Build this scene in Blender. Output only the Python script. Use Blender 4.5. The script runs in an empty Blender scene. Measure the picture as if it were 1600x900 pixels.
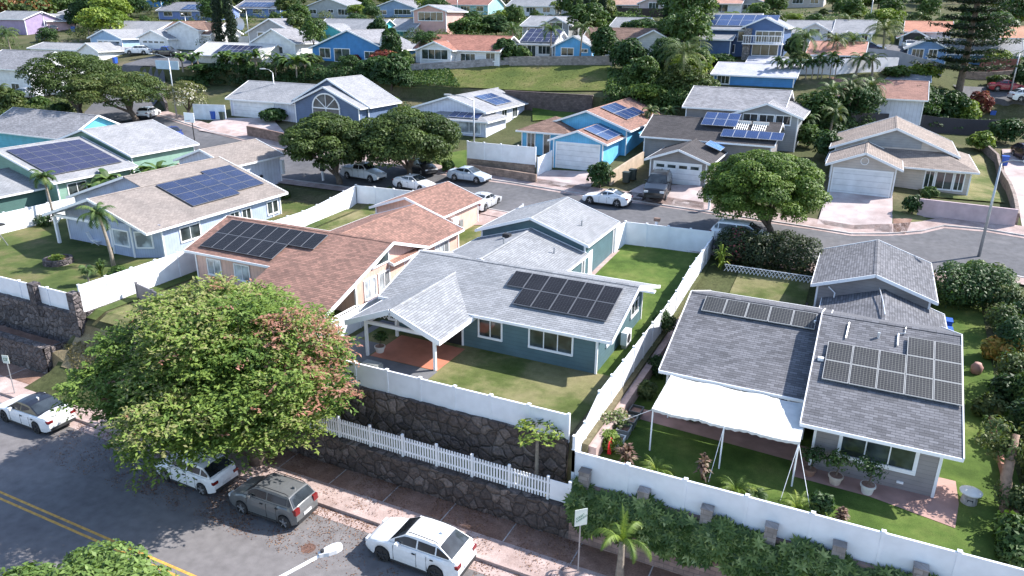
import bpy, math, random
import numpy as np
from mathutils import Vector
R_ = math.radians
C = bpy.context.scene.collection
# ------------------------------------------------------------------ camera, sky, sun, exposure
FPX = 1153.2; PITCH = 0.355421; ROLL = 0.010462; YAW = 0.443420; CZ = 21.0
_cp, _sp = math.cos(PITCH), math.sin(PITCH)
WW = np.array([-math.sin(YAW)*_cp, math.cos(YAW)*_cp, -_sp])
_r = np.array([math.cos(YAW), math.sin(YAW), 0.0]); _u = np.cross(_r, WW)
RR = _r*math.cos(ROLL)+_u*math.sin(ROLL); UU = -_r*math.sin(ROLL)+_u*math.cos(ROLL)
cam = bpy.data.cameras.new('camera'); cob = bpy.data.objects.new('camera', cam); C.objects.link(cob)
cam.sensor_fit = 'HORIZONTAL'; cam.sensor_width = 36; cam.lens = 36*FPX/1600; cam.clip_end = 4000; cam.clip_start = .5
from mathutils import Matrix
cob.matrix_world = Matrix(((RR[0],UU[0],-WW[0],0),(RR[1],UU[1],-WW[1],0),(RR[2],UU[2],-WW[2],CZ),(0,0,0,1)))
S = bpy.context.scene; S.camera = cob
w = bpy.data.worlds.new('World'); S.world = w; w.use_nodes = True
nt = w.node_tree; sky = nt.nodes.new('ShaderNodeTexSky'); sky.sky_type = 'NISHITA'; sky.sun_disc = False
SUN_EL = R_(42); SUN_AZ = math.atan2(.78, .63)          # sun stands towards (+.78, +.63)
sky.sun_elevation = SUN_EL; sky.sun_rotation = SUN_AZ; sky.air_density = 1.0; sky.dust_density = .6
nt.links.new(sky.outputs[0], nt.nodes['Background'].inputs[0]); nt.nodes['Background'].inputs[1].default_value = .15
sl = bpy.data.lights.new('sun', 'SUN'); sl.energy = 4.6; sl.angle = R_(.55); sl.color = (1, .955, .89)
so = bpy.data.objects.new('sun', sl); C.objects.link(so)
_d = Vector((-.78*math.cos(SUN_EL), -.63*math.cos(SUN_EL), -math.sin(SUN_EL)))
so.rotation_euler = _d.to_track_quat('-Z', 'Y').to_euler(); so.location = (0, 0, 60)
S.view_settings.view_transform = 'Standard'; S.view_settings.look = 'None'
S.view_settings.exposure = 1.15; S.view_settings.gamma = 1; S.view_settings.use_curve_mapping = False
# ------------------------------------------------------------------ the lie of the land
_ty = [-200, 24.42, 24.6, 26, 26.2, 41, 47, 52.6, 54.6, 61, 65, 74, 84, 88.6, 89.2, 99, 107, 121, 140, 168, 215, 280, 420, 900, 2500]
_tz = [0, 0, 1.5, 1.5, 3.7, 3.8, 4.2, 4.4, 4.9, 5.5, 6.3, 7.6, 8.5, 9.5, 11.5, 14.1, 15.5, 17.0, 18.8, 21.3, 24.5, 28, 36, 60, 110]
def sm(a, b, v):
    t = min(1, max(0, (v-a)/(b-a))); return t*t*(3-2*t)
def Th(x, y):
    yy = y
    if y > 64: yy = y-sm(-8, 14, x)*22*sm(64, 90, y)
    z = float(np.interp(yy, _ty, _tz))
    z += .8*sm(-38, -75, x)*sm(57, 66, y)*(1-sm(80, 110, y))
    if y > 120: z += 1.1*math.sin(x*.05+y*.03)*sm(120, 200, y)
    if -42.45 < x < -36.6 and 22.9 < y < 26.4: z = float(np.interp(y, [22.9, 24.4, 26.0, 26.4], [0.1, .9, 2.5, 3.7]))
    if -8.75 < x and 23.9 < y < 54:                    # the right hand lot lies lower
        if y < 25.2: z = 1.35 if y > 24.4 else 0
        elif y < 52: z = min(z, float(np.interp(y, [25.2, 36, 44, 52], [2.8, 2.85, 3.5, 4.4])))
    return z
def ray(px, py): return WW*FPX+RR*(px-800)-UU*(py-450)
def G(px, py, z):
    d = ray(px, py); t = (z-CZ)/d[2]; return (float(d[0]*t), float(d[1]*t), z)
def GT(px, py):                                         # where the line of sight meets the land
    d = ray(px, py); d = d/math.hypot(d[0], d[1]); s = 20.0
    while s < 900:
        p = d*s
        if CZ+p[2] <= Th(p[0], p[1]): break
        s += .25 if s < 120 else 1
    return (float(p[0]), float(p[1]), Th(p[0], p[1]))
def ONY(px, py, y):
    d = ray(px, py); t = y/d[1]; return (float(d[0]*t), y, float(CZ+d[2]*t))
def XAT(px, y, z):
    k = (px-800)/FPX; v = np.array([0, y, z-CZ]); a = RR-k*WW; return float(-(v@a)/a[0])
def ZAT(py, x, y):
    k = (450-py)/FPX; v = np.array([x, y, -CZ]); a = UU-k*WW; return float(-(v@a)/a[2])
# ------------------------------------------------------------------ materials
MATS = {}
def nmat(name):
    m = bpy.data.materials.new(name); m.use_nodes = True; t = m.node_tree
    return m, t, t.nodes['Principled BSDF'], (lambda k: t.nodes.new('ShaderNode'+k)), t.links.new
def ramp(n, stops):
    r = n('ValToRGB'); e = r.color_ramp.elements
    while len(e) > 1: e.remove(e[-1])
    e[0].position, e[0].color = stops[0][0], (*stops[0][1], 1)
    for p, c in stops[1:]:
        k = e.new(p); k.color = (*c, 1)
    return r
def mul(c, f): return tuple(min(1, v*f) for v in c)
def plain(name, col, rough=.6, var=.1, scale=3, bump=0, metal=0, bs=40, spec=.5):
    if name in MATS: return MATS[name]
    m, t, b, n, l = nmat(name)
    g = n('NewGeometry'); a = n('TexNoise'); a.inputs['Scale'].default_value = scale; a.inputs['Detail'].default_value = 6
    l(g.outputs['Position'], a.inputs['Vector'])
    r = ramp(n, [(.3, mul(col, 1-var)), (.7, mul(col, 1+var))]); l(a.outputs[0], r.inputs[0]); l(r.outputs[0], b.inputs['Base Color'])
    b.inputs['Roughness'].default_value = rough; b.inputs['Metallic'].default_value = metal; b.inputs['Specular IOR Level'].default_value = spec
    if bump:
        q = n('TexNoise'); q.inputs['Scale'].default_value = bs; q.inputs['Detail'].default_value = 4; l(g.outputs['Position'], q.inputs['Vector'])
        u = n('Bump'); u.inputs['Strength'].default_value = bump; u.inputs['Distance'].default_value = .05; l(q.outputs[0], u.inputs['Height']); l(u.outputs[0], b.inputs['Normal'])
    MATS[name] = m; return m
def siding(name, col, pitch=.2, vertical=False):
    if name in MATS: return MATS[name]
    m, t, b, n, l = nmat(name); g = n('NewGeometry')
    a = n('TexNoise'); a.inputs['Scale'].default_value = 1.3; a.inputs['Detail'].default_value = 7; l(g.outputs['Position'], a.inputs['Vector'])
    r = ramp(n, [(.3, mul(col, .86)), (.7, mul(col, 1.1))]); l(a.outputs[0], r.inputs[0])
    s = n('SeparateXYZ'); l(g.outputs['Position'], s.inputs[0])
    if vertical:
        ad = n('Math'); ad.operation = 'ADD'; l(s.outputs[0], ad.inputs[0]); l(s.outputs[1], ad.inputs[1]); src = ad.outputs[0]
    else: src = s.outputs[2]
    d = n('Math'); d.operation = 'DIVIDE'; d.inputs[1].default_value = pitch; l(src, d.inputs[0])
    f = n('Math'); f.operation = 'FRACT'; l(d.outputs[0], f.inputs[0])
    gr = n('Math'); gr.operation = 'LESS_THAN'; gr.inputs[1].default_value = .09; l(f.outputs[0], gr.inputs[0])
    mx = n('MixRGB'); mx.blend_type = 'MULTIPLY'; mx.inputs[2].default_value = (.72, .72, .74, 1); l(gr.outputs[0], mx.inputs[0]); l(r.outputs[0], mx.inputs[1])
    l(mx.outputs[0], b.inputs['Base Color']); b.inputs['Roughness'].default_value = .65
    u = n('Bump'); u.inputs['Strength'].default_value = .4; u.inputs['Distance'].default_value = .03; l(f.outputs[0], u.inputs['Height']); l(u.outputs[0], b.inputs['Normal'])
    MATS[name] = m; return m
def shingle(name, c, dark=.7, light=1.25, warm=None):
    if name in MATS: return MATS[name]
    m, t, b, n, l = nmat(name); uv = n('UVMap')
    k = n('TexBrick'); k.offset = .5; k.inputs['Scale'].default_value = 1; k.inputs['Brick Width'].default_value = .34; k.inputs['Row Height'].default_value = .15
    k.inputs['Mortar Size'].default_value = .009; k.inputs['Mortar Smooth'].default_value = .3; k.inputs['Bias'].default_value = -.1
    k.inputs['Color1'].default_value = (*mul(c, light), 1); k.inputs['Color2'].default_value = (*mul(warm or c, dark), 1); k.inputs['Mortar'].default_value = (*mul(c, .5), 1)
    l(uv.outputs[0], k.inputs['Vector'])
    a = n('TexNoise'); a.inputs['Scale'].default_value = .5; a.inputs['Detail'].default_value = 8; l(uv.outputs[0], a.inputs['Vector'])
    r = ramp(n, [(.3, (.82, .82, .82)), (.7, (1.08, 1.06, 1.04))]); l(a.outputs[0], r.inputs[0])
    x = n('MixRGB'); x.blend_type = 'MULTIPLY'; x.inputs[0].default_value = 1; l(k.outputs[0], x.inputs[1]); l(r.outputs[0], x.inputs[2])
    a2 = n('TexNoise'); a2.inputs['Scale'].default_value = 25; a2.inputs['Detail'].default_value = 3; l(uv.outputs[0], a2.inputs['Vector'])
    r2 = ramp(n, [(.3, (.8, .8, .8)), (.7, (1.15, 1.15, 1.15))]); l(a2.outputs[0], r2.inputs[0])
    y = n('MixRGB'); y.blend_type = 'MULTIPLY'; y.inputs[0].default_value = 1; l(x.outputs[0], y.inputs[1]); l(r2.outputs[0], y.inputs[2])
    b.inputs['Roughness'].default_value = .9; b.inputs['Specular IOR Level'].default_value = .2
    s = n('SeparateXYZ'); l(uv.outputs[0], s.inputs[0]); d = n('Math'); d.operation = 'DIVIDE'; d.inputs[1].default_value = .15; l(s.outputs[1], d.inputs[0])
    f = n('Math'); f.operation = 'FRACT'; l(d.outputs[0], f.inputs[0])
    shade_line = n('Math'); shade_line.operation = 'LESS_THAN'; shade_line.inputs[1].default_value = .16; l(f.outputs[0], shade_line.inputs[0]); yy = n('MixRGB'); yy.blend_type = 'MULTIPLY'; yy.inputs[2].default_value = (.66, .66, .68, 1); l(shade_line.outputs[0], yy.inputs[0]); l(y.outputs[0], yy.inputs[1]); l(yy.outputs[0], b.inputs['Base Color'])  # shadow line under each course, darkened into the base colour
    u = n('Bump'); u.invert = True; u.inputs['Strength'].default_value = .7; u.inputs['Distance'].default_value = .02
    l(f.outputs[0], u.inputs['Height']); l(u.outputs[0], b.inputs['Normal'])
    MATS[name] = m; return m
def solar(name, base, line, nu, nv, lw=.05, dia=.86, rough=.25, spec=.5, coat=.3):
    if name in MATS: return MATS[name]
    m, t, b, n, l = nmat(name); uv = n('UVMap'); s = n('SeparateXYZ'); l(uv.outputs[0], s.inputs[0])
    def M(op, a, bb=None):
        q = n('Math'); q.operation = op
        for i, v in enumerate((a, bb)):
            if v is None: continue
            if isinstance(v, (int, float)): q.inputs[i].default_value = v
            else: l(v, q.inputs[i])
        return q.outputs[0]
    fu = M('ABSOLUTE', M('SUBTRACT', M('FRACT', M('MULTIPLY', s.outputs[0], nu)), .5)); fv = M('ABSOLUTE', M('SUBTRACT', M('FRACT', M('MULTIPLY', s.outputs[1], nv)), .5))
    ln = M('GREATER_THAN', M('MAXIMUM', fu, fv), .5-lw/2); di = M('GREATER_THAN', M('ADD', fu, fv), dia)
    e = M('MAXIMUM', ln, di)
    g = n('NewGeometry'); a = n('TexNoise'); a.inputs['Scale'].default_value = .8; l(g.outputs['Position'], a.inputs['Vector'])
    r = ramp(n, [(.3, mul(base, .8)), (.7, mul(base, 1.3))]); l(a.outputs[0], r.inputs[0])
    x = n('MixRGB'); l(e, x.inputs[0]); l(r.outputs[0], x.inputs[1]); x.inputs[2].default_value = (*line, 1); l(x.outputs[0], b.inputs['Base Color'])
    b.inputs['Roughness'].default_value = rough; b.inputs['Specular IOR Level'].default_value = spec; b.inputs['Coat Weight'].default_value = coat; b.inputs['Coat Roughness'].default_value = .1
    MATS[name] = m; return m
def leafm(name, stops, rough=.55, trans=.25):
    if name in MATS: return MATS[name]
    m, t, b, n, l = nmat(name); a = n('Attribute'); a.attribute_name = 'tint'
    r = ramp(n, stops); l(a.outputs['Fac'], r.inputs[0]); l(r.outputs[0], b.inputs['Base Color']); b.inputs['Roughness'].default_value = rough; b.inputs['Specular IOR Level'].default_value = .3
    tr = n('BsdfTranslucent'); h = n('MixRGB'); h.blend_type = 'MULTIPLY'; h.inputs[0].default_value = 1; h.inputs[2].default_value = (1.1, 1.2, .5, 1); l(r.outputs[0], h.inputs[1]); l(h.outputs[0], tr.inputs[0])
    x = n('MixShader'); x.inputs[0].default_value = trans; l(b.outputs[0], x.inputs[1]); l(tr.outputs[0], x.inputs[2]); l(x.outputs[0], t.nodes['Material Output'].inputs[0])
    MATS[name] = m; return m
def stone(name, c1, c2, mortar, scale=1.6):
    if name in MATS: return MATS[name]
    m, t, b, n, l = nmat(name); g = n('NewGeometry')
    no = n('TexNoise'); no.inputs['Scale'].default_value = 1.5; l(g.outputs['Position'], no.inputs['Vector'])
    va = n('VectorMath'); va.operation = 'MULTIPLY_ADD'; va.inputs[1].default_value = (.35, .35, .35); l(no.outputs['Color'], va.inputs[0]); l(g.outputs['Position'], va.inputs[2])
    v = n('TexVoronoi'); v.feature = 'DISTANCE_TO_EDGE'; v.inputs['Scale'].default_value = scale; l(va.outputs[0], v.inputs['Vector'])
    v2 = n('TexVoronoi'); v2.inputs['Scale'].default_value = scale; l(va.outputs[0], v2.inputs['Vector'])
    s = n('SeparateXYZ'); l(v2.outputs['Color'], s.inputs[0]); r = ramp(n, [(0, c1), (.5, mul(c1, 1.3)), (1, c2)]); l(s.outputs[0], r.inputs[0])
    a = n('TexNoise'); a.inputs['Scale'].default_value = 9; a.inputs['Detail'].default_value = 8; l(g.outputs['Position'], a.inputs['Vector'])
    r2 = ramp(n, [(.3, (.6, .6, .6)), (.7, (1.4, 1.35, 1.3))]); l(a.outputs[0], r2.inputs[0]); x = n('MixRGB'); x.blend_type = 'MULTIPLY'; x.inputs[0].default_value = 1; l(r.outputs[0], x.inputs[1]); l(r2.outputs[0], x.inputs[2])
    e = ramp(n, [(.0, (1, 1, 1)), (.05, (0, 0, 0))]); l(v.outputs[0], e.inputs[0]); y = n('MixRGB'); l(e.outputs[0], y.inputs[0]); l(x.outputs[0], y.inputs[1]); y.inputs[2].default_value = (*mortar, 1)
    l(y.outputs[0], b.inputs['Base Color']); b.inputs['Roughness'].default_value = .9
    mn = n('Math'); mn.operation = 'MINIMUM'; mn.inputs[1].default_value = .16; l(v.outputs[0], mn.inputs[0]); ad = n('Math'); ad.operation = 'MULTIPLY_ADD'; ad.inputs[1].default_value = .12; l(a.outputs[0], ad.inputs[0]); l(mn.outputs[0], ad.inputs[2])
    u = n('Bump'); u.inputs['Strength'].default_value = 1; u.inputs['Distance'].default_value = .5; l(ad.outputs[0], u.inputs['Height']); l(u.outputs[0], b.inputs['Normal'])
    MATS[name] = m; return m
def ground(name, stops, scale=.25, fine=18, finev=.35, bump=.3, sc2=2.2):
    if name in MATS: return MATS[name]
    m, t, b, n, l = nmat(name); g = n('NewGeometry')
    a = n('TexNoise'); a.inputs['Scale'].default_value = scale; a.inputs['Detail'].default_value = 9; a.inputs['Roughness'].default_value = .62; l(g.outputs['Position'], a.inputs['Vector'])
    r = ramp(n, stops); l(a.outputs[0], r.inputs[0])
    f = n('TexNoise'); f.inputs['Scale'].default_value = fine; f.inputs['Detail'].default_value = 6; f.inputs['Roughness'].default_value = .7; l(g.outputs['Position'], f.inputs['Vector'])
    r2 = ramp(n, [(.28, (1-finev,)*3), (.72, (1+finev,)*3)]); l(f.outputs[0], r2.inputs[0])
    x = n('MixRGB'); x.blend_type = 'MULTIPLY'; x.inputs[0].default_value = 1; l(r.outputs[0], x.inputs[1]); l(r2.outputs[0], x.inputs[2])
    h = n('TexNoise'); h.inputs['Scale'].default_value = sc2; h.inputs['Detail'].default_value = 5; l(g.outputs['Position'], h.inputs['Vector'])
    r3 = ramp(n, [(.3, (.85,)*3), (.7, (1.12,)*3)]); l(h.outputs[0], r3.inputs[0]); y = n('MixRGB'); y.blend_type = 'MULTIPLY'; y.inputs[0].default_value = 1; l(x.outputs[0], y.inputs[1]); l(r3.outputs[0], y.inputs[2])
    l(y.outputs[0], b.inputs['Base Color']); b.inputs['Roughness'].default_value = .95; b.inputs['Specular IOR Level'].default_value = .15
    u = n('Bump'); u.inputs['Strength'].default_value = bump; u.inputs['Distance'].default_value = .08; l(f.outputs[0], u.inputs['Height']); l(u.outputs[0], b.inputs['Normal'])
    MATS[name] = m; return m
def bricks(name, c, mortar, bw=.4, bh=.2):
    if name in MATS: return MATS[name]
    m, t, b, n, l = nmat(name); g = n('NewGeometry'); s = n('SeparateXYZ'); l(g.outputs['Position'], s.inputs[0])
    ad = n('Math'); ad.operation = 'ADD'; l(s.outputs[0], ad.inputs[0]); l(s.outputs[1], ad.inputs[1]); cb = n('CombineXYZ'); l(ad.outputs[0], cb.inputs[0]); l(s.outputs[2], cb.inputs[1])
    k = n('TexBrick'); k.inputs['Scale'].default_value = 1; k.inputs['Brick Width'].default_value = bw; k.inputs['Row Height'].default_value = bh; k.inputs['Mortar Size'].default_value = .012
    k.inputs['Color1'].default_value = (*mul(c, 1.15), 1); k.inputs['Color2'].default_value = (*mul(c, .75), 1); k.inputs['Mortar'].default_value = (*mortar, 1); l(cb.outputs[0], k.inputs['Vector'])
    a = n('TexNoise'); a.inputs['Scale'].default_value = 2; a.inputs['Detail'].default_value = 8; l(g.outputs['Position'], a.inputs['Vector']); r = ramp(n, [(.3, (.7, .68, .66)), (.7, (1.15, 1.12, 1.1))]); l(a.outputs[0], r.inputs[0])
    x = n('MixRGB'); x.blend_type = 'MULTIPLY'; x.inputs[0].default_value = 1; l(k.outputs[0], x.inputs[1]); l(r.outputs[0], x.inputs[2]); l(x.outputs[0], b.inputs['Base Color']); b.inputs['Roughness'].default_value = .9
    u = n('Bump'); u.inputs['Strength'].default_value = .5; u.inputs['Distance'].default_value = .02; u.invert = True; l(k.outputs['Fac'], u.inputs['Height']); l(u.outputs[0], b.inputs['Normal'])
    MATS[name] = m; return m
WHITE = plain('white_trim', (.8, .8, .82), .45, .04, 2)
VINYL = plain('white_vinyl', (.8, .81, .84), .4, .07, 1.6)
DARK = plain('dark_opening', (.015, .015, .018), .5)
BLACK = plain('black_rubber', (.02, .02, .022), .7, .2)
GREYM = plain('grey_metal', (.4, .41, .43), .4, .1, 3, metal=.6)
ALU = plain('aluminium', (.62, .63, .66), .35, .05, metal=.5)
CONC = plain('concrete', (.42, .39, .38), .9, .2, 1.5, .3)
def glass_mat(name, c, rough=.06):
    if name in MATS: return MATS[name]
    m, t, b, n, l = nmat(name); g = n('NewGeometry'); a = n('TexNoise'); a.inputs['Scale'].default_value = 1.1; l(g.outputs['Position'], a.inputs['Vector'])
    r = ramp(n, [(.4, c), (.65, mul(c, 3.2))]); l(a.outputs[0], r.inputs[0]); l(r.outputs[0], b.inputs['Base Color']); b.inputs['Roughness'].default_value = rough; b.inputs['Specular IOR Level'].default_value = .8
    MATS[name] = m; return m
GLASS = glass_mat('window_glass', (.022, .028, .03))
CURT = glass_mat('curtained_glass', (.18, .2, .22), .15)
# ------------------------------------------------------------------ mesh building
class MB:
    def __init__(s): s.v = []; s.f = []; s.uv = []; s.mi = []; s.m = 0
    def face(s, pts, uv=None):
        i = len(s.v); s.v += [tuple(p) for p in pts]; s.f.append(tuple(range(i, i+len(pts)))); s.uv.append(uv or [(0, 0)]*len(pts)); s.mi.append(s.m)
    def box(s, x0, x1, y0, y1, z0, z1):
        a = [(x0,y0,z0),(x1,y0,z0),(x1,y1,z0),(x0,y1,z0),(x0,y0,z1),(x1,y0,z1),(x1,y1,z1),(x0,y1,z1)]
        i = len(s.v); s.v += a
        for f in ((0,3,2,1),(4,5,6,7),(0,1,5,4),(1,2,6,5),(2,3,7,6),(3,0,4,7)): s.f.append(tuple(i+k for k in f)); s.uv.append([(0,0),(1,0),(1,1),(0,1)]); s.mi.append(s.m)
    def bar(s, p, q, w, h):                             # rectangular bar from p to q
        p = Vector(p); q = Vector(q); d = (q-p).normalized(); sd = d.cross(Vector((0,0,1)))
        if sd.length < .01: sd = Vector((1,0,0))
        sd.normalize(); up = sd.cross(d); i = len(s.v)
        for c in (p, q):
            for a, b in ((-1,-1),(1,-1),(1,1),(-1,1)): s.v.append(tuple(c+sd*a*w/2+up*b*h/2))
        for f in ((0,3,2,1),(4,5,6,7),(0,1,5,4),(1,2,6,5),(2,3,7,6),(3,0,4,7)): s.f.append(tuple(i+k for k in f)); s.uv.append([(0,0)]*4); s.mi.append(s.m)
    def tube(s, pts, rad, n=8, cap=True):
        pts = [Vector(p) for p in pts]; rad = rad if isinstance(rad, (list, tuple)) else [rad]*len(pts); i0 = len(s.v)
        for k, p in enumerate(pts):
            d = (pts[min(k+1, len(pts)-1)]-pts[max(k-1, 0)]).normalized(); a = d.cross(Vector((0,1,0)) if abs(d.y) < .9 else Vector((1,0,0))).normalized(); b = d.cross(a)
            for j in range(n):
                t = 2*math.pi*j/n; s.v.append(tuple(p+(a*math.cos(t)+b*math.sin(t))*rad[k]))
        for k in range(len(pts)-1):
            for j in range(n):
                s.f.append((i0+k*n+j, i0+k*n+(j+1)%n, i0+(k+1)*n+(j+1)%n, i0+(k+1)*n+j)); s.uv.append([(0,0)]*4); s.mi.append(s.m)
        if cap:
            s.f.append(tuple(i0+j for j in range(n))[::-1]); s.uv.append([(0,0)]*n); s.mi.append(s.m)
            e = i0+(len(pts)-1)*n; s.f.append(tuple(e+j for j in range(n))); s.uv.append([(0,0)]*n); s.mi.append(s.m)
    def build(s, name, mats, parent=None, org=None, smooth=False, angle=None):
        me = bpy.data.meshes.new(name); o = org if org is not None else (tuple(parent.location) if parent is not None and parent.parent is None else (0,0,0))
        if parent is not None and parent.parent is not None and org is None: o = tuple(parent.parent.location)
        me.from_pydata([(a-o[0], b-o[1], c-o[2]) for a, b, c in s.v], [], s.f)
        ul = me.uv_layers.new(name='UVMap'); fl = [c for u in s.uv for p in u for c in p]; ul.data.foreach_set('uv', fl)
        for m in (mats if isinstance(mats, (list, tuple)) else [mats]): me.materials.append(m)
        if any(s.mi): me.polygons.foreach_set('material_index', s.mi)
        if smooth: me.polygons.foreach_set('use_smooth', [True]*len(s.f))
        if angle: me.polygons.foreach_set('use_smooth', [True]*len(s.f)); me.set_sharp_from_angle(angle=R_(angle))
        me.update(); ob = bpy.data.objects.new(name, me); C.objects.link(ob)
        if parent is not None: ob.parent = parent
        return ob
def tag(o, label=None, cat=None, group=None, kind=None):
    if label: o['label'] = label
    if cat: o['category'] = cat
    if group: o['group'] = group
    if kind: o['kind'] = kind
    return o
def thing(name, label, cat, loc, rz=0, group=None):
    o = bpy.data.objects.new(name, None); C.objects.link(o); o.location = loc; o.rotation_euler = (0,0,rz); o.empty_display_size = .3
    return tag(o, label, cat, group)
def kids(o): return [c for c in ALLK.get(o.name, [])]
def copy_tree(o, parent=None):
    c = o.copy(); C.objects.link(c)
    if parent is not None: c.parent = parent
    for ch in list(o.children): copy_tree(ch, c)
    return c
def single(mb, name, mats, label, cat, base, group=None, smooth=False, kind=None, angle=None):
    o = mb.build(name, mats, None, base, smooth, angle); o.location = base; return tag(o, label, cat, group, kind)
def leaves(name, mat, P, N, size, rng, parent=None, org=(0,0,0), aspect=.5, tint=None, jitter=.35):
    """leaf shaped faces at points P with rough facing N"""
    n = len(P); N = N+rng.normal(0, jitter, (n, 3)); N /= np.linalg.norm(N, axis=1)[:, None]+1e-9
    a = rng.normal(0, 1, (n, 3)); a -= (a*N).sum(1)[:, None]*N; a /= np.linalg.norm(a, axis=1)[:, None]+1e-9; b = np.cross(N, a)
    s = (size*rng.uniform(.6, 1.35, n))[:, None]
    V = np.stack([P-a*s*.5, P+b*s*aspect*.5+N*s*.08, P+a*s*.5-N*s*.1, P-b*s*aspect*.5+N*s*.08], 1).reshape(-1, 3)-np.array(org)
    me = bpy.data.meshes.new(name); me.vertices.add(4*n); me.vertices.foreach_set('co', V.astype(np.float32).ravel())
    me.loops.add(4*n); me.loops.foreach_set('vertex_index', np.arange(4*n, dtype=np.int32)); me.polygons.add(n); me.polygons.foreach_set('loop_start', np.arange(0, 4*n, 4, dtype=np.int32))
    at = me.attributes.new('tint', 'FLOAT', 'FACE'); t = rng.uniform(0, 1, n) if tint is None else tint; at.data.foreach_set('value', t.astype(np.float32))
    me.materials.append(mat); me.update(calc_edges=True); me.validate()
    ob = bpy.data.objects.new(name, me); C.objects.link(ob)
    if parent is not None: ob.parent = parent
    return ob
def lobe_points(rng, lobes, n, shell=(.72, 1.03), low=-.45, cluster=None):
    L = np.array(lobes, float); wt = (L[:, 3]*L[:, 4]+L[:, 4]*L[:, 5]+L[:, 3]*L[:, 5]); k = rng.choice(len(L), n, p=wt/wt.sum())
    d = rng.normal(0, 1, (n, 3)); d /= np.linalg.norm(d, axis=1)[:, None]; d[:, 2] = np.where(d[:, 2] < low, -d[:, 2], d[:, 2])
    r = rng.uniform(shell[0], shell[1], n)[:, None]
    P = L[k, :3]+d*r*L[k, 3:6]; return P, d/L[k, 3:6]*L[k, 3:6].mean(1)[:, None], k
def crown_lobes(rng, c, rad, m, ls):
    out = []
    for i in range(m):
        t = 2.399*i+rng.uniform(-.3, .3); zc = 1-1.8*(i+.5)/m; q = math.sqrt(max(0, 1-min(1, zc*zc))); q = max(q, .8) if zc < 0 else q; s = ls*rng.uniform(.75, 1.3)
        out.append((c[0]+rad[0]*.74*q*math.cos(t)*rng.uniform(.8, 1.08), c[1]+rad[1]*.74*q*math.sin(t)*rng.uniform(.8, 1.08), c[2]+rad[2]*.72*zc, rad[0]*s, rad[1]*s, rad[2]*s*.9))
    out.append((c[0], c[1], c[2], rad[0]*.55, rad[1]*.55, rad[2]*.5)); return out
BARK = plain('bark', (.13, .1, .08), .95, .35, 4, .8, bs=12)
PBARK = plain('palm_bark', (.25, .21, .17), .9, .25, 6, .6, bs=14)
LG = leafm('broadleaf_green', [(0, (.035, .07, .02)), (.5, (.065, .12, .03)), (1, (.13, .19, .05))])
LD = leafm('dark_green_leaf', [(0, (.022, .05, .018)), (.6, (.04, .085, .025)), (1, (.07, .13, .035))])
LY = leafm('yellow_green_leaf', [(0, (.07, .12, .025)), (.6, (.15, .22, .035)), (1, (.3, .34, .06))])
LM = leafm('mixed_olive_leaf', [(0, (.04, .07, .025)), (.5, (.08, .12, .035)), (1, (.16, .17, .06))])
LP = leafm('palm_leaf', [(0, (.035, .07, .025)), (.6, (.07, .12, .035)), (1, (.15, .19, .06))])
LR = leafm('red_leaf', [(0, (.12, .03, .03)), (.5, (.25, .06, .05)), (.7, (.12, .1, .04)), (1, (.35, .12, .07))])
LN = leafm('pine_needle', [(0, (.012, .028, .018)), (1, (.035, .06, .032))])
LBIG = leafm('monkeypod_leaf', [(0, (.04, .09, .018)), (.4, (.1, .17, .035)), (.8, (.22, .3, .07)), (.88, (.28, .28, .12)), (.93, (.33, .19, .13)), (1, (.42, .19, .15))], trans=.3)
def tree(name, label, cat, base, h, rad, lobes=26, ls=.36, n=9000, leaf=.3, mat=None, seed=1, trunk_r=.22, ch=.55, fork=5, lean=(0,0), group=None, tintclump=True, trunk_h=None):
    rng = np.random.default_rng(seed); rnd = random.Random(seed)
    root = thing(name, label, cat, base, 0, group); c = (lean[0], lean[1], h-rad[2])
    L = crown_lobes(rng, c, rad, lobes, ls); P, N, k = lobe_points(rng, L, n)
    lt = rng.uniform(0, 1, len(L)); tint = np.clip(lt[k]*.45+rng.uniform(0, .55, n), 0, 1) if tintclump else None
    N = N/np.linalg.norm(N, axis=1)[:, None]+np.array([0, 0, .5]); leaves('crown', mat or LG, P, N, leaf, rng, root, tint=tint, jitter=.45)
    m = MB(); fk = Vector((lean[0]*.35, lean[1]*.35, (trunk_h or max(.6, (h-2*rad[2])*.75+.3))))
    m.tube([(0,0,-.4), fk*.5+Vector((.06,0,0)), fk], [trunk_r*1.3, trunk_r, trunk_r*.85], 8)
    for i in range(fork):
        q = L[(i*3) % (len(L)-1)]; e = Vector(q[:3]); e.z = max(e.z, fk.z+.4); mid = fk.lerp(e, .5)+Vector((0,0,-.1*(e-fk).length))
        m.tube([fk-Vector((0,0,.2)), mid, e], [trunk_r*.6, trunk_r*.4, trunk_r*.12], 6)
    m.build('trunk', BARK, root, (0,0,0), smooth=True); return root
def bush(name, label, base, r, h, n=900, leaf=.16, mat=None, seed=1, cat='bush', group=None, lobes=6, ground_r=None):
    rng = np.random.default_rng(seed); rx, ry = r if isinstance(r, tuple) else (r, r)
    L = [(rng.uniform(-.45, .45)*rx, rng.uniform(-.45, .45)*ry, h*rng.uniform(.35, .6), rx*rng.uniform(.45, .62), ry*rng.uniform(.45, .62), h*rng.uniform(.35, .5)) for _ in range(lobes)]
    P, N, k = lobe_points(rng, L, n, (.6, 1.05), -.9); N = N/np.linalg.norm(N, axis=1)[:, None]+np.array([0,0,.4])
    lt = rng.uniform(0, 1, lobes); o = leaves(name, mat or LD, P, N, leaf, rng, tint=np.clip(lt[k]*.4+rng.uniform(0, .6, n), 0, 1), jitter=.5); o.location = base; return tag(o, label, cat, group)
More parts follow.
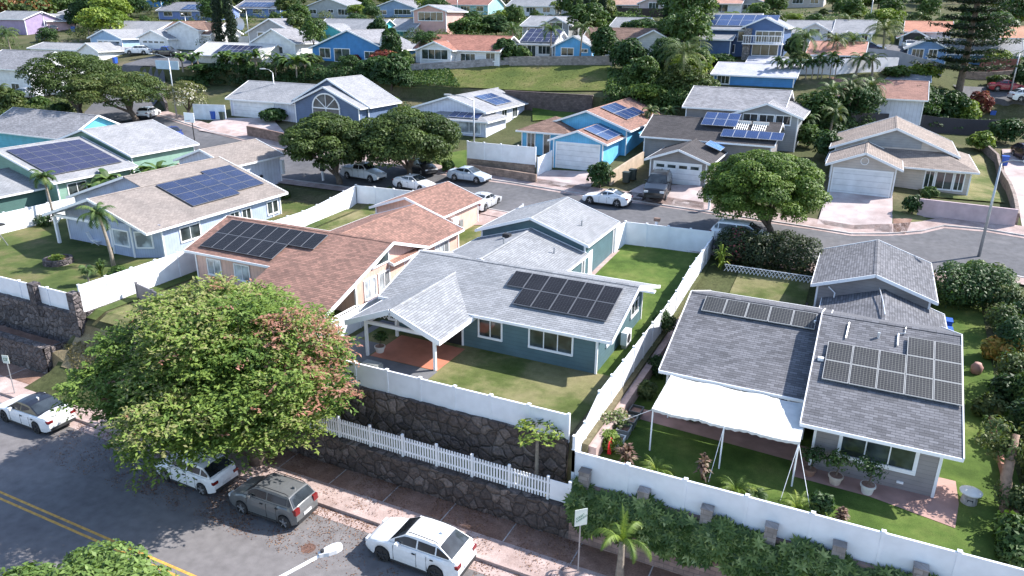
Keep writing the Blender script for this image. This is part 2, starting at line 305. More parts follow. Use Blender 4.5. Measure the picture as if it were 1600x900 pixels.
def frond_pts(rng, L, droop, az, rise, n=13, ll=.5, wid=.09):
    """faces for a feather frond from the origin"""
    V = []; F = []; prev = None; p = Vector((0,0,0)); el = rise; d = Vector((math.cos(az), math.sin(az), 0)); sd = Vector((-d.y, d.x, 0)); st = L/n
    for i in range(n):
        t = (i+.5)/n; dirv = (d*math.cos(el)+Vector((0,0,math.sin(el)))); q = p+dirv*st; up = sd.cross(dirv)
        V += [tuple(p-sd*.015), tuple(p+sd*.015), tuple(q+sd*.012), tuple(q-sd*.012)]; k = len(V); F.append((k-4, k-3, k-2, k-1))
        l = ll*(math.sin(math.pi*min(1, t*.92+.1))**.6)*rng.uniform(.85, 1.1)
        for sg in (-1, 1):
            for h in (0, .5):
                b = p.lerp(q, h+.2); e = b+(sd*sg*.85+dirv*.5-up*(-.0)+Vector((0,0,-.35-rng.uniform(0,.35)))).normalized()*l
                V += [tuple(b-dirv*wid*.5), tuple(b+dirv*wid*.5), tuple(e)]; k = len(V); F.append((k-3, k-2, k-1))
        p = q; el -= droop/n*(.6+1.1*t)
    return V, F
def fronds_obj(name, mat, rng, at, count, L, droop=1.9, rise=(.3, 1.3), ll=.5, parent=None, wid=.09, n=12, azs=None):
    V = []; F = []; T = []
    for i in range(count):
        az = 2.4*i+rng.uniform(-.3, .3) if azs is None else azs[i]; v, f = frond_pts(rng, L*rng.uniform(.85, 1.1), droop*rng.uniform(.85, 1.2), az, rise[0]+(rise[1]-rise[0])*((i+.5)/count)+rng.uniform(-.1,.1), n, ll, wid)
        k = len(V); V += [(a+at[0], b+at[1], c+at[2]) for a, b, c in v]; F += [tuple(j+k for j in g) for g in f]; tt = rng.uniform(0, .7); T += [min(1, tt+rng.uniform(0, .3)) for _ in f]
    me = bpy.data.meshes.new(name); me.from_pydata(V, [], F); a = me.attributes.new('tint', 'FLOAT', 'FACE'); a.data.foreach_set('value', T); me.materials.append(mat)
    o = bpy.data.objects.new(name, me); C.objects.link(o)
    if parent is not None: o.parent = parent
    return o
def palm(name, label, base, h, L=2.4, count=18, seed=1, lean=(0,0), r=.13, mat=None, group=None, ll=.5, droop=2.0, rise=(-.2, 1.3), cat='palm tree'):
    rng = np.random.default_rng(seed); root = thing(name, label, cat, base, 0, group); m = MB()
    m.tube([(lean[0]*t*t, lean[1]*t*t, h*t-.3*(t == 0)) for t in (0, .25, .5, .75, 1)], [r*1.5, r*1.05, r*.95, r*.85, r*.8], 8); m.build('trunk', PBARK, root, (0,0,0), smooth=True)
    fronds_obj('fronds', mat or LP, rng, (lean[0], lean[1], h-.05), count, L, droop, rise, ll, root); return root
def spiky(name, label, base, r, h, n=26, mat=None, seed=1, w=.07, cat='plant', group=None):
    rng = np.random.default_rng(seed); V = []; F = []; T = []
    for i in range(n):
        a = 2.4*i; e = rng.uniform(.25, 1.3); l = r*rng.uniform(.7, 1.1); z0 = h*.35*rng.uniform(0, 1); d = Vector((math.cos(a), math.sin(a), 0)); s = Vector((-d.y, d.x, 0))*w
        p0 = Vector((0,0,z0)); p1 = p0+d*l*.55*math.cos(e)+Vector((0,0,h*.6*math.sin(e))); p2 = p0+d*l*max(.35, math.cos(e))+Vector((0,0,h*.62*math.sin(e)-h*.15*(1-math.sin(e))))
        k = len(V); V += [tuple(p0-s*.5), tuple(p0+s*.5), tuple(p1+s), tuple(p1-s), tuple(p2)]; F += [(k, k+1, k+2, k+3), (k+3, k+2, k+4)]; t = rng.uniform(0, 1); T += [t, t]
    me = bpy.data.meshes.new(name); me.from_pydata(V, [], F); a = me.attributes.new('tint', 'FLOAT', 'FACE'); a.data.foreach_set('value', T); me.materials.append(mat or LP)
    o = bpy.data.objects.new(name, me); C.objects.link(o); o.location = base; return tag(o, label, cat, group)
# ------------------------------------------------------------------ ground
GRASS = ground('lawn_grass', [(.33, (.06, .085, .02)), (.43, (.09, .11, .035)), (.52, (.16, .155, .07)), (.68, (.23, .2, .11))], .3, 30, .4)
GRASSL = ground('left_lawn_grass', [(.35, (.045, .07, .02)), (.5, (.075, .1, .03)), (.6, (.13, .125, .055)), (.72, (.19, .16, .09))], .3, 30, .4)
GRASSG = ground('green_lawn', [(.35, (.045, .08, .016)), (.5, (.075, .12, .025)), (.64, (.12, .155, .04)), (.78, (.17, .17, .07))], .35, 30, .4)
DRY = ground('dry_yard', [(.3, (.12, .11, .05)), (.5, (.21, .17, .1)), (.7, (.3, .23, .17))], .2, 12, .4)
DIRT = ground('reddish_dirt', [(.3, (.15, .088, .065)), (.5, (.24, .145, .11)), (.7, (.35, .235, .19))], .5, 14, .35)
HILL = ground('hillside_ground', [(.3, (.045, .06, .022)), (.5, (.075, .08, .035)), (.68, (.15, .125, .08))], .09, 5, .4)
ASPH = ground('asphalt', [(.3, (.14, .13, .135)), (.55, (.17, .16, .163)), (.7, (.2, .186, .186))], .25, 60, .16, .15)
ASPH2 = ground('worn_asphalt', [(.3, (.1, .1, .108)), (.55, (.13, .128, .136)), (.7, (.16, .155, .162))], .2, 40, .14, .12)
WALK = ground('pinkish_concrete', [(.3, (.3, .22, .2)), (.55, (.4, .31, .29)), (.75, (.5, .42, .4))], .7, 16, .25, .15)
DRIVE = ground('driveway_concrete', [(.3, (.34, .26, .25)), (.5, (.42, .35, .34)), (.72, (.52, .47, .46))], .35, 22, .16, .1, 1.1)
REDP = plain('red_patio', (.42, .16, .1), .7, .15, 1.5, .1)
GREYP = plain('grey_slab', (.13, .13, .14), .8, .15, 1.5, .1)
LITT = ground('leaf_litter', [(.3, (.07, .045, .03)), (.55, (.13, .075, .045)), (.7, (.2, .11, .07))], 2, 30, .6, .5)
xs = sorted(set([-700,-500,-380,-300,-260,-220,-190,-170,-150]+list(np.arange(-140, -62, 2.0))+list(np.arange(-62, 24, 1.0))+[-8.76,-8.74,-42.6,-42.5]+[24,30,40,60,90,140,220,400]))
ys = sorted(set([-150,-60,-20,0,10,18,22,23.9,24.2,24.4,24.45,24.6,25.15,25.25,26.0,26.2,27]+list(np.arange(28, 100, 1.0))+list(np.arange(100, 240, 4.0))+[51.95,52.05,52.6,54.6,88.6,89.2]+[240,260,280,310,340,380,420,480,560,700,900,1300,2500]))
V = [(x, y, Th(x, y)-.03) for y in ys for x in xs]; nx = len(xs)
F = [(j*nx+i, j*nx+i+1, (j+1)*nx+i+1, (j+1)*nx+i) for j in range(len(ys)-1) for i in range(nx-1)]
me = bpy.data.meshes.new('ground'); me.from_pydata(V, [], F); me.materials.append(HILL); gob = bpy.data.objects.new('ground', me); C.objects.link(gob); gob['kind'] = 'structure'
def patch(name, mat, x0, x1, y0, y1, dz=.01, step=1.0, kind='structure', flat=None, thick=None):
    m = MB(); ax = list(np.arange(x0, x1, step))+[x1]; ay = [y0]+[y for y in ys if y0 < y < y1]+[y1]
    for j in range(len(ay)-1):
        for i in range(len(ax)-1):
            q = [(ax[i], ay[j]), (ax[i+1], ay[j]), (ax[i+1], ay[j+1]), (ax[i], ay[j+1])]; m.face([(a, b, (Th(a, b) if flat is None else flat)+dz) for a, b in q], [(a, b) for a, b in q])
    o = m.build(name, mat); o['kind'] = kind; return o
def polypatch(name, mat, pts, dz=.02, z=None, thick=0):
    m = MB(); P = [(p[0], p[1], (z if z is not None else Th(p[0], p[1]))+dz) for p in pts]; m.face(P)
    if thick:
        for a, b in zip(P, P[1:]+P[:1]): m.face([a, b, (b[0], b[1], b[2]-thick), (a[0], a[1], a[2]-thick)])
    o = m.build(name, mat); o['kind'] = 'structure'; return o
def ribbon(name, mat, A, B, dz=.03, sub=6, kind='structure', cross=5):
    m = MB()
    def dens(L):
        o = []
        for p, q in zip(L, L[1:]):
            for k in range(sub): o.append((p[0]+(q[0]-p[0])*k/sub, p[1]+(q[1]-p[1])*k/sub))
        return o+[L[-1][:2]]
    a = dens(A); b = dens(B)
    for i in range(len(a)-1):
        for j in range(cross):
            f = lambda k, t: ((a[k][0]+(b[k][0]-a[k][0])*t/cross), (a[k][1]+(b[k][1]-a[k][1])*t/cross)); q = [f(i, j), f(i+1, j), f(i+1, j+1), f(i, j+1)]
            m.face([(x, y, Th(x, y)+dz) for x, y in q])
    o = m.build(name, mat); o['kind'] = kind
    return o
# front road, kerb, verge and footpath
m = MB(); m.box(-160, 60, -40, 21.55, -.5, 0.0); o = m.build('front_road', ASPH); o['kind'] = 'structure'
for k, (a, b) in enumerate(((15.42, 15.54), (15.72, 15.84))):
    m = MB(); m.face([(-160, a, .004), (60, a, .004), (60, b, .004), (-160, b, .004)]); o = m.build('yellow_centre_line', plain('yellow_paint', (.55, .3, .06), .7, .3, 6)); o['kind'] = 'structure'
m = MB(); m.box(-160, 60, 21.55, 21.75, -.3, .14); o = m.build('kerb', WALK); o['kind'] = 'structure'
m = MB(); m.box(-160, 60, 20.95, 21.55, -.3, .006); o = m.build('gutter', WALK); o['kind'] = 'structure'
m = MB(); m.box(-160, 60, 21.75, 22.9, -.3, .13); o = m.build('verge', WALK); o['kind'] = 'structure'
m = MB(); m.box(-160, 60, 22.9, 24.35, -.3, .135); o = m.build('sidewalk', DIRT); o['kind'] = 'structure'
for x in np.arange(-60, 10, 3.05):
    m = MB(); m.box(x, x+.05, 22.9, 24.25, .1, .139); o = m.build('sidewalk_joint', CONC); o['kind'] = 'structure'
def litter(name, x0, x1, y0, y1, n, z, seed):
    rng = np.random.default_rng(seed); P = np.stack([rng.uniform(x0, x1, n), y1-(y1-y0)*rng.uniform(0, 1, n)**1.8, np.full(n, z)+rng.uniform(0, .015, n)], 1); keep = (np.sin(P[:, 0]*1.3)+np.sin(P[:, 0]*3.1+P[:, 1]*2)+rng.normal(0, 1, n)) > -.3; P = P[keep]
    return leaves(name, leafm('fallen_leaf', [(0, (.09, .04, .025)), (.6, (.17, .08, .045)), (1, (.3, .17, .09))], trans=0), P, np.tile([0, 0, 1.], (len(P), 1)), .07, rng, jitter=.3)
tag(litter('leaf_litter', -36, -14, 18.3, 21.5, 9000, .012, 5), 'brown fallen leaves gathered along the gutter by the parked cars', 'leaves', kind='stuff')
tag(litter('leaf_litter', -30, -19.5, 18.6, 21.2, 7000, .012, 15), 'dense patch of brown leaves on the road around the grey hatchback', 'leaves', kind='stuff')
tag(litter('leaf_litter', -12, -2, 20.5, 21.5, 2500, .012, 6), 'brown fallen leaves in the gutter behind the white suv', 'leaves', kind='stuff')
tag(litter('leaf_litter', -36, -8, 21.8, 24.2, 9000, .15, 7), 'dry fallen leaves strewn over the front footpath', 'leaves', kind='stuff')
m = MB(); q = G(482, 857, 0); m.tube([(q[0], q[1], 0), (q[0], q[1], .006)], .42, 24); o = m.build('manhole_ring', plain('manhole_conc', (.15, .13, .13), .9)); o['kind'] = 'structure'
m = MB(); m.tube([(q[0], q[1], .004), (q[0], q[1], .012)], .3, 24)
single(m, 'manhole_cover', plain('rusty_iron', (.13, .07, .055), .8, .4, 9, .8, bs=25), 'round rusty manhole cover in the asphalt in front of the white suv', 'manhole cover', (q[0], q[1], 0))
# upper street
far_px = [(243,179),(330,207),(415,227),(500,245),(607,259),(700,273),(800,287),(907,305),(990,317),(1075,330),(1200,347),(1260,357),(1330,367),(1400,368),(1440,363),(1475,356),(1540,361),(1600,372),(1680,388)]
far = [GT(*p) for p in far_px]; far += [(far[-1][0]+14, far[-1][1]-1.0, 0), (far[-1][0]+45, far[-1][1]-1.5, 0)]
near = []
for i, p in enumerate(far):
    a = far[max(0, i-1)]; b = far[min(len(far)-1, i+1)]; d = Vector((b[0]-a[0], b[1]-a[1])).normalized(); wd = 7.0 if p[0] < -2 else 7.0+min(14, p[0]+2)*.05
    near.append((p[0]+d.y*wd, p[1]-d.x*wd))
for i, q in enumerate(near):
    if -48 < q[0]: near[i] = (q[0], max(53.6, min(q[1], 56.5)))
ribbon('upper_street', ASPH2, far, near, .03)
off = lambda L, s: [(p[0], p[1]+s) for p in L]
ribbon('far_gutter', WALK, off(far, .0), off(far, -.35), .045, cross=1)
def kerbline(name, L, h=.13, wd=.18, mat=CONC):
    m = MB()
    for p, q in zip(L, L[1:]):
        for k in range(4):
            a = [p[0]+(q[0]-p[0])*k/4, p[1]+(q[1]-p[1])*k/4]; b = [p[0]+(q[0]-p[0])*(k+1)/4, p[1]+(q[1]-p[1])*(k+1)/4]
            za = Th(*a); zb = Th(*b); m.face([(a[0],a[1],za+h),(b[0],b[1],zb+h),(b[0],b[1]+wd,zb+h),(a[0],a[1]+wd,za+h)]); m.face([(a[0],a[1],za-.1),(b[0],b[1],zb-.1),(b[0],b[1],zb+h),(a[0],a[1],za+h)])
    o = m.build(name, mat); o['kind'] = 'structure'
kerbline('far_kerb', far)
ribbon('far_sidewalk', WALK, off(far, .18), off(far, 1.7), .1, cross=2)
kerbline('near_kerb', [(a, b) for a, b in near])
ribbon('near_sidewalk', WALK, off(near, .0), off(near, -1.2), .09, cross=2)
def road_px(name, pts, wd, dz=.16, mat=ASPH2):
    P = [GT(*p) for p in pts]; A = []; B = []
    for i, p in enumerate(P):
        a = P[max(0, i-1)]; b = P[min(len(P)-1, i+1)]; d = Vector((b[0]-a[0], b[1]-a[1])).normalized(); A.append((p[0]-d.y*wd/2, p[1]+d.x*wd/2)); B.append((p[0]+d.y*wd/2, p[1]-d.x*wd/2))
    ribbon(name, mat, A, B, dz, sub=16, cross=9)
road_px('side_street', [(170,195),(208,150),(214,125),(222,108),(250,94),(320,94)], 9)
road_px('right_side_street', [(1640,190),(1590,170),(1560,155),(1535,138)], 8)
road_px('hill_street', [(1360,82),(1420,80),(1300,78)][::-1], 7)
# ------------------------------------------------------------------ houses
def vol(x0, x1, y0, y1, ze, axis='x', sl=.33, zb=0, wall=None, roof=None, oh=.5, og=.35, zr=None, hip=False, walls=True, fas=.15, trim=None):
    return dict(x0=x0, x1=x1, y0=y0, y1=y1, ze=ze, axis=axis, zb=zb, wall=wall, roof=roof, oh=oh, og=og, hip=hip, walls=walls, fas=fas, trim=trim,
                zr=zr if zr is not None else ze+sl*((y1-y0) if axis == 'x' else (x1-x0))/2)
def build_vol(root, v):
    x0, x1, y0, y1, ze, zr, zb = v['x0'], v['x1'], v['y0'], v['y1'], v['ze'], v['zr'], v['zb']; ax = v['axis'] == 'x'
    P = (lambda u, w, z: (u, w, z)) if ax else (lambda u, w, z: (w, u, z))       # u along the ridge, w across
    u0, u1, w0, w1 = (x0, x1, y0, y1) if ax else (y0, y1, x0, x1); wm = (w0+w1)/2; sl = (zr-ze)/(wm-w0); sc = math.hypot(1, sl); T = .1
    flip = not ax
    def fc(m, pts, uv=None):
        if flip: pts = pts[::-1]; uv = uv[::-1] if uv else None
        m.face(pts, uv)
    hi = min(wm-w0, (u1-u0)/2) if v['hip'] else 0
    r = MB()
    a0, a1 = u0+hi, u1-hi; hw = (wm-w0)*sc
    fc(r, [P(u0,w0,ze+T), P(u1,w0,ze+T), P(a1,wm,zr+T), P(a0,wm,zr+T)], [(u0,0),(u1,0),(a1,hw),(a0,hw)])
    fc(r, [P(u1,w1,ze+T), P(u0,w1,ze+T), P(a0,wm,zr+T), P(a1,wm,zr+T)], [(u1,0),(u0,0),(a0,hw),(a1,hw)])
    if hi:
        fc(r, [P(u1,w0,ze+T), P(u1,w1,ze+T), P(a1,wm,zr+T)], [(w0,0),(w1,0),(wm,hw)]); fc(r, [P(u0,w1,ze+T), P(u0,w0,ze+T), P(a0,wm,zr+T)], [(w1,0),(w0,0),(wm,hw)])
    r.m = 1
    fc(r, [P(u0,w0,ze), P(a0 if hi else u0,wm,zr), P(a1 if hi else u1,wm,zr), P(u1,w0,ze)]); fc(r, [P(u1,w1,ze), P(a1 if hi else u1,wm,zr), P(a0 if hi else u0,wm,zr), P(u0,w1,ze)])
    if hi: fc(r, [P(u1,w0,ze), P(a1,wm,zr), P(u1,w1,ze)]); fc(r, [P(u0,w1,ze), P(a0,wm,zr), P(u0,w0,ze)])
    trim = v['trim'] or WHITE
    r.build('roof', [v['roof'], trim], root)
    if not hi:                                       # ridge cap
        rc = MB(); g = .14
        for s in (-1, 1): fc(rc, ([P(u0,wm+s*g,zr+T-sl*g+.025), P(u1,wm+s*g,zr+T-sl*g+.025), P(u1,wm,zr+T+.035), P(u0,wm,zr+T+.035)])[::(1 if s < 0 else -1)], [(u0,0),(u1,0),(u1,.15),(u0,.15)])
        rc.build('ridge_cap', v['roof'], root)
    f = MB(); fh = v['fas']; ue = v.get('eave_to', u1)   # fascia boards on eaves and rakes
    f.bar(P(u0-.03,w0-.02,ze-fh/2+T), P(ue+.03,w0-.02,ze-fh/2+T), .05, fh); f.bar(P(u0-.03,w1+.02,ze-fh/2+T), P(u1+.03,w1+.02,ze-fh/2+T), .05, fh)
    for u in (u0-.025, u1+.025):
        if hi: f.bar(P(u,w0,ze-fh/2+T), P(u,w1,ze-fh/2+T), .05, fh)
        else:
            f.bar(P(u,w0,ze-fh/2+T+.02), P(u,wm,zr-fh/2+T+.02), .05, fh+.04)
            if not (v.get('skipr') and u < u1): f.bar(P(u,w1,ze-fh/2+T+.02), P(u,wm,zr-fh/2+T+.02), .05, fh+.04)
    f.build('fascia', trim, root)
    if v['walls']:
        oh, og = v['oh'], v['og']; m = MB(); a, b, c, d = u0+og, u1-og, w0+oh, w1-oh; e = ze+sl*oh-.02
        if hi:
            a, b = u0+oh, u1-oh; e = ze
            for q in ([P(a,c,zb),P(b,c,zb),P(b,c,e),P(a,c,e)],[P(b,c,zb),P(b,d,zb),P(b,d,e),P(b,c,e)],[P(b,d,zb),P(a,d,zb),P(a,d,e),P(b,d,e)],[P(a,d,zb),P(a,c,zb),P(a,c,e),P(a,d,e)]): fc(m, q)
        else:
            fc(m, [P(a,c,zb),P(b,c,zb),P(b,c,e),P(a,c,e)]); fc(m, [P(b,d,zb),P(a,d,zb),P(a,d,e),P(b,d,e)])
            fc(m, [P(b,c,zb),P(b,d,zb),P(b,d,e),P(b,wm,zr-.02),P(b,c,e)]); fc(m, [P(a,d,zb),P(a,c,zb),P(a,c,e),P(a,wm,zr-.02),P(a,d,e)])
        m.build('wall', v['wall'], root)
        cw = .055                            # corner boards
        for uu in (a, b):
            for ww in (c, d):
                x, y, _ = P(uu, ww, 0); sx = 1 if abs(x-x1) < abs(x-x0) else -1; sy = 1 if abs(y-y1) < abs(y-y0) else -1
                k = MB(); k.box(x-cw+sx*.0, x+cw, y-cw, y+cw, zb, e); k.build('corner_board', trim, root)
def on_wall(face, c, t, z, d):
    """point on a wall: face is '-y','+x','-x','+y'; c the wall plane, t along it, d proud"""
    return {'-y': (t, c-d, z), '+y': (t, c+d, z), '+x': (c+d, t, z), '-x': (c-d, t, z)}[face]
def wbox(m, face, c, t0, t1, z0, z1, d0, d1):
    a = on_wall(face, c, t0, z0, d0); b = on_wall(face, c, t1, z1, d1)
    m.box(min(a[0],b[0]), max(a[0],b[0]), min(a[1],b[1]), max(a[1],b[1]), z0, z1)
def window(root, face, c, t0, t1, z0, z1, n=2, glass=None, fw=.09, frame=None, rails=0):
    f = MB(); wbox(f, face, c, t0-fw, t1+fw, z1, z1+fw, 0, .06); wbox(f, face, c, t0-fw, t1+fw, z0-fw*1.3, z0, 0, .08); wbox(f, face, c, t0-fw, t0, z0, z1, 0, .058); wbox(f, face, c, t1, t1+fw, z0, z1, 0, .058)
    for i in range(1, n): q = t0+(t1-t0)*i/n; wbox(f, face, c, q-.025, q+.025, z0, z1, .002, .05)
    for i in range(1, rails+1): q = z0+(z1-z0)*i/(rails+1); wbox(f, face, c, t0, t1, q-.02, q+.02, .002, .045)
    fo = f.build('window', frame or WHITE, root); g = MB(); wbox(g, face, c, t0, t1, z0, z1, .004, .02); g.build('pane', glass or GLASS, fo)
GDOOR = siding('garage_door_white', (.72, .73, .76), .5)
def garage_door(root, face, c, t0, t1, z0, z1, lights=False, mat=None):
    m = MB(); wbox(m, face, c, t0, t1, z0, z1, .005, .05); d = m.build('garage_door', mat or GDOOR, root)
    f = MB(); wbox(f, face, c, t0-.12, t0, z0, z1+.12, 0, .07); wbox(f, face, c, t1, t1+.12, z0, z1+.12, 0, .07); wbox(f, face, c, t0, t1, z1, z1+.12, 0, .07); f.build('door_frame', WHITE, root)
    if lights:
        k = MB(); n = 4
        for i in range(n): a = t0+(t1-t0)*(i+.15)/n; b = t0+(t1-t0)*(i+.85)/n; wbox(k, face, c, a, b, z1-.42, z1-.14, .05, .056)
        k.build('door_window', GLASS, d)
def door(root, face, c, t0, t1, z0, z1, mat=None):
    m = MB(); wbox(m, face, c, t0, t1, z0, z1, .004, .04); d = m.build('door', mat or DARK, root); f = MB(); wbox(f, face, c, t0-.1, t0, z0, z1+.1, 0, .06); wbox(f, face, c, t1, t1+.1, z0, z1+.1, 0, .06); wbox(f, face, c, t0, t1, z1, z1+.1, 0, .06); f.build('door_frame', WHITE, d)
MGF = plain('grey_panel_frame', (.42, .42, .42), .45, .08)
DKF = plain('dark_panel_frame', (.14, .145, .16), .4, .1)
SOL_B = solar('black_solar_cells', (.012, .012, .015), (.12, .12, .13), 6, 10, .035, .93, .4, .2, 0)
SOL_G = solar('grey_grid_solar_cells', (.03, .03, .034), (.17, .17, .155), 8, 10, .1, .84, .45, .2, 0)
SOL_U = solar('blue_solar_cells', (.012, .028, .1), (.07, .11, .22), 6, 10, .04, .95)
SOL_L = solar('bright_blue_solar', (.06, .16, .4), (.25, .4, .6), 3, 12, .1, .99)
def panels(root, v, side, u0, w0, nu, nw, pu, pw, mat=None, lift=.14, skip=(), frame=None, gap=.025, single_obj=False):
    """solar panels on a roof slope: u0 along the ridge, w0 measured up the slope from the eave; side -1 low side, +1 high side"""
    ax = v['axis'] == 'x'; lo, hi = ((v['y0'], v['y1']) if ax else (v['x0'], v['x1'])); run = (hi-lo)/2; sl = (v['zr']-v['ze'])/run; sc = math.hypot(1, sl)
    def P(u, s, h):
        w = s/sc; z = v['ze']+sl*w+.1; nx_ = -sl/sc*h; w2 = w+nx_; z += h/sc; y = lo+w2 if side < 0 else hi-w2
        return (u, y, z) if ax else (y, u, z)
    for j in range(nw):
        for i in range(nu):
            if (i, j) in skip: continue
            a, b = u0+i*pu+gap/2, u0+(i+1)*pu-gap/2; c, d = w0+j*pw+gap/2, w0+(j+1)*pw-gap/2; m = MB()
            fl = (ax and side > 0) or (not ax and side < 0)
            def q(pts, uv):
                if fl: pts = pts[::-1]; uv = uv[::-1]
                m.face(pts, uv)
            e = .022; h = lift; h2 = lift-.05
            m.m = 0; q([P(a+e,c+e,h+.002), P(b-e,c+e,h+.002), P(b-e,d-e,h+.002), P(a+e,d-e,h+.002)], [(0,0),(1,0),(1,1),(0,1)])
            m.m = 1; z4 = [(0,0)]*4; q([P(a,c,h), P(b,c,h), P(b,d,h), P(a,d,h)], z4); q([P(a,c,h2), P(b,c,h2), P(b,c,h), P(a,c,h)], z4); q([P(b,c,h2), P(b,d,h2), P(b,d,h), P(b,c,h)], z4); q([P(b,d,h2), P(a,d,h2), P(a,d,h), P(b,d,h)], z4); q([P(a,d,h2), P(a,c,h2), P(a,c,h), P(a,d,h)], z4); q([P(a,d,h2), P(b,d,h2), P(b,c,h2), P(a,c,h2)], z4)
            m.build('solar_panel', [mat or SOL_B, frame or (DKF if (mat or SOL_B) is SOL_B else MGF if mat is SOL_G else ALU)], root)
def vent(root, x, y, z, h=.35, mat=None, r=.06):
    m = MB(); m.tube([(x,y,z-.1),(x,y,z+h)], r, 8); m.build('vent_pipe', mat or GREYM, root)
def post(root, x, y, z0, z1, w=.14, mat=None, name='post'):
    m = MB(); m.box(x-w/2, x+w/2, y-w/2, y+w/2, z0, z1); m.build(name, mat or WHITE, root)
def roofz(v, x, y):
    lo, hi, p = (v['y0'], v['y1'], y) if v['axis'] == 'x' else (v['x0'], v['x1'], x); run = (hi-lo)/2
    return v['ze']+(v['zr']-v['ze'])*(1-abs(p-(lo+hi)/2)/run)+.1
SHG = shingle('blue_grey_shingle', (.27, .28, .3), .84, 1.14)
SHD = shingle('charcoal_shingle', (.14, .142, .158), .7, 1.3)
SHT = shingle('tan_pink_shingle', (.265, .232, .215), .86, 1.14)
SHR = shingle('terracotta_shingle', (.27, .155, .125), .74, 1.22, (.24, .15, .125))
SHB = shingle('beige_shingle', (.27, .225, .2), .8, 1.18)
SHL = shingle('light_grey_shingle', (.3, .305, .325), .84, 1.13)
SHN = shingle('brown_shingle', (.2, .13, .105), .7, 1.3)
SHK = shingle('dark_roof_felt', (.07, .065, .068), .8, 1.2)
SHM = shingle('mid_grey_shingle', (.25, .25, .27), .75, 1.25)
TEAL = siding('teal_siding', (.08, .145, .17), .22)
PEACH = siding('peach_siding', (.66, .43, .36), .3, True)
LAV = siding('lavender_grey_siding', (.36, .42, .56), .24, True)
LAVW = siding('pale_lavender_wall', (.6, .62, .72), .4, True)
GRAY = siding('taupe_grey_siding', (.27, .25, .25), .2)
GREEN = siding('sage_green_siding', (.2, .33, .27), .25)
DGREEN = siding('deep_green_siding', (.06, .13, .12), .25)
SKYB = siding('sky_blue_siding', (.12, .42, .68), .25, True)
NAVY = siding('slate_blue_siding', (.1, .15, .26), .22)
BEIGE = siding('beige_siding', (.52, .46, .42), .22)
WHT = siding('white_siding', (.72, .72, .74), .25)
GRY2 = siding('grey_siding', (.3, .31, .33), .22)
BLU = siding('strong_blue_siding', (.05, .22, .5), .22)
TURQ = siding('turquoise_siding', (.1, .5, .55), .22)
PINK = siding('salmon_pink_siding', (.62, .36, .32), .25)
PUR = siding('mauve_siding', (.34, .26, .42), .25)
# ---- teal house in the middle
z = 3.7
hM = thing('house', 'teal house in the middle with pale grey roof, gabled patio cover and black solar panels', 'house', (-17, 36, z))
vM = vol(-23.55, -9.75, 32.0, 41.0, 5.85, 'x', zr=7.3, zb=z-.1, wall=TEAL, roof=SHG, oh=.5, og=.9)
build_vol(hM, vM)
vMc = vol(-23.9, -15.55, 37, 44.5, 5.95, 'y', .3, z, TEAL, SHG, oh=.4, og=.1); build_vol(hM, vMc)
vMg = vol(-23.95, -15.5, 44.3, 51.0, 6.6, 'y', zr=8.0, zb=z+.3, wall=TEAL, roof=SHG, oh=.35, og=.35); build_vol(hM, vMg)
vMp = vol(-23.2, -17.5, 28.5, 35.6, 5.72, 'y', zr=6.85, roof=SHG, walls=False, fas=.24); build_vol(hM, vMp)
for x, y in ((-22.35, 29.1), (-18.2, 29.2), (-22.35, 31.9)): post(hM, x, y, z, 5.75+.1)
m = MB(); m.box(-22.4, -18.15, 29.1, 29.24, 5.6, 5.78); m.box(-22.42, -22.28, 29.24, 32.4, 5.6, 5.78); m.box(-18.27, -18.13, 29.25, 32.4, 5.6, 5.78); m.build('patio_beam', WHITE, hM)
m = MB()
for i in range(11):                                    # lattice in the patio gable
    x = -21.6+i*.25; t = max(0, 1-abs(x+20.35)/1.7)*.55
    if t > .08: m.bar((x-.12, 29.2, 6.05), (x+.12, 29.2, 6.05+t), .02, .025); m.bar((x+.12, 29.23, 6.05), (x-.12, 29.23, 6.05+t), .02, .025)
m.build('gable_lattice', WHITE, hM)
for a, b in ((-17.35, -16.05), (-14.35, -12.0)): window(hM, '-y', 32.5, a, b, 4.6, 5.55, 2 if b-a < 2 else 3)
door(hM, '-y', 32.5, -20.4, -18.45, z, 5.75)
window(hM, '-y', 32.5, -23.2, -21.2, 4.5, 5.6, 2)
for a, b, c, d in ((34.0, 34.8, 4.75, 5.45), (38.3, 39.6, 4.75, 5.5)): window(hM, '+x', -10.65, a, b, c, d, 2)
window(hM, '+x', -10.65, 36.1, 37.5, 6.1, 6.75, 2)
m = MB(); m.bar((-10.6, 36.5, 7.2), (-8.9, 36.5, 7.2), .35, .1); m.build('ridge_beam', WHITE, hM)
panels(hM, vM, -1, -15.75, 1.3, 5, 2, 1.06, 1.42); panels(hM, vM, -1, -16.1, 2.75, 0, 1, 1.06, 1.42)
panels(hM, vM, -1, -16.81, 2.72, 1, 1, 1.06, 1.42)
for x, y in ((-17.0, 47), (-19.8, 40.4), (-17.1, 42.3)): 
    v = vMg if y > 45 else vMc; vent(hM, x, y, roofz(v, x, y), .4)
m = MB(); m.box(-20.9, -20.4, 42.4, 42.8, 7.05, 7.3); m.build('roof_vent', BLACK, hM)
m = MB(); m.box(-15.9, -15.82, 45.4, 46.2, 3.7, 5.9); m.build('side_door', WHITE, hM)
hAC = thing('air_conditioner', 'white outdoor air conditioner against the side wall of the teal house', 'air conditioner', (-10.2, 36.3, 3.72))
m = MB(); m.box(-10.45, -10.1, 35.95, 36.8, 4.0, 4.75); o = m.build('casing', VINYL, hAC); m = MB(); m.tube([(-10.1, 36.3, 4.37), (-10.07, 36.3, 4.37)], .26, 16); m.build('fan_grille', BLACK, hAC); m = MB(); m.box(-10.4, -10.15, 36.0, 36.75, 3.72, 4.0); m.build('stand', GREYM, hAC)
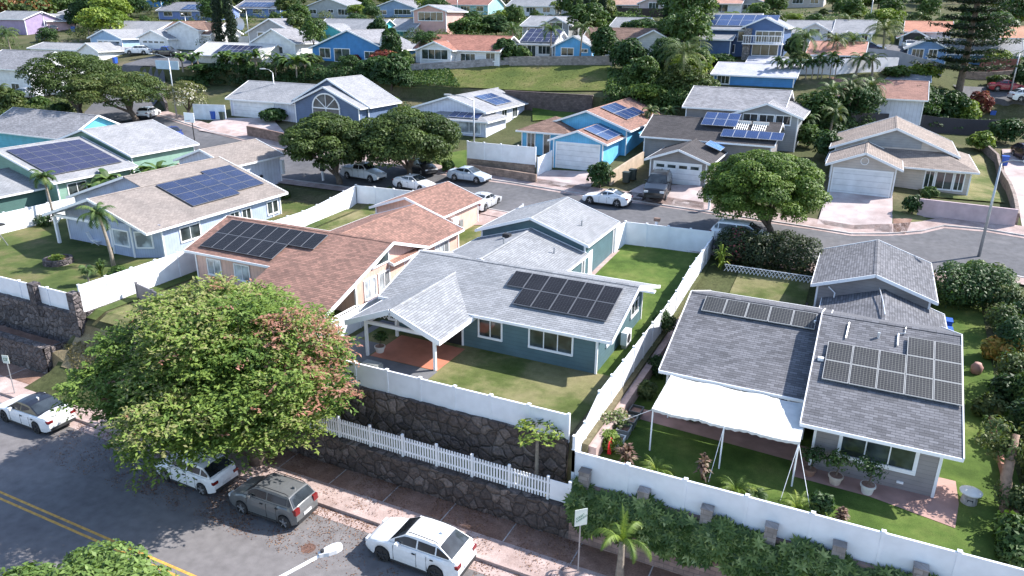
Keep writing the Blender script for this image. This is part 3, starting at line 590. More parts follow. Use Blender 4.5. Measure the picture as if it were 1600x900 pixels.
# ---- grey house right foreground
z = 2.8
hR = thing('house', 'grey house at right with dark shingle roof, gridded solar panels and a white shade canopy', 'house', (-1, 35, z))
vRr = vol(-.62, 5.25, 29.4, 43.6, 5.1, 'x', zr=7.45, zb=z-.1, wall=GRAY, roof=SHD, oh=.6, og=.6); build_vol(hR, vRr)
vRl = vol(-7.2, -.25, 31.65, 43.7, 5.05, 'x', zr=7.05, zb=z-.1, wall=GRAY, roof=SHD, oh=.6, og=.3); build_vol(hR, vRl)
vRc = vol(-.95, 5.55, 38, 46, 5.0, 'y', .33, z-.1, GRAY, SHD, oh=.4, og=.1); build_vol(hR, vRc)
vRg = vol(-1.65, 5.05, 45.4, 53.3, 5.85, 'y', zr=6.98, zb=z, wall=GRAY, roof=SHD, oh=.35, og=.35); build_vol(hR, vRg)
window(hR, '-y', 30.0, 1.05, 3.75, 3.85, 4.75, 3, fw=.14)
window(hR, '+x', 4.65, 33, 34.4, 4.0, 4.8, 2); door(hR, '-y', 32.25, -3.4, -1.4, z, 4.9); window(hR, '-y', 32.25, -6.3, -4.4, 3.7, 4.7, 2)
panels(hR, vRl, -1, -6.35, 4.75, 5, 1, 1.1, 1.25, SOL_G); 
panels(hR, vRr, -1, -.15, 2.75, 5, 2, 1.08, 1.28, SOL_G); panels(hR, vRr, -1, -.15+3*1.08, 2.75+2*1.28, 2, 1, 1.08, 1.28, SOL_G)
for P_ in (((.6,36.0),(.55,34.9)),((3.0,36.3),(2.98,35.9),(2.7,35.8),(2.7,35.0))):
    m = MB(); m.tube([(a, b, roofz(vRr, a, b)+.07) for a, b in P_], .035, 6); m.build('conduit', ALU, hR)
m = MB(); m.tube([(2.3, 41.0, 6.35), (2.2, 43.0, 6.35), (2.0, 45.3, 6.35)], .03, 6); m.build('conduit', ALU, hR)
m = MB(); m.tube([(5.35, 39.8, 5.2), (5.35, 43.2, 5.2)], .05, 6); m.build('gutter_pipe', WHITE, hR)
for x, y in ((1.9, 35.4), (-.9, 36.6)): vent(hR, x, y, roofz(vRr if x > 0 else vRl, x, y), .25, ALU)
m = MB(); m.box(-.45, -.2, 33.2, 33.4, 6.45, 6.6); m.build('junction_box', WHITE, hR)
m = MB(); m.tube([(-.7, 45.6, 5.9), (-.3, 45.5, 5.6), (-.32, 45.5, 3.4)], .04, 6); m.build('downpipe', WHITE, hR)
m = MB(); m.box(3.3, 3.55, 29.93, 29.98, 3.15, 3.25); m.build('outlet_box', WHITE, hR)
# canopy on posts
cn = thing('shade_canopy', 'white shade canopy on thin poles over the patio of the grey house', 'canopy', (-3.5, 30, z))
m = MB(); nx_, ny_ = 36, 14; rr = random.Random(3)
def cz(x, y): return 4.98-.12*math.sin(math.pi*((x+6.6)/6.1*3 % 1))*(.6)+rr.uniform(-.016, .016)
gx = [[(-6.6+6.1*i/nx_, 28.2+3.3*j/ny_, cz(-6.6+6.1*i/nx_, 0)+.0+(3.3*j/ny_)*.03) for i in range(nx_+1)] for j in range(ny_+1)]
for j in range(ny_):
    for i in range(nx_): m.face([gx[j][i], gx[j][i+1], gx[j+1][i+1], gx[j+1][i]])
for i in range(nx_): a, b = gx[0][i], gx[0][i+1]; m.face([(a[0],a[1],a[2]-.1-.04*(i % 2)), (b[0],b[1],b[2]-.1-.04*((i+1) % 2)), b, a])
m.build('canopy_cloth', plain('canopy_fabric', (.56, .56, .55), .85, .1, 2.5, .3, bs=4), cn, smooth=True)
for x, y in ((-6.55, 28.25), (-3.5, 28.2), (-.55, 28.25), (-6.55, 31.4), (-.6, 31.4)):
    m = MB(); m.tube([(x, y, Th(x, y)), (x, y, 4.95)], .035, 6); m.build('pole', VINYL, cn)
for a, b in (((-3.5,28.2,4.9),(-3.7,27.0,2.85)),((-.55,28.25,4.9),(-.85,27.0,2.85)),((-.55,28.25,4.9),(.35,26.6,2.85)),((-6.6,28.2,4.9),(-8.3,29.0,3.4))):
    m = MB(); m.tube([a, b], .012, 4); m.build('guy_rope', VINYL, cn)
PINKP = plain('pink_paving', (.36,.22,.19), .85, .22, 1.2, .15)
polypatch('patio', PINKP, [(-8.3,30.7,0),(-.75,30.2,0),(-.6,29.0,0),(2.4,28.9,0),(5.35,28.2,0),(5.6,30,0),(5.6,38,0),(4.7,38,0),(4.7,30.2,0),(0,30.4,0),(-.3,32.3,0),(-7,32.3,0),(-8.3,33,0)], .06, z=2.8)
hN = thing('house', 'bluish grey house wall with light roof just inside the right edge behind the shrubs', 'house', (16, 38, 2.8))
build_vol(hN, vol(11.6, 22.0, 29.5, 47, 5.3, 'y', .3, 2.2, NAVY, SHL, oh=.5, og=.4)); window(hN, '-y', 29.9, 14, 16, 3.9, 4.9, 2); window(hN, '-x', 12.1, 34, 36, 3.9, 4.9, 2)
# ---- peach house
z = 3.7
hP = thing('house', 'peach house with brown red roof and black solar panels, behind the big flowering tree', 'house', (-31, 38, z))
vP = vol(-39.9, -25.9, 33.0, 41.1, 5.95, 'x', zr=7.35, zb=z-.1, wall=PEACH, roof=SHR, oh=.5, og=.45); vP['eave_to'] = -32.5; build_vol(hP, vP)
vPc = vol(-34.4, -25.95, 37, 46.2, 5.9, 'y', zr=7.3, zb=z, wall=PEACH, roof=SHR, oh=.45, og=.1); build_vol(hP, vPc)
vPg = vol(-35.0, -28.2, 47.0, 53.6, 6.35, 'y', zr=7.5, zb=z+.1, wall=PEACH, roof=SHR, oh=.35, og=.4); build_vol(hP, vPg)
m = MB(); sl = (7.35-5.95)/4.05                        # lean-to porch roof carrying the slope down to the front
P5 = [(-32.5,29.7),(-25.9,29.7),(-25.9,33.0),(-32.5,33.0)]; zz = lambda y: 5.95+(y-33.0)*sl
m.face([(x,y,zz(y)+.1) for x,y in P5], [(x, (y-33)*math.hypot(1, sl)) for x,y in P5]); m.m = 1; m.face([(x,y,zz(y)) for x,y in P5][::-1]); m.build('porch_roof', [SHR, WHITE], hP)
m = MB(); m.bar((-32.5,29.68,zz(29.7)), (-25.87,29.68,zz(29.7)), .05, .22); m.bar((-25.88,29.7,zz(29.7)), (-25.88,33.0,zz(33)), .05, .24); m.build('fascia', WHITE, hP)
for x in (-32.2, -29.3, -26.25): post(hP, x, 30.0, 3.0, 4.95, .12)
m = MB(); m.box(-32.4, -25.95, 29.85, 33.5, 3.6, 3.75); m.build('porch_deck', GREYP, hP)
m = MB()
for i in range(15): y = 30.0+i*.2; m.box(-26.06, -26.0, y, y+.06, 3.75, 4.5)
for i in range(30): x = -32.2+i*.2; m.box(x, x+.06, 29.92, 29.98, 3.75, 4.5)
m.box(-26.08, -25.98, 29.9, 33.0, 4.5, 4.58); m.box(-32.3, -26, 29.9, 30.0, 4.5, 4.58); m.build('porch_railing', WHITE, hP)
m = MB(); m.box(-26.4, -26.35, 30.4, 33.4, 3.75, 3.76)
for a, b in ((34.4, 35.5), (35.9, 37.0)): window(hP, '+x', -26.35, a, b, 4.4, 5.55, 2, CURT)
m = MB(); q = [(-26.33, 35.2, 6.15), (-26.33, 37.0, 6.15), (-26.33, 37.0, 6.95)]; m.face(q); m.build('gable_window', GLASS, hP)
m = MB()
for a, b in ((q[0], q[1]), (q[1], q[2]), (q[2], q[0])): m.bar(a, b, .1, .1)
m.build('gable_window_frame', WHITE, hP)
window(hP, '+x', -26.4, 38.9, 40.4, 4.5, 5.5, 2, CURT); window(hP, '+x', -26.4, 42.8, 44.6, 4.5, 5.5, 3, CURT)
window(hP, '-y', 33.5, -38.4, -37.3, 4.5, 5.5, 2, CURT); window(hP, '-y', 33.5, -36, -34.8, 4.5, 5.5, 2, CURT)
panels(hP, vP, -1, -38.95, .55, 6, 2, 1.04, 1.62); panels(hP, vP, -1, -38.95+6*1.04, .55+1.62, 2, 1, 1.04, 1.62); panels(hP, vP, -1, -38.95+6*1.04, 1.35, 0, 1, 1.04, 1.62)
m = MB(); m.box(-28.5, -28.25, 48.6, 49.5, 5.3, 5.9); m.build('wall_ac_unit', VINYL, hP)
m = MB(); m.box(-28.5, -28.3, 49.8, 50.3, 4.9, 5.5); m.build('meter_box', GREYM, hP)
# ---- lavender grey house at left
z = 3.7
hL = thing('house', 'lavender grey house with tan roof, angled bay window and blue black solar array', 'house', (-51, 42, z))
vLa = vol(-56.6, -45.2, 34.4, 49.0, 6.0, 'y', zr=7.88, zb=z-.1, wall=LAV, roof=SHT, oh=.4, og=1.6); build_vol(hL, vLa)
vLb = vol(-60.4, -45.23, 39.0, 48.9, 6.02, 'y', zr=8.5, zb=z-.1, wall=LAV, roof=SHT, oh=.4, og=.5); vLb['skipr'] = True; build_vol(hL, vLb)
vLg = vol(-59.1, -51.8, 49.2, 56.3, 7.6, 'y', zr=8.9, zb=z+.3, wall=LAVW, roof=SHT, oh=.4, og=.4); build_vol(hL, vLg)
post(hL, -56.0, 34.9, z, 6.2, .2); m = MB(); m.box(-56.1, -51.2, 34.8, 35.0, 5.95, 6.15); m.build('porch_beam', WHITE, hL)
m = MB(); m.bar((-56.0,34.95,5.3), (-55.2,34.95,6.0), .1, .1); m.build('brace', WHITE, hL)
# bay
m = MB(); bay = [(-50.6, 36.0), (-49.6, 34.95), (-47.2, 34.95), (-45.6, 36.0)]; bay = [(-51.3,36.0),(-49.8,35.0),(-47.6,35.0),(-45.6,36.0)]
for (a, b), (c, d) in zip(bay, bay[1:]): m.face([(a,b,z-.1),(c,d,z-.1),(c,d,6.3),(a,b,6.3)])
m.face([(a,b,6.3) for a,b in bay]); m.build('bay_wall', LAV, hL)
m = MB(); g = MB()
for (a, b), (c, d) in zip(bay, bay[1:]):
    A = Vector((a,b,0)); B = Vector((c,d,0)); dr = (B-A).normalized(); nn = Vector((dr.y,-dr.x,0)); L_ = (B-A).length
    m = MB(); m.tube([A+Vector((0,0,z)), A+Vector((0,0,6.1))], .08, 6); m.build('bay_post', WHITE, hL); m = MB()
    if L_ > 1.9 and a > -51:
        t0, t1 = .25, L_-(.3 if a < -48 else .75); p = [A+dr*t0+nn*.03, A+dr*t1+nn*.03]
        for q0, q1 in ((p[0], p[1]),): 
            m.bar(q0+Vector((0,0,4.55)), q1+Vector((0,0,4.55)), .08, .1); m.bar(q0+Vector((0,0,5.75)), q1+Vector((0,0,5.75)), .08, .1)
            for q in (q0, q1): m.bar(q+Vector((0,0,4.5)), q+Vector((0,0,5.8)), .09, .09)
            m.build('bay_window_frame', WHITE, hL); m = MB()
            g.face([tuple(q0+Vector((0,0,4.6))-nn*.01), tuple(q1+Vector((0,0,4.6))-nn*.01), tuple(q1+Vector((0,0,5.7))-nn*.01), tuple(q0+Vector((0,0,5.7))-nn*.01)])
g.build('bay_window_pane', CURT, hL)
for a, b in ((37.6, 39.4), (42.6, 43.5), (43.9, 44.8), (46.8, 48)): window(hL, '+x', -45.6, a, b, 4.6, 5.6, 2)
SOL_I = solar('indigo_solar_cells', (.014, .02, .055), (.09, .1, .16), 8, 6, .05, .9)
panels(hL, vLb, 1, 40.0, 1.5, 3, 4, 1.66, 1.02, SOL_I, frame=DKF); panels(hL, vLb, 1, 44.98, 2.0, 2, 4, 1.66, 1.02, SOL_I, frame=DKF)
m = MB(); m.tube([(-51.65, 52.6, 6.3), (-51.5, 52.6, 6.2)], .16, 8); m.build('wall_lamp', BLACK, hL)
m = MB(); m.box(-51.8, -51.6, 55.5, 55.9, 5.9, 7.3); m.build('sign_bracket', WHITE, hL)
polypatch('patio', plain('brown_patio', (.2, .08, .06), .8, .2), [(-56.2,34.9,0),(-51,34.9,0),(-51,37,0),(-56.2,37,0)], .06, z=3.7)
# ---- green house far left
z = 3.9
hG = thing('house', 'sage green house at the left edge, roof covered by a large dark purple solar array', 'house', (-72, 48, z))
vGa = vol(-82.5, -66.5, 42.0, 51.0, 6.0, 'y', zr=8.4, zb=z-.3, wall=GREEN, roof=SHL, oh=.5, og=.6); build_vol(hG, vGa)
vGu = vol(-81.5, -67.6, 51.2, 60.0, 6.9, 'y', zr=9.1, zb=z, wall=GREEN, roof=SHL, oh=.45, og=.4); build_vol(hG, vGu)
vGf = vol(-79, -68.4, 37.0, 43, 5.3, 'y', sl=.25, zb=z-.3, wall=DGREEN, roof=SHG, oh=.4, og=.4); build_vol(hG, vGf)
SOL_P = solar('purple_black_solar', (.022, .02, .05), (.1, .1, .16), 10, 6, .03, .96)
panels(hG, vGa, 1, 42.7, 1.3, 5, 5, 1.5, 1.25, SOL_P, frame=DKF)
for a, b in ((43.6, 45.4), (47, 48.8)): window(hG, '+x', -67.0, a, b, 4.5, 5.6, 2)
window(hG, '-y', 42.5, -76, -74.5, 4.2, 5.3, 2)
# ------------------------------------------------------------------ houses placed from their front wall
def fh(label, base, L, Rr, ey, ry, axis='x', dep=9, wall=WHT, roof=SHL, wins=(), gar=None, more=(), hip=False, sol=None, oh=.5, cat='house', side=None, dx=None, trim=None, glass=None, zd=0, maxs=.5):
    bx, by = base; p = GT(bx, by); z0 = p[2]-zd; y0 = p[1]; root = thing('house', label, cat, (p[0], p[1]+dep/2, z0)); vs = []
    def one(y0, z0, L, Rr, ey, ry, axis, dep, wall, roof, wins, gar, hip, sol, oh, glass, ye=None):
        yr = y0-oh if axis == 'x' else y0-.35
        x0, _, ze = ONY(L, ey, yr); x1 = XAT(Rr, yr, ze)
        if axis == 'x': zr = ZAT(ry, (x0+x1)/2, y0+dep/2); run = dep/2+oh
        else: zr = ZAT(ry, (x0+x1)/2, yr); run = (x1-x0)/2
        s = min(maxs, max(.16, (zr-ze)/run)); zr = ze+s*run
        v = vol(x0, x1, yr, y0+dep+(oh if axis == 'x' else .35), ze, axis, zr=zr, zb=z0-1.2, wall=wall, roof=roof, oh=oh, og=.35, hip=hip, trim=trim); build_vol(root, v); vs.append(v)
        a, b = (x0+.35, x1-.35) if axis == 'x' else (x0+oh, x1-oh); H_ = ze-z0+(.1 if axis == 'x' else .2)
        for w_ in wins:
            u0, u1, h0, h1 = w_[:4]; n = w_[4] if len(w_) > 4 else 2
            f = min(1, 2.4/H_) if H_ > 3.4 and h1 <= 1 and not (len(w_) > 5) else 1
            window(root, '-y', y0, a+(b-a)*u0, a+(b-a)*u1, z0+H_*h0*f, z0+H_*h1*f, n, glass or GLASS, fw=.1)
        if gar: garage_door(root, '-y', y0, a+(b-a)*gar[0], a+(b-a)*gar[1], z0, z0+H_*(gar[2] if len(gar) > 2 else .85), len(gar) > 3)
        if sol:
            side_, f0, w0, nu, nw, pu, pw, mt = sol; lo, ln = (v['x0'], v['x1']-v['x0']) if axis == 'x' else (v['y0'], v['y1']-v['y0']); panels(root, v, side_, lo+ln*f0, w0, nu, nw, pu, pw, mt)
        return v
    one(y0, z0, L, Rr, ey, ry, axis, dep, wall, roof, wins, gar, hip, sol, oh, glass)
    for q in more:
        q = dict(q); dy = q.pop('dy', 0); q.setdefault('zz', z0)
        one(y0+dy, q['zz'], q['L'], q['R'], q['ey'], q['ry'], q.get('axis', 'x'), q.get('dep', 8), q.get('wall', wall), q.get('roof', roof), q.get('wins', ()), q.get('gar'), q.get('hip', False), q.get('sol'), q.get('oh', .5), q.get('glass', glass))
    if side: 
        v = vs[0]
        for t0, t1, h0, h1 in side: window(root, '+x', v['x1']-(.35 if v['axis'] == 'x' else oh), y0+dep*t0, y0+dep*t1, z0+(v['ze']-z0)*h0, z0+(v['ze']-z0)*h1, 2)
    return root, vs, z0, y0
W2 = ((.1,.25,.4,.85),(.4,.6,.4,.85,3),(.75,.9,.4,.85))
exec_list = []
# first row across the upper street
hU1, vs, z0, y0 = fh('slate blue house with a great arched window and a white garage on its left wing', (520,196), 453, 578, 160, 113, 'y', 6, NAVY, SHL, (), None,
   more=(dict(L=352, R=462, ey=155, ry=130, axis='x', dep=8, wall=LAVW, gar=(.05, .66, .9), dy=-.6), dict(L=453, R=563, ey=163, ry=137, axis='y', dep=5, dy=-1.6, wall=NAVY)))
v = vs[2]; cx = (v['x0']+v['x1'])/2; yw = v['y0']+.35; zc = z0+2.2; rad = 2.0; g = MB(); g.face([(cx+rad*math.cos(t*math.pi/16), yw-.03, zc+rad*.85*math.sin(t*math.pi/16)) for t in range(17)]); g.face([(cx-rad, yw-.03, z0+.4), (cx+rad, yw-.03, z0+.4), (cx+rad, yw-.03, zc), (cx-rad, yw-.03, zc)]); g.build('arched_pane', GLASS, hU1)
g = MB()
for t in range(16): a, b = t*math.pi/16, (t+1)*math.pi/16; g.bar((cx+rad*math.cos(a), yw-.05, zc+rad*.85*math.sin(a)), (cx+rad*math.cos(b), yw-.05, zc+rad*.85*math.sin(b)), .12, .16)
for a in (.25, .5, .75): g.bar((cx, yw-.05, zc), (cx+rad*math.cos(a*math.pi), yw-.05, zc+rad*.85*math.sin(a*math.pi)), .06, .09)
g.bar((cx-rad, yw-.05, zc), (cx+rad, yw-.05, zc), .08, .14); g.bar((cx-rad, yw-.05, z0+.4), (cx-rad, yw-.05, zc), .1, .16); g.bar((cx+rad, yw-.05, z0+.4), (cx+rad, yw-.05, zc), .1, .16); g.bar((cx, yw-.05, z0+.4), (cx, yw-.05, zc), .08, .12); g.build('arched_window_frame', WHITE, hU1)
hU2, vs, z0, y0 = fh('pale blue house with grey roof and blue solar panels behind the tall lamp post', (722,206), 642, 760, 169, 147, 'y', 23, LAVW, SHL, (), None,
   more=(dict(L=652, R=762, ey=184, ry=160, axis='x', dep=5, dy=-1.5, wall=LAVW, hip=True, wins=((.1,.3,.1,.9),(.4,.9,.1,.9,3)), glass=CURT, sol=(-1, .42, .5, 4, 1, 1.0, 1.5, SOL_U)),), maxs=.3)
v = vs[0]; panels(hU2, v, 1, v['y0']+4.2, .9, 3, 1, 1.5, 1.8, SOL_U); panels(hU2, v, 1, v['y0']+4.2, 2.75, 3, 1, 1.5, 1.3, SOL_U)
for a in (2, 5, 8): window(hU2, '+x', v['x1']-.5, v['y0']+a, v['y0']+a+1.3, z0+1.0, z0+2.1, 2)
hU3, vs, z0, y0 = fh('bright sky blue house with terracotta roof and white double garage door', (900,265), 856, 948, 220, 196, 'y', 7, SKYB, SHR, (), (.07, .93, .88),
   more=(dict(L=806, R=890, ey=205, ry=183, axis='x', dep=6, dy=3.2, wall=SKYB, hip=True, roof=SHN, wins=((.15,.3,.3,.9),(.5,.62,.1,.9,1))), dict(L=848, R=985, ey=196, ry=171, axis='y', dep=22, dy=5.5, wall=SKYB)), maxs=.36)
v = vs[0]; panels(hU3, v, 1, v['y0']+1.2, .35, 3, 2, 1.8, 1.35, SOL_U); v = vs[2]; panels(hU3, v, 1, v['y0']+3.5, 1.6, 4, 1, 1.7, 1.6, SOL_U); panels(hU3, v, 1, v['y0']+3.5, 3.25, 3, 1, 1.7, 1.6, SOL_U)
hU4, vs, z0, y0 = fh('grey house with dark felt roof full of solar panels, black pickup standing before its garage', (1050,288), 1007, 1112, 250, 227, 'y', 8, GRAY, SHK, (), (.08, .9, .85, 1),
   more=(dict(L=1000, R=1210, ey=214, ry=186, axis='x', dep=8, dy=7, wall=GRAY, roof=SHK), dict(L=1066, R=1225, ey=168, ry=138, axis='x', dep=9, dy=15, wall=GRAY, roof=SHM, oh=.5), dict(L=1140, R=1255, ey=180, ry=150, axis='y', dep=9, dy=13.5, wall=GRY2, roof=SHM, wins=((.14,.36,.84,1.0,2,1),(.4,.62,.84,1.0,2,1),(.66,.88,.84,1.0,2,1)))), maxs=.36)
v = vs[1]; L_ = v['x1']-v['x0']; panels(hU4, v, -1, v['x0']+L_*.42, 2.6, 3, 2, 1.15, 1.4, SOL_U, lift=.4); panels(hU4, v, -1, v['x0']+L_*.6, .7, 5, 1, 1.15, 1.5, SOL_U, lift=.3)
for k in range(2):
    m = MB(); x = v['x0']+L_*(.67+.13*k)
    for i in range(7): q = roofz(v, 0, v['y0']+3.0); m.tube([(x+i*.2, v['y0']+2.4, roofz(v, 0, v['y0']+2.4)+.12), (x+i*.2, v['y0']+3.7, roofz(v, 0, v['y0']+3.7)+.12)], .05, 6)
    m.box(x-.1, x+1.4, v['y0']+3.7, v['y0']+3.95, roofz(v, 0, v['y0']+3.8), roofz(v, 0, v['y0']+3.8)+.3); m.build('solar_water_heater', ALU, hU4)
v = vs[0]; panels(hU4, v, 1, v['y0']+4.4, .3, 2, 1, 1.2, 1.6, SOL_L, lift=.5)
hU5, vs, z0, y0 = fh('beige house with tan roof, wide white garage door and a bay window, at the right', (1340,306), 1290, 1411, 258, 240, 'y', 6, BEIGE, SHB, (), (.05, .95, .82),
   more=(dict(L=1290, R=1530, ey=252, ry=215, axis='x', dep=9, dy=4.2, wall=BEIGE, hip=True, wins=((.69,.745,.2,.86),(.765,.87,.2,.86),(.89,.945,.2,.86))), dict(L=1296, R=1500, ey=232, ry=184, axis='y', dep=9, dy=6.5, wall=BEIGE)), maxs=.4)
v = vs[0]; cx = (v['x0']+v['x1'])/2; m = MB()
for t in range(16): a, b = t*math.pi/8, (t+1)*math.pi/8; m.bar((cx+.3*math.cos(a), y0-.05, v['ze']+.55+.3*math.sin(a)), (cx+.3*math.cos(b), y0-.05, v['ze']+.55+.3*math.sin(b)), .05, .06)
m.build('round_gable_vent', WHITE, hU5)
v = vs[2]; cx = (v['x0']+v['x1'])/2; yw = v['y0']+.35; m = MB(); hz_ = v['ze']+.5; zt_ = lambda x: v['zr']-(v['zr']-v['ze'])*abs(x-cx)/((v['x1']-v['x0'])/2)-.15; m.face([(cx-2.2,yw-.02,hz_), (cx+2.2,yw-.02,hz_), (cx+2.2,yw-.02,zt_(cx+2.2)), (cx,yw-.02,zt_(cx)), (cx-2.2,yw-.02,zt_(cx-2.2))]); m.build('gable_shade_panel', GRY2, hU5)  # flat grey panel, its darker colour paints the shade of a recess
for hh, idx in ((hU3, None), (hU4, None)):
    pass
# blue hut at left edge beyond the green house
fh('turquoise house with dark grey roof and white trim at the far left edge', (50,240), -30, 103, 204, 172, 'x', 8, siding('pale_turquoise', (.12, .45, .58), .3), SHM, ((.75,.9,.3,.8),), zd=1)
# second row and beyond
fh('strong blue gabled house with a white satellite dish at its corner', (545,98), 482, 609, 76, 48, 'y', 9, BLU, SHM, ((.1,.24,.25,.95),(.3,.5,.0,.95),(.7,.82,.3,.8)), maxs=.4)
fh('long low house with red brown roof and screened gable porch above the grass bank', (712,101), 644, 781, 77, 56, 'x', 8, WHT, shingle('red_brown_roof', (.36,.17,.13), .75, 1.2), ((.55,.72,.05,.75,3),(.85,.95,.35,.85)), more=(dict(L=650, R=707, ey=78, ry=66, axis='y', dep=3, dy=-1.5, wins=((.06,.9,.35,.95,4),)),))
fh('pink two storey tower house with white gable roof', (668,57), 641, 699, 18, 8, 'y', 7, PINK, SHL, ((.15,.9,.62,.93,4,1),))
fh('sky blue gabled house with a purple solar roof wing, beside the grass bank', (894,93), 861, 929, 74, 57, 'y', 8, siding('sky_blue_two', (.12,.4,.72), .25, True), SHL, ((.18,.5,.3,.85,2),(.7,.88,.6,.8)), more=(dict(L=809, R=866, ey=69, ry=49, axis='x', dep=6, dy=.5, wall=WHT, wins=((.2,.45,.0,.85),(.55,.9,.3,.85,3)), sol=(-1, .05, .4, 5, 3, 1.1, 1.3, SOL_P)),))
fh('grey roofed house with an open gable and dark loft, behind the sky blue one', (850,68), 812, 893, 41, 26, 'x', 8, GRY2, SHL, W2, more=(dict(L=843, R=892, ey=40, ry=27, axis='y', dep=4, dy=-1, wins=((.25,.75,.8,1.1,2,1),)),))
fh('cream gabled house with dark brown roof half hidden by trees', (985,88), 905, 1050, 66, 45, 'x', 7, WHT, SHN, W2, more=(dict(L=992, R=1049, ey=62, ry=48, axis='y', dep=5, dy=-1, wall=siding('cream', (.6,.58,.55), .3)),))
fh('low house with a blue grey roof carrying two skylight panels', (985,55), 950, 1006, 44, 28, 'x', 8, WHT, SHG, W2, sol=(-1, .45, .8, 3, 1, 1.5, 2.0, SOL_U))
hB, vs, z0, y0 = fh('two storey dark blue house with stone pillar, balcony and solar roof', (1150,88), 1086, 1180, 46, 22, 'x', 10, siding('deep_blue', (.07,.13,.28), .22), SHL, ((.1,.35,.15,.42,2,1),(.45,.7,.15,.42,2,1),(.12,.25,.6,.85,2,1),(.75,.95,.58,.9,2,1)), more=(dict(L=1158, R=1231, ey=44, ry=28, axis='y', dep=9, dy=-1.5, wins=((.25,.9,.08,.42,3,1),(.3,.95,.52,.85,4,1))), dict(L=1090, R=1145, ey=62, ry=55, axis='x', dep=2.5, dy=-2.2)), sol=(-1, .12, 1, 6, 2, 1.6, 2, SOL_U))
v = vs[1]; post(hB, v['x0']+1.0, v['y0']-.2, z0-.5, v['ze'], .9, stone('pillar_stone', (.2,.18,.18), (.3,.28,.27), (.1,.1,.1), 3), 'stone_pillar')
m = MB(); zq = z0+(v['ze']-z0)*.5
for i in range(16): x = v['x0']+.6+i*(v['x1']-v['x0']-1)/15; m.box(x, x+.05, v['y0']-1.2, v['y0']-1.15, zq, zq+.9)
m.box(v['x0']+.5, v['x1']-.3, v['y0']-1.25, v['y0']-1.1, zq+.9, zq+1); m.box(v['x0']+.5, v['x1']-.3, v['y0']-1.25, v['y0']+.3, zq-.15, zq); m.build('balcony', WHITE, hB)
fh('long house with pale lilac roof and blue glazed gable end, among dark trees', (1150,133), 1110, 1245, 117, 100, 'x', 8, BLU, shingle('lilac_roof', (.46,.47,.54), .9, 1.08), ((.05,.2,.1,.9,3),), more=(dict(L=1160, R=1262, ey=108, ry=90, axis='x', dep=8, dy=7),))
fh('house with soft grey roof and small dark gable, left of the palm row', (1270,66), 1218, 1322, 52, 33, 'x', 9, WHT, SHL, W2, more=(dict(L=1247, R=1298, ey=49, ry=36, axis='y', dep=4, dy=-1, wins=((.3,.7,.8,1.1,2,1),)),))
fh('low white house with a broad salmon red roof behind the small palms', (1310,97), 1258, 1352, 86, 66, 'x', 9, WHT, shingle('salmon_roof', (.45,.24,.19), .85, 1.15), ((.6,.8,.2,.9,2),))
fh('grey roofed house with pale green walls behind the palms', (1350,70), 1300, 1366, 52, 32, 'x', 8, siding('pale_green', (.45,.55,.48), .3), SHL, W2)
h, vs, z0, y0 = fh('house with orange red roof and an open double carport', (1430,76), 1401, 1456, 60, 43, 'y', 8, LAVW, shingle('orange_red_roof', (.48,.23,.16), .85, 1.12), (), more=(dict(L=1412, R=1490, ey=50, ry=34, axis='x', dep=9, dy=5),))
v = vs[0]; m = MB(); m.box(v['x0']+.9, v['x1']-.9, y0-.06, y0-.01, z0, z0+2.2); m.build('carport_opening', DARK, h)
fh('light blue gabled house with an arched window and white trim beside the tall pine', (1450,98), 1413, 1487, 77, 61, 'y', 10, siding('periwinkle', (.17,.3,.55), .25), SHL, ((.12,.4,.1,.9,3),(.55,.75,.3,.9,2)), more=(dict(L=1440, R=1600, ey=84, ry=62, axis='x', dep=8, dy=5, wall=siding('periwinkle2', (.15,.32,.6), .25), wins=((.7,.75,.2,.8),(.85,.9,.2,.8))),))
fh('white walled house with an orange tile roof at the right edge', (1600,80), 1562, 1680, 60, 42, 'x', 9, WHT, shingle('orange_tile', (.5,.27,.18), .85, 1.12), W2)
fh('long white house with dull red roof and purple solar strip behind the palm thicket', (1360,182), 1222, 1450, 147, 118, 'x', 10, LAVW, shingle('dull_red_roof', (.3,.17,.14), .8, 1.15), ((.45,.52,.3,.85),(.62,.7,.3,.85)), sol=(-1, .0, 1.3, 4, 1, 1.6, 1.6, SOL_P), maxs=.3)
fh('low building with sheet metal roof among the palms at right', (1400,130), 1362, 1455, 125, 118, 'x', 6, WHT, SHL, ())
# left background
fh('mauve house with pale blue roof at the top left edge', (15,54), -20, 36, 30, 18, 'x', 8, PUR, SHG, ())
fh('small pink gabled garage with white door', (54,50), 37, 72, 33, 22, 'y', 7, siding('light_pink', (.6,.4,.42), .3), SHL, (), (.08, .92, .8))
fh('small dark blue house with a white window, far top left', (102,34), 88, 124, 21, 15, 'x', 6, siding('dusty_blue', (.1,.2,.36), .3), SHL, ((.3,.6,.3,.8,2),))
fh('light blue house with blue gabled garage on the left street', (166,82), 136, 190, 60, 47, 'y', 9, siding('powder_blue', (.3,.44,.62), .25), SHL, (), (.22, .95, .8, 1), more=(dict(L=148, R=236, ey=50, ry=34, axis='x', dep=10, dy=7, wall=WHT),))
fh('white gabled garage house with brown roofed wing, next to the blue garage', (238,80), 212, 262, 60, 48, 'y', 9, WHT, SHL, (), (.1, .9, .8, 1), more=(dict(L=245, R=328, ey=53, ry=33, axis='x', dep=7, dy=3, roof=SHN, wins=((.6,.75,.3,.8),)), dict(L=256, R=310, ey=47, ry=34, axis='y', dep=5, dy=2, roof=SHN)))
fh('long white shed with pale roof beyond the spreading trees', (90,92), 42, 122, 76, 68, 'x', 6, WHT, SHL, ())
fh('small white gabled house right behind the spreading trees', (136,96), 119, 153, 80, 68, 'y', 7, WHT, SHL, ())
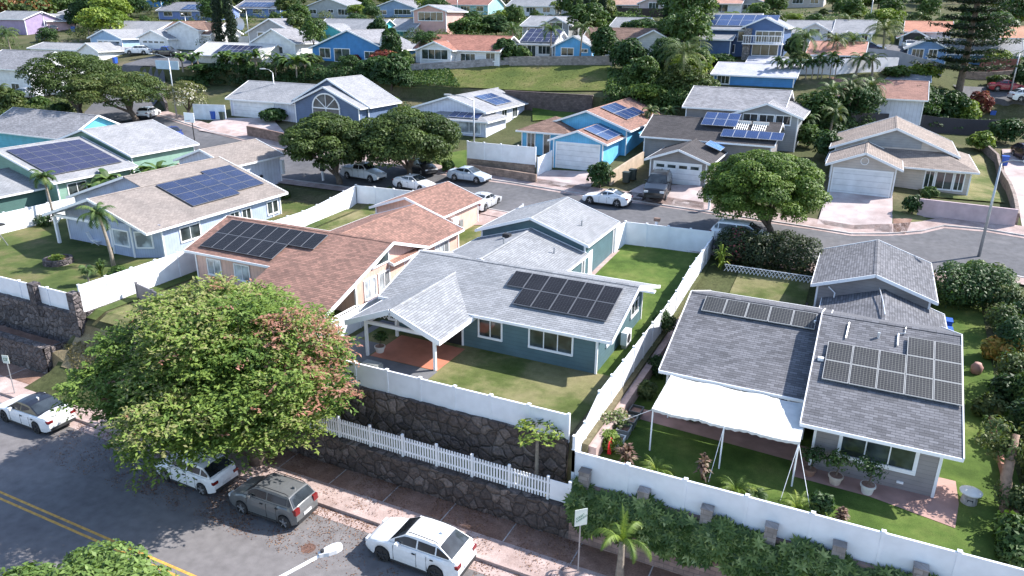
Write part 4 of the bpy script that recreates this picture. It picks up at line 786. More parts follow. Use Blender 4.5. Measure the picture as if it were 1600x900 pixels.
fh('white house with plain dark grey roof at the left edge', (15,150), -40, 42, 106, 80, 'x', 9, WHT, SHM, ((.6,.75,.4,.8),))
fh('stucco house with low roof and a blue solar row behind the banana plants', (350,100), 298, 408, 86, 68, 'x', 7, plain('pale_stucco', (.55,.53,.5), .8), plain('flat_roof', (.5,.48,.46), .8), (), sol=(-1, .3, .4, 7, 2, 1.2, 1.5, SOL_P))
fh('lavender blue house with dark roof and wide solar array at the top', (290,31), 243, 334, 17, 4, 'x', 8, siding('cornflower', (.22,.3,.6), .3), SHM, W2, sol=(-1, .42, .5, 7, 2, 1.5, 1.4, SOL_U))
fh('blue walled house under a solar covered roof beside the tall dark trees', (400,27), 364, 437, 13, 1, 'x', 8, siding('cornflower2', (.16,.26,.5), .3), SHM, W2, sol=(-1, .1, .5, 7, 2, 1.5, 1.4, SOL_U))
fh('grey house with gabled front and several white windows near the top', (515,28), 471, 553, 13, -3, 'y', 9, siding('pale_grey', (.4,.41,.42), .3), SHL, ((.12,.25,.4,.8),(.5,.6,.5,.8),(.7,.95,.3,.85,4)))
fh('white house with layered gables and light roof left of the strong blue house', (430,92), 390, 462, 67, 46, 'y', 5, WHT, SHM, ((.05,.2,.3,.6),(.5,.7,.3,.7)), more=(dict(L=383, R=462, ey=52, ry=30, axis='y', dep=5, dy=5, wall=GRY2, wins=((.2,.45,.8,1.0,2,1),)),))
fh('turquoise walled house with long grey roof behind the strong blue house', (540,62), 487, 587, 50, 30, 'x', 8, TURQ, SHL, ((.5,.6,.2,.8),(.8,.9,.2,.8)), more=(dict(L=490, R=535, ey=50, ry=38, axis='y', dep=4, dy=-3),))
fh('blue grey two gable house with white deck near the top centre', (615,27), 581, 650, 13, 0, 'y', 8, siding('steel_blue', (.22,.32,.48), .3), SHM, ((.1,.3,.3,.7),(.5,.9,.3,.8,4)))
fh('small house with lilac grey roof beside the pink tower', (622,58), 600, 645, 48, 27, 'x', 7, BEIGE, SHL, ((.2,.8,.2,.8,4),))
fh('house with red brown roof and turquoise posts at the top', (726,24), 689, 763, 8, -6, 'x', 8, siding('pale_turq2', (.3,.55,.6), .3), shingle('rb2', (.33,.17,.14), .8, 1.1), W2)
fh('house with pinkish tan roof and tall arched gable at the top right of centre', (990,20), 925, 1042, 8, -8, 'x', 9, siding('pale_pink', (.58,.46,.45), .3), shingle('pinkish_tan', (.5,.33,.28), .85, 1.1), ((.05,.4,.2,.85,6),), more=(dict(L=995, R=1040, ey=6, ry=-4, axis='y', dep=4, dy=-1, wins=((.4,.8,.3,1.0,3),)),))
fh('white house with orange tan roof near the top right', (1140,20), 1088, 1160, 6, -8, 'x', 9, WHT, shingle('orange_tan', (.52,.3,.24), .85, 1.1), ((.3,.7,.1,.85,3),), more=(dict(L=1140, R=1200, ey=5, ry=-5, axis='y', dep=6, dy=2, wall=GRY2, wins=((.2,.6,.3,.8,3),)),))
fh('cream house with a wide blue grey roof, top centre behind dark cypresses', (830,25), 790, 868, 10, -3, 'x', 8, WHT, SHG, W2)
fh('pale blue gabled house at the very top', (830,12), 800, 862, -2, -14, 'y', 8, siding('ice_blue', (.4,.5,.62), .3), SHL, ((.2,.4,.3,.8),(.6,.8,.3,.8)))
fh('turquoise sliver of a house at the top left among trees', (232,10), 212, 250, 0, -8, 'x', 7, BLU, SHL, ())
fh('grey roofed house at the very top right of the tall trees', (1250,12), 1205, 1290, -4, -14, 'x', 8, BEIGE, SHM, W2)
# ------------------------------------------------------------------ yards
def lawn(mat, pts, dz=.03, z=None):
    polyp = [(p[0], p[1]) for p in pts]; return polypatch('lawn', mat, [(a, b, 0) for a, b in polyp], dz, z)
patch('lawn', GRASS, -24, -9.7, 26.3, 32.6, .02); patch('lawn', GRASSG, -16.2, -9.7, 32.6, 53, .02); patch('side_path', WALK, -16.9, -15.5, 42.5, 51.5, .03)
polypatch('patio', REDP, [(-22.2,29.1,0),(-18.05,29.15,0),(-18.05,32.5,0),(-22.2,32.5,0)], .06, z=3.7); polypatch('patio_edge', GREYP, [(-24.5,26.6,0),(-18.0,26.6,0),(-18.0,29.1,0),(-22.3,29.1,0),(-22.3,33.5,0),(-24.5,33.5,0)], .05, z=3.7)
patch('lawn', GRASSG, -8.6, 8, 25.3, 36, .03); patch('lawn', GRASS, -6.6, -1.9, 44, 51.2, .03); patch('lawn', GRASSG, 5.3, 8.0, 36, 52, .03)
patch('lawn', GRASSL, -63, -40.3, 26.3, 52, .02); patch('lawn', GRASS, -40, -25, 26.3, 54.4, .015); patch('bare_terrace', DIRT, -60, -42.6, 24.4, 26, .02); patch('lawn', GRASSG, -36.5, -8.9, 24.5, 26, .02)
patch('dry_slope', DRY, -42.5, -35.5, 24.35, 26.15, .03)
# grass bank behind the first row
m = MB(); A = [GT(618,118), GT(700,104), GT(800,101), GT(950,100)]; B = [GT(612,140), GT(700,142), GT(840,144), GT(975,143)]
ribbon('grass_bank', ground('bank_grass', [(.3, (.055,.08,.02)), (.5, (.09,.11,.028)), (.64, (.15,.135,.055)), (.75, (.2,.12,.08))], .16, 4, .4), A, B, .12, sub=8, cross=8)
def dpad(name, mat, px, dz=.1): return ribbon(name, mat, [GT(*px[0]), GT(*px[1])], [GT(*px[3]), GT(*px[2])], dz, sub=6, cross=6)
dpad('driveway', DRIVE, [(863,267),(941,271),(917,302),(805,284)]); dpad('driveway', DRIVE, [(1005,290),(1096,292),(1100,330),(962,313)]); dpad('driveway', DRIVE, [(1293,302),(1394,308),(1393,366),(1275,356)])
dpad('driveway', DRIVE, [(340,186),(425,186),(470,240),(310,205)]); dpad('driveway', DRIVE, [(1565,235),(1640,235),(1660,372),(1598,366)]); dpad('driveway', WALK, [(740,330),(800,336),(790,352),(720,352)], .05)
dpad('front_lawn', GRASS, [(1420,268),(1535,240),(1570,318),(1440,308)], .08); dpad('front_lawn', GRASSG, [(675,245),(730,235),(728,268),(690,262)], .08); dpad('front_lawn', GRASSG, [(832,168),(905,168),(900,186),(832,190)], .1)
dpad('front_lawn', GRASS, [(1393,330),(1440,340),(1470,356),(1395,366)], .09); dpad('front_lawn', DIRT, [(1395,345),(1425,345),(1415,366),(1395,366)], .1)
# ------------------------------------------------------------------ fences and walls
def vfence(name, label, pts, h, zf=None, sec=1.83, group=None, cat='fence', mat=None, steps=False, th=.05, cap=.06):
    root = thing(name, label, cat, (pts[0][0], pts[0][1], (zf or Th)(*pts[0][:2])), 0, group); zf = zf or Th
    for (x0, y0), (x1, y1) in zip(pts, pts[1:]):
        L = math.hypot(x1-x0, y1-y0); n = max(1, round(L/sec)); dx, dy = (x1-x0)/n, (y1-y0)/n
        for i in range(n):
            a = (x0+dx*i, y0+dy*i); b = (a[0]+dx, a[1]+dy); za, zb = zf(*a), zf(*b)
            if steps: za = zb = max(za, zb)
            m = MB(); p = [(a[0],a[1],za+.05+h/2-.02), (b[0],b[1],zb+.05+h/2-.02)]
            dn = Vector((dx,dy,0)).normalized(); sd = Vector((-dn.y, dn.x, 0))*th/2
            A = Vector((a[0],a[1],0)); B = Vector((b[0],b[1],0))
            q = [A-sd, B-sd, B+sd, A+sd]; zz = [za, zb, zb, za]
            lo = [(v.x, v.y, z_-.15) for v, z_ in zip(q, zz)]; hi = [(v.x, v.y, z_+h-.04) for v, z_ in zip(q, zz)]
            m.face(lo[::-1]); m.face(hi)
            for k in range(4): m.face([lo[k], lo[(k+1)%4], hi[(k+1)%4], hi[k]])
            m.bar((a[0],a[1],za+h-.03), (b[0],b[1],zb+h-.03), cap+.03, .09)
            m.build('fence_panel', mat or VINYL, root)
            m = MB(); m.box(a[0]-cap, a[0]+cap, a[1]-cap, a[1]+cap, za-.2, za+h+.06); m.box(a[0]-cap-.02, a[0]+cap+.02, a[1]-cap-.02, a[1]+cap+.02, za+h+.06, za+h+.09); m.build('post', mat or VINYL, root)
    a = pts[-1]; za = zf(*a); m = MB(); m.box(a[0]-cap, a[0]+cap, a[1]-cap, a[1]+cap, za-.2, za+h+.08); m.build('post', mat or VINYL, root); return root
zM = lambda x, y: 3.78+.0*x if y < 42 else float(np.interp(y, [42, 46, 53], [3.78, 4.35, 4.55]))
vfence('vinyl_fence', 'low white vinyl fence on top of the tall stone wall before the teal house', [(-24.6,26.12),(-9.65,26.12)], 1.15, lambda x, y: 3.78)
vfence('vinyl_fence', 'long white vinyl fence running uphill between the teal house and the dark roofed grey house', [(-9.05,25.3),(-9.05,26.6),(-9.05,53.2)], 1.45, lambda x, y: zM(x, y)-.15 if y > 26.9 else 3.0)
vfence('vinyl_fence', 'white vinyl fence closing the back lawn of the teal house at the upper street', [(-9.05,53.2),(-15.6,52.9),(-15.75,50.9)], 1.75, lambda x, y: 4.5)
vfence('vinyl_fence', 'long white fence above the leafy hedge along the grey house lawn at lower right', [(-9.05,25.3),(24,25.3)], 1.45, lambda x, y: 2.35, 2.44)
vfence('vinyl_fence', 'white fence between the peach house and the teal house', [(-25.0,26.2),(-25.0,34),(-25.1,46),(-25.2,55)], 1.3, lambda x, y: 3.7 if y < 45 else 3.7+.1*(y-45))
vfence('vinyl_fence', 'white fence between the lavender grey house and the peach house', [(-41.3,26.3),(-41.3,53.6)], 1.75, lambda x, y: 3.7 if y < 47 else 3.7+.12*(y-47))
vfence('vinyl_fence', 'white fence closing the back lawn of the peach house near the parked pickup', [(-41.3,53.6),(-33.5,54.2)], 1.75, lambda x, y: 4.5)
vfence('vinyl_fence', 'white fence on the left side of the lavender house garden', [(-62.5,27.5),(-62.5,46)], 1.7, lambda x, y: 3.7)
vfence('vinyl_fence', 'white fence on the dark stone wall at the left edge', [(-66,26.1),(-41.35,26.1)], 1.15, lambda x, y: 3.75, 2.6)
WOODF = siding('grey_wood_fence', (.16,.15,.17), .15, True)
vfence('wooden_fence', 'grey wooden fence between the white fence and the big tree', [(-40.5,29.5),(-36.5,28.6)], 1.5, lambda x, y: 3.2, mat=WOODF)
a, b, c = GT(731,262), GT(836,285), GT(836,240)
yb = a[1]; vfence('vinyl_fence', 'bluish white fence on a low block wall in front of the grey roofed pale house', [(a[0], yb), (XAT(836, yb, 6.5), yb)], 1.7, lambda x, y: Th(x, y)+.9)
m = MB(); m.box(a[0], XAT(836, yb, 6.5), yb-.12, yb+.12, Th(a[0], yb)-.5, Th(a[0], yb)+.92); single(m, 'block_wall', bricks('tan_block', (.33,.25,.2), (.2,.16,.14)), 'low tan block wall under the bluish white fence', 'wall', (a[0], yb, Th(a[0], yb)))
a, b = GT(840,276), GT(861,265); vfence('vinyl_fence', 'short white gate fence beside the sky blue garage', [(a[0], a[1]), (b[0], b[1])], 1.8)
LOWST = stone('lava_rock', (.07,.056,.053), (.175,.145,.135), (.03,.025,.024), 2.0); UPST = stone('brown_lava_rock', (.085,.065,.06), (.2,.16,.145), (.035,.03,.028), 1.9)
GREYST = stone('grey_lava_rock', (.075,.065,.068), (.19,.165,.165), (.05,.042,.042), 2.6)
def wallbox(label, mat, x0, x1, y0, y1, z0, z1, cap=None, name='stone_wall', nx=None):
    rng = np.random.default_rng(int(abs(x0*7+z1*13))); m = MB(); base = ((x0+x1)/2, (y0+y1)/2, z0)
    nx = nx or max(1, int((x1-x0)/.35)); nz = max(2, int((z1-z0)/.35)); g = [[(x0+(x1-x0)*i/nx, y0-rng.uniform(0, .12), z0+(z1-z0)*j/nz+(rng.uniform(-.05,.03) if j == nz else 0)) for i in range(nx+1)] for j in range(nz+1)]
    for j in range(nz):
        for i in range(nx): m.face([g[j][i], g[j][i+1], g[j+1][i+1], g[j+1][i]])
    for i in range(nx): m.face([g[nz][i], g[nz][i+1], (g[nz][i+1][0], y1, z1), (g[nz][i][0], y1, z1)])
    m.face([(x1, y0, z0), (x1, y1, z0), (x1, y1, z1), (x1, y0, z1)]); m.face([(x0, y1, z0), (x0, y0, z0), (x0, y0, z1), (x0, y1, z1)]); m.face([(x1,y1,z0),(x0,y1,z0),(x0,y1,z1),(x1,y1,z1)])
    return single(m, name, mat, label, 'wall', base)
wallbox('lower dark stone wall under the white picket fence', LOWST, -36, -8.75, 24.3, 24.75, -.1, 1.62)
wallbox('tall brown stone wall below the lawn of the teal house', UPST, -37, -9.6, 25.95, 26.4, 1.3, 3.76)
wallbox('upper grey stone wall with white fence at the left edge', GREYST, -75, -41.2, 25.85, 26.35, 1.2, 3.78)
wallbox('lower grey stone wall along the footpath at the left edge', GREYST, -75, -42.5, 24.2, 24.65, -.1, 1.95)
m = MB(); m.box(-41.3, -41.15, 26.4, 30, 1.5, 3.74); single(m, 'stone_wall', GREYST, 'sunlit return of the grey stone wall beside the big tree', 'wall', (-41.2, 28, 1.5))
m = MB(); m.box(-42.6, -42.4, 24.6, 26.0, .2, 1.9); single(m, 'stone_wall', GREYST, 'short end of the lower grey stone wall facing the big tree', 'wall', (-42.5, 25.3, .2))
for i, x in enumerate((-52.3, -45.2, -41.5)):
    m = MB(); m.box(x-.3, x+.3, 25.75, 26.25, 3.0, 5.1); single(m, 'stone_pillar', GREYST, ('grey stone pillar in the left white fence, farthest left', 'grey stone pillar in the left white fence, between the other two pillars', 'grey stone pillar at the end of the left white fence by the big tree')[i], 'pillar', (x, 26, 3), 'stone pillars in the left fence')
CMU = bricks('grey_block', (.3,.275,.265), (.2,.18,.17))
PBK = bricks('pinkish_block', (.34,.24,.215), (.2,.15,.14)); m = MB(); m.box(-8.75, 24, 24.25, 24.42, -.2, 1.2); single(m, 'planter_wall', PBK, 'pinkish block planter wall under the leafy hedge', 'wall', (0, 24.3, 0))
m = MB(); m.box(-8.75, 24, 25.08, 25.25, .5, 2.4); single(m, 'retaining_wall', PBK, 'block wall hidden behind the leafy hedge below the long white fence', 'wall', (0, 25.2, .5))
for i, px in enumerate((914, 1006, 1105, 1205, 1311, 1438)):
    x = XAT(px, 25.05, 2.8); m = MB(); m.box(x-.22, x+.22, 24.85, 25.2, 1.0, 3.0 if i else 3.15); m.box(x-.24, x+.24, 24.83, 25.22, 3.0 if i else 3.15, 3.05 if i else 3.2)
    single(m, 'block_pillar', CMU, ('grey block pillar where the picket fence meets the long white fence', 'grey block pillar in the long white fence, first one right of the street sign', 'grey block pillar above the bent young palm', 'grey block pillar in front of the clump of orange grass', 'grey block pillar below the dark rounded shrub', 'grey block pillar farthest right under the white fence')[i], 'pillar', (x, 25, 1), 'block pillars along the white fence')
# picket fence
pk = thing('picket_fence', 'white picket fence on top of the lower stone wall', 'fence', (-20, 24.55, 1.62))
x = -30.0
while x < -8.9:
    x2 = min(x+1.83, -8.85); m = MB(); n = 12
    for i in range(n): a = x+.1+(x2-x-.15)*i/n; m.box(a, a+.075, 24.5, 24.53, 1.7, 2.66); 
    m.box(x, x2, 24.53, 24.57, 1.85, 1.93); m.box(x, x2, 24.53, 24.57, 2.4, 2.48); m.build('pickets', VINYL, pk); post(pk, x, 24.55, 1.6, 2.78, .11); x += 1.83
m = MB()
for i in range(5): m.box(-8.9, -8.87, 24.7+i*.14, 24.77+i*.14, 1.7, 2.66)
m.box(-8.92, -8.86, 24.6, 25.35, 1.85, 1.93); m.box(-8.92, -8.86, 24.6, 25.35, 2.4, 2.48); m.build('pickets', VINYL, pk); post(pk, -8.88, 24.55, 1.6, 2.8, .12)
# other walls
def wall_px(name, label, pts, h, th, mat, cat='wall', dz=0, caps=False):
    P = [GT(*p) for p in pts]; m = MB(); base = P[0]
    for a, b in zip(P, P[1:]):
        n = 6
        for i in range(n):
            p = [a[k]+(b[k]-a[k])*i/n for k in (0,1)]; q = [a[k]+(b[k]-a[k])*(i+1)/n for k in (0,1)]; zp, zq = Th(*p)+dz, Th(*q)+dz; s = (Vector((q[0]-p[0], q[1]-p[1])).normalized()*th/2); s = (-s.y, s.x)
            c = [(p[0]-s[0],p[1]-s[1]),(q[0]-s[0],q[1]-s[1]),(q[0]+s[0],q[1]+s[1]),(p[0]+s[0],p[1]+s[1])]; zz = [zp,zq,zq,zp]; lo = [(u, v, z_-.4) for (u, v), z_ in zip(c, zz)]; hi = [(u, v, z_+h) for (u, v), z_ in zip(c, zz)]
            m.face(hi)
            for k in range(4): m.face([lo[k], lo[(k+1)%4], hi[(k+1)%4], hi[k]])
    return single(m, name, mat, label, cat, base)
PKW = plain('pink_render', (.5,.38,.4), .85, .14, 1.6, .2)
wall_px('garden_wall', 'stained pinkish garden wall in front of the beige house lawn', [(1432,337),(1584,356)], 1.35, .2, PKW)
wall_px('garden_wall', 'stone side wall between the beige house lawn and the driveway at right', [(1586,352),(1574,300),(1556,255),(1535,235)], .9, .25, bricks('brown_garden_block', (.25,.2,.18), (.15,.12,.11)))
wall_px('garden_wall', 'tan concrete garden wall beside the sky blue house driveway', [(953,290),(985,268),(1004,256)], 1.2, .18, plain('tan_render', (.45,.35,.26), .85, .15, 2, .2))
wall_px('garden_wall', 'brown block planter wall with white pickets by the slate blue house', [(388,213),(412,218),(500,238)], 1.2, .25, bricks('rust_block', (.26,.17,.14), (.15,.1,.09)))
wall_px('garden_wall', 'brown block wall along the far footpath in the middle', [(735,270),(838,287)], .8, .25, bricks('tan_block2', (.3,.22,.18), (.2,.15,.13)))
wall_px('vinyl_fence', 'white slatted gate next to the blue bins on the left driveway', [(304,186),(354,188)], 1.9, .08, siding('slatted_white', (.66,.72,.8), .15, True), 'fence')
wall_px('garden_wall', 'low stone wall beside the road bend under the spreading trees', [(262,175),(246,150),(238,130)], 1.2, .3, GREYST)
xa_, xb_ = XAT(790, 88.5, 10), XAT(925, 88.5, 10); m = MB(); m.box(xa_, xb_, 88.35, 88.65, 9.0, 11.65); m.box(xa_-.1, xb_+.1, 88.3, 88.7, 11.65, 11.75); single(m, 'retaining_wall', bricks('dark_block', (.13,.1,.095), (.06,.05,.05)), 'dark block retaining wall at the foot of the grass bank', 'wall', ((xa_+xb_)/2, 88.5, 9.4))
wall_px('retaining_wall', 'grey retaining wall along the top of the grass bank', [(796,104),(960,103)], 1.3, .3, bricks('greyblk2', (.3,.27,.26), (.2,.18,.17)))
wall_px('retaining_wall', 'pale retaining wall under the long red roofed house', [(630,114),(796,102)], 1.1, .3, bricks('greyblk3', (.36,.34,.36), (.25,.22,.22)))
wall_px('wooden_fence', 'dark stained fence behind the beige house', [(1318,204),(1440,205),(1562,212)], 1.8, .1, siding('dark_stain', (.03,.028,.04), .15, True), 'fence')
wall_px('garden_wall', 'long white wall behind the row of small palms', [(1195,118),(1300,117),(1400,112)], 1.7, .2, plain('white_render', (.62,.62,.68), .8, .06, 1))
wall_px('garden_wall', 'grey wall curving uphill past the palm thicket', [(1350,95),(1400,100),(1440,112),(1470,120)], 1.6, .2, plain('grey_render', (.33,.33,.38), .8, .1, 1))
wall_px('wooden_fence', 'dark brown fence near the top right of centre', [(925,25),(1080,28)], 1.6, .1, siding('brown_stain', (.06,.04,.035), .2, True), 'fence')
wall_px('wooden_fence', 'red brown fence below the light blue house at right', [(1528,112),(1590,113)], 1.6, .1, siding('red_stain', (.22,.08,.06), .2, True), 'fence')
wall_px('garden_wall', 'low brown wall in front of the light blue house at right', [(1500,122),(1580,122)], .9, .2, bricks('ltbrown', (.35,.26,.22), (.2,.16,.14)))
wall_px('vinyl_fence', 'row of pale fence panels at the top left by the pink garage', [(70,50),(102,45)], 1.6, .1, VINYL, 'fence')
wall_px('vinyl_fence', 'white rail fence behind the two tall dark trees', [(330,70),(480,68)], 1.3, .08, VINYL, 'fence')
wall_px('vinyl_fence', 'small pale blue fence above the flowering white tree', [(247,125),(282,123)], 1.2, .08, siding('paleb', (.5,.62,.7), .15, True), 'fence')
m = MB(); m.box(-9.0, -8.4, 26.3, 50, 2.7, 3.55); single(m, 'retaining_wall', plain('rosy_concrete', (.38,.28,.26), .9, .2, 3, .3), 'rosy concrete footing wall along the foot of the long uphill fence', 'wall', (-8.7, 38, 2.7))
# lattice at the back garden of the grey house
lt = thing('lattice_edging', 'low white lattice edging at the back of the small rear lawn', 'lattice', (-4.6, 50.5, 4))
m = MB()
for i in range(26):
    x = -7.6+i*.25; zz = Th(x, 50.6); m.bar((x, 50.6, zz+.05), (x+.3, 50.6, zz+.5), .03, .035); m.bar((x+.3, 50.64, zz+.05), (x, 50.64, zz+.5), .03, .035)
m.bar((-7.6,50.6,Th(-7.6,50.6)+.52), (-1.1,50.6,Th(-1.1,50.6)+.52), .06, .05); m.build('lattice_panel', VINYL, lt)
# ------------------------------------------------------------------ vehicles
def paint(name, c, rough=.3):
    if name in MATS: return MATS[name]
    m, t, b, n, l = nmat(name); g = n('NewGeometry'); a = n('TexNoise'); a.inputs['Scale'].default_value = 6; a.inputs['Detail'].default_value = 5; l(g.outputs['Position'], a.inputs['Vector']); r = ramp(n, [(.3, mul(c, .92)), (.7, mul(c, 1.04))]); l(a.outputs[0], r.inputs[0]); l(r.outputs[0], b.inputs['Base Color'])
    b.inputs['Roughness'].default_value = rough; b.inputs['Coat Weight'].default_value = .6; b.inputs['Coat Roughness'].default_value = .06; MATS[name] = m; return m
CARG = glass_mat('car_glass', (.012, .015, .018), .05); TYRE = BLACK; RIM = plain('alloy_rim', (.45,.45,.47), .35, .1, metal=.6); DRIM = plain('dark_rim', (.05,.05,.055), .4, .1); LRED = plain('tail_lamp_red', (.16,.012,.014), .25); LWHT = plain('head_lamp', (.6,.62,.65), .15); TRIM = plain('black_trim', (.03,.03,.032), .55, .1); PLATE = plain('plate', (.6,.6,.62), .5)
# L, W, H, wheelbase, front overhang, wheel r, hood z, belt z, boot z, xa (windscreen foot), xb, xc, xd (rear glass foot), clearance
KIND = {
 'sedan': (4.75,1.82,1.45,2.75,.95,.33,.82,.95,1.02,1.35,2.15,3.15,4.05,.2),
 'coupe': (4.6,1.8,1.38,2.76,.85,.34,.8,.93,1.0,1.55,2.3,3.05,4.0,.17),
 'hatch': (4.3,1.8,1.48,2.6,.87,.32,.85,.98,1.0,1.15,1.85,3.5,4.15,.2),
 'suv':   (4.7,1.88,1.66,2.7,.95,.36,1.0,1.12,1.14,1.3,2.1,3.7,4.5,.24),
 'boxy':  (4.1,1.79,1.61,2.55,.85,.33,1.0,1.1,1.1,1.0,1.65,3.65,4.0,.22),
 'bigsuv':(5.2,2.0,1.9,3.1,.95,.4,1.12,1.25,1.25,1.5,2.15,4.6,5.05,.3),
 'van':   (4.9,1.9,1.75,2.9,.95,.34,1.0,1.15,1.15,1.0,1.9,4.3,4.75,.22),
 'pickup':(5.5,1.88,1.78,3.4,.95,.38,1.05,1.2,1.15,1.5,2.15,3.35,3.65,.3)}
def car(label, kind, loc, head, col, cat='car', roofcol=None, rails=False, dark_rims=False, group=None, sunroof=False, name=None, plate=True, rz=None):
    L, W, H, wb, fo, wr, hz, bz, tz, xa, xb, xc, xd, cl = KIND[kind]; root = thing(name or 'parked_car', label, cat, loc, head, group); sc_ = (.97 if kind == 'sedan' else .93) if loc[1] < 25 else 1.0 if kind == 'bigsuv' else .9; root.scale = (sc_, sc_, sc_*1.07)
    body = paint(*col); rf = paint(*roofcol) if roofcol else body; X = lambda s: L/2-s   # s runs from the nose back; +x is forward
    wx = [fo, fo+wb]; st = sorted(set([0, .06, .16, .3]+list(np.linspace(.45, L-.45, 30))+[L-.3, L-.16, L-.06, L]+[wx[0]-wr*1.18, wx[0]+wr*1.18, wx[1]-wr*1.18, wx[1]+wr*1.18, xa, xd]))
    def wid(s): t = abs(s/L*2-1); return W/2*(1-.16*max(0, (t-.55)/.45)**2.6)
    def deck(s):
        pts = [(0, hz*.62), (.08, hz*.78), (.3, hz*.9), (xa, bz), (xd, tz), (L-.25 if kind not in ('suv','boxy','hatch','bigsuv','van') else L-.12, tz*.985), (L-.05, tz*.85), (L, tz*.7)]
        return float(np.interp(s, [p[0] for p in pts], [p[1] for p in pts]))
    def bot(s):
        z = cl+.12*max(0, 1-s/.35)+.14*max(0, 1-(L-s)/.35)
        for w_ in wx:
            d = abs(s-w_); R = wr*1.18
            if d <= R: z = max(z, wr+math.sqrt(max(0, R*R-d*d))*.98)
        return z
    m = MB(); secs = []
    for s in st:
        w_ = wid(s); d = deck(s); b = min(bot(s), d-.08); q = [(w_*.95, b), (w_*.99, b+(d-b)*.3), (w_, b+(d-b)*.55), (w_*.985, b+(d-b)*.8), (w_*.93, d-.02), (w_*.84, d+.01), (w_*.4, d+.045), (0, d+.055)]
        secs.append([(X(s), y, z) for y, z in q]+[(X(s), -y, z) for y, z in q[-2::-1]])
    for a, b in zip(secs, secs[1:]):
        for k in range(len(a)-1): m.face([a[k], a[k+1], b[k+1], b[k]])
    m.face(secs[0]); m.face(secs[-1][::-1])
    pick = kind == 'pickup'
    # cabin
    wb_, wt = W/2*.9, W/2*.72; zr = H; f = lambda s, y, z: (X(s), y, z)
    rs = [(xb, zr-.03), (xb+(xc-xb)*.3, zr), (xb+(xc-xb)*.65, zr-.005), (xc, zr-.05)]
    B = [[f(s, y*wt, z-(.05*abs(y)**3)) for y in (-1,-.8,-.4,0,.4,.8,1)] for s, z in rs]
    Af = [f(xa, y*wb_, deck(xa)+.02) for y in (-1,-.8,-.4,0,.4,.8,1)]; Df = [f(xd, y*wb_, deck(xd)+.02) for y in (-1,-.8,-.4,0,.4,.8,1)]
    cb = MB()
    for a, b in zip([Af]+B, B+[Df]):
        for k in range(6): cb.face([a[k], b[k], b[k+1], a[k+1]][::-1])
    for sd in (0, 6):
        pts = [Af[sd]]+[r_[sd] for r_ in B]+[Df[sd]]; pts = pts if sd == 6 else pts[::-1]; cb.face(pts)
    o = m.build('body', body, root, (0,0,0), angle=38); o2 = cb.build('roof', rf, root, (0,0,0), angle=38)
    def glass(nm, quad, ins, off):
        v = [Vector(p) for p in quad]; c = sum(v, Vector())/4; n_ = (v[1]-v[0]).cross(v[3]-v[0]).normalized(); cc = Vector((X((xa+xd)/2), 0, H*.5)); n_ = n_ if n_.dot(c-cc) > 0 else -n_
        g = MB(); g.face([tuple(p+(c-p).normalized()*ins+n_*off) for p in v]); g.build(nm, CARG, root, (0,0,0))
    def screen(nm, lo, hi, t0, t1, inset=1):
        g = MB(); A_ = [Vector(p) for p in lo]; H_ = [Vector(p) for p in hi]; A_[0] = A_[0].lerp(A_[1], .35); A_[6] = A_[6].lerp(A_[5], .35); H_[0] = H_[0].lerp(H_[1], .35); H_[6] = H_[6].lerp(H_[5], .35)
        n_ = (A_[6]-A_[0]).cross(H_[0]-A_[0]).normalized(); n_ = n_ if n_.z > 0 else -n_
        for k in range(6): g.face([tuple(A_[k].lerp(H_[k], t0)+n_*.014), tuple(A_[k+1].lerp(H_[k+1], t0)+n_*.014), tuple(A_[k+1].lerp(H_[k+1], t1)+n_*.014), tuple(A_[k].lerp(H_[k], t1)+n_*.014)])
        g.build(nm, CARG, root, (0,0,0), smooth=True)
    screen('windshield', Af, B[0], .04, .95); screen('rear_window', Df, B[-1], .12, .9)
    for sd in (0, 6):
        sm_ = (xa+xd)/2+.1; y = -1 if sd == 0 else 1
        def side(s, t): # point on side plane
            zb_ = deck(s)+.06; top = float(np.interp(s, [xa, xb, xc, xd], [deck(xa)+.06, zr-.1, zr-.13, deck(xd)+.06])); z_ = zb_+(top-zb_)*t; k = (z_-(bz+.02))/(zr-.08-bz); return (X(s), y*(wb_+(wt-wb_)*k+.012), z_)
        cuts = [(xa+.3, xb+(xc-xb)*.38-.04), (xb+(xc-xb)*.38+.04, min(xd-.25, xc+.35) if kind in ('sedan','coupe','pickup') else xc-.1)]
        if kind in ('suv','boxy','bigsuv','van','hatch'): cuts.append((xc-.03, xd-.22))
        for s0, s1 in cuts:
            g = MB(); n_ = 5; ss = [s0+(s1-s0)*i/n_ for i in range(n_+1)]; g.face([side(s, .0) for s in ss]+[side(s, .9) for s in ss[::-1]]); g.build('side_window', CARG, root, (0,0,0))
        hm = MB(); hm.box(X(xb+.5)-.08, X(xb+.5)+.08, y*(W/2)-.01, y*(W/2)+.03, bz-.16, bz-.12); hm.build('door_handle', TRIM, root, (0,0,0)); hm = MB(); hm.box(X(xb+1.4)-.08, X(xb+1.4)+.08, y*(W/2)-.01, y*(W/2)+.03, bz-.16, bz-.12); hm.build('door_handle', TRIM, root, (0,0,0))
        mm = MB(); mm.box(X(xa+.5)-.08, X(xa+.5)+.07, min(y*(W/2*.93), y*(W/2+.13)), max(y*(W/2*.93), y*(W/2+.13)), bz+.0, bz+.13); mm.build('mirror', body, root, (0,0,0))
        hl = MB(); yy = sorted((y*W/2*.5, y*W/2*.86)); hl.box(X(.12), X(-.005)-.02, yy[0], yy[1], hz*.66, hz*.8); hl.build('headlight', LWHT, root, (0,0,0))
        tl = MB(); yy = sorted((y*W/2*.55, y*W/2*.885)); tl.box(X(L)-.012, X(L-.2), yy[0], yy[1], tz*.72, tz*(.85 if kind != 'boxy' else .98)); tl.build('taillight', LRED, root, (0,0,0))
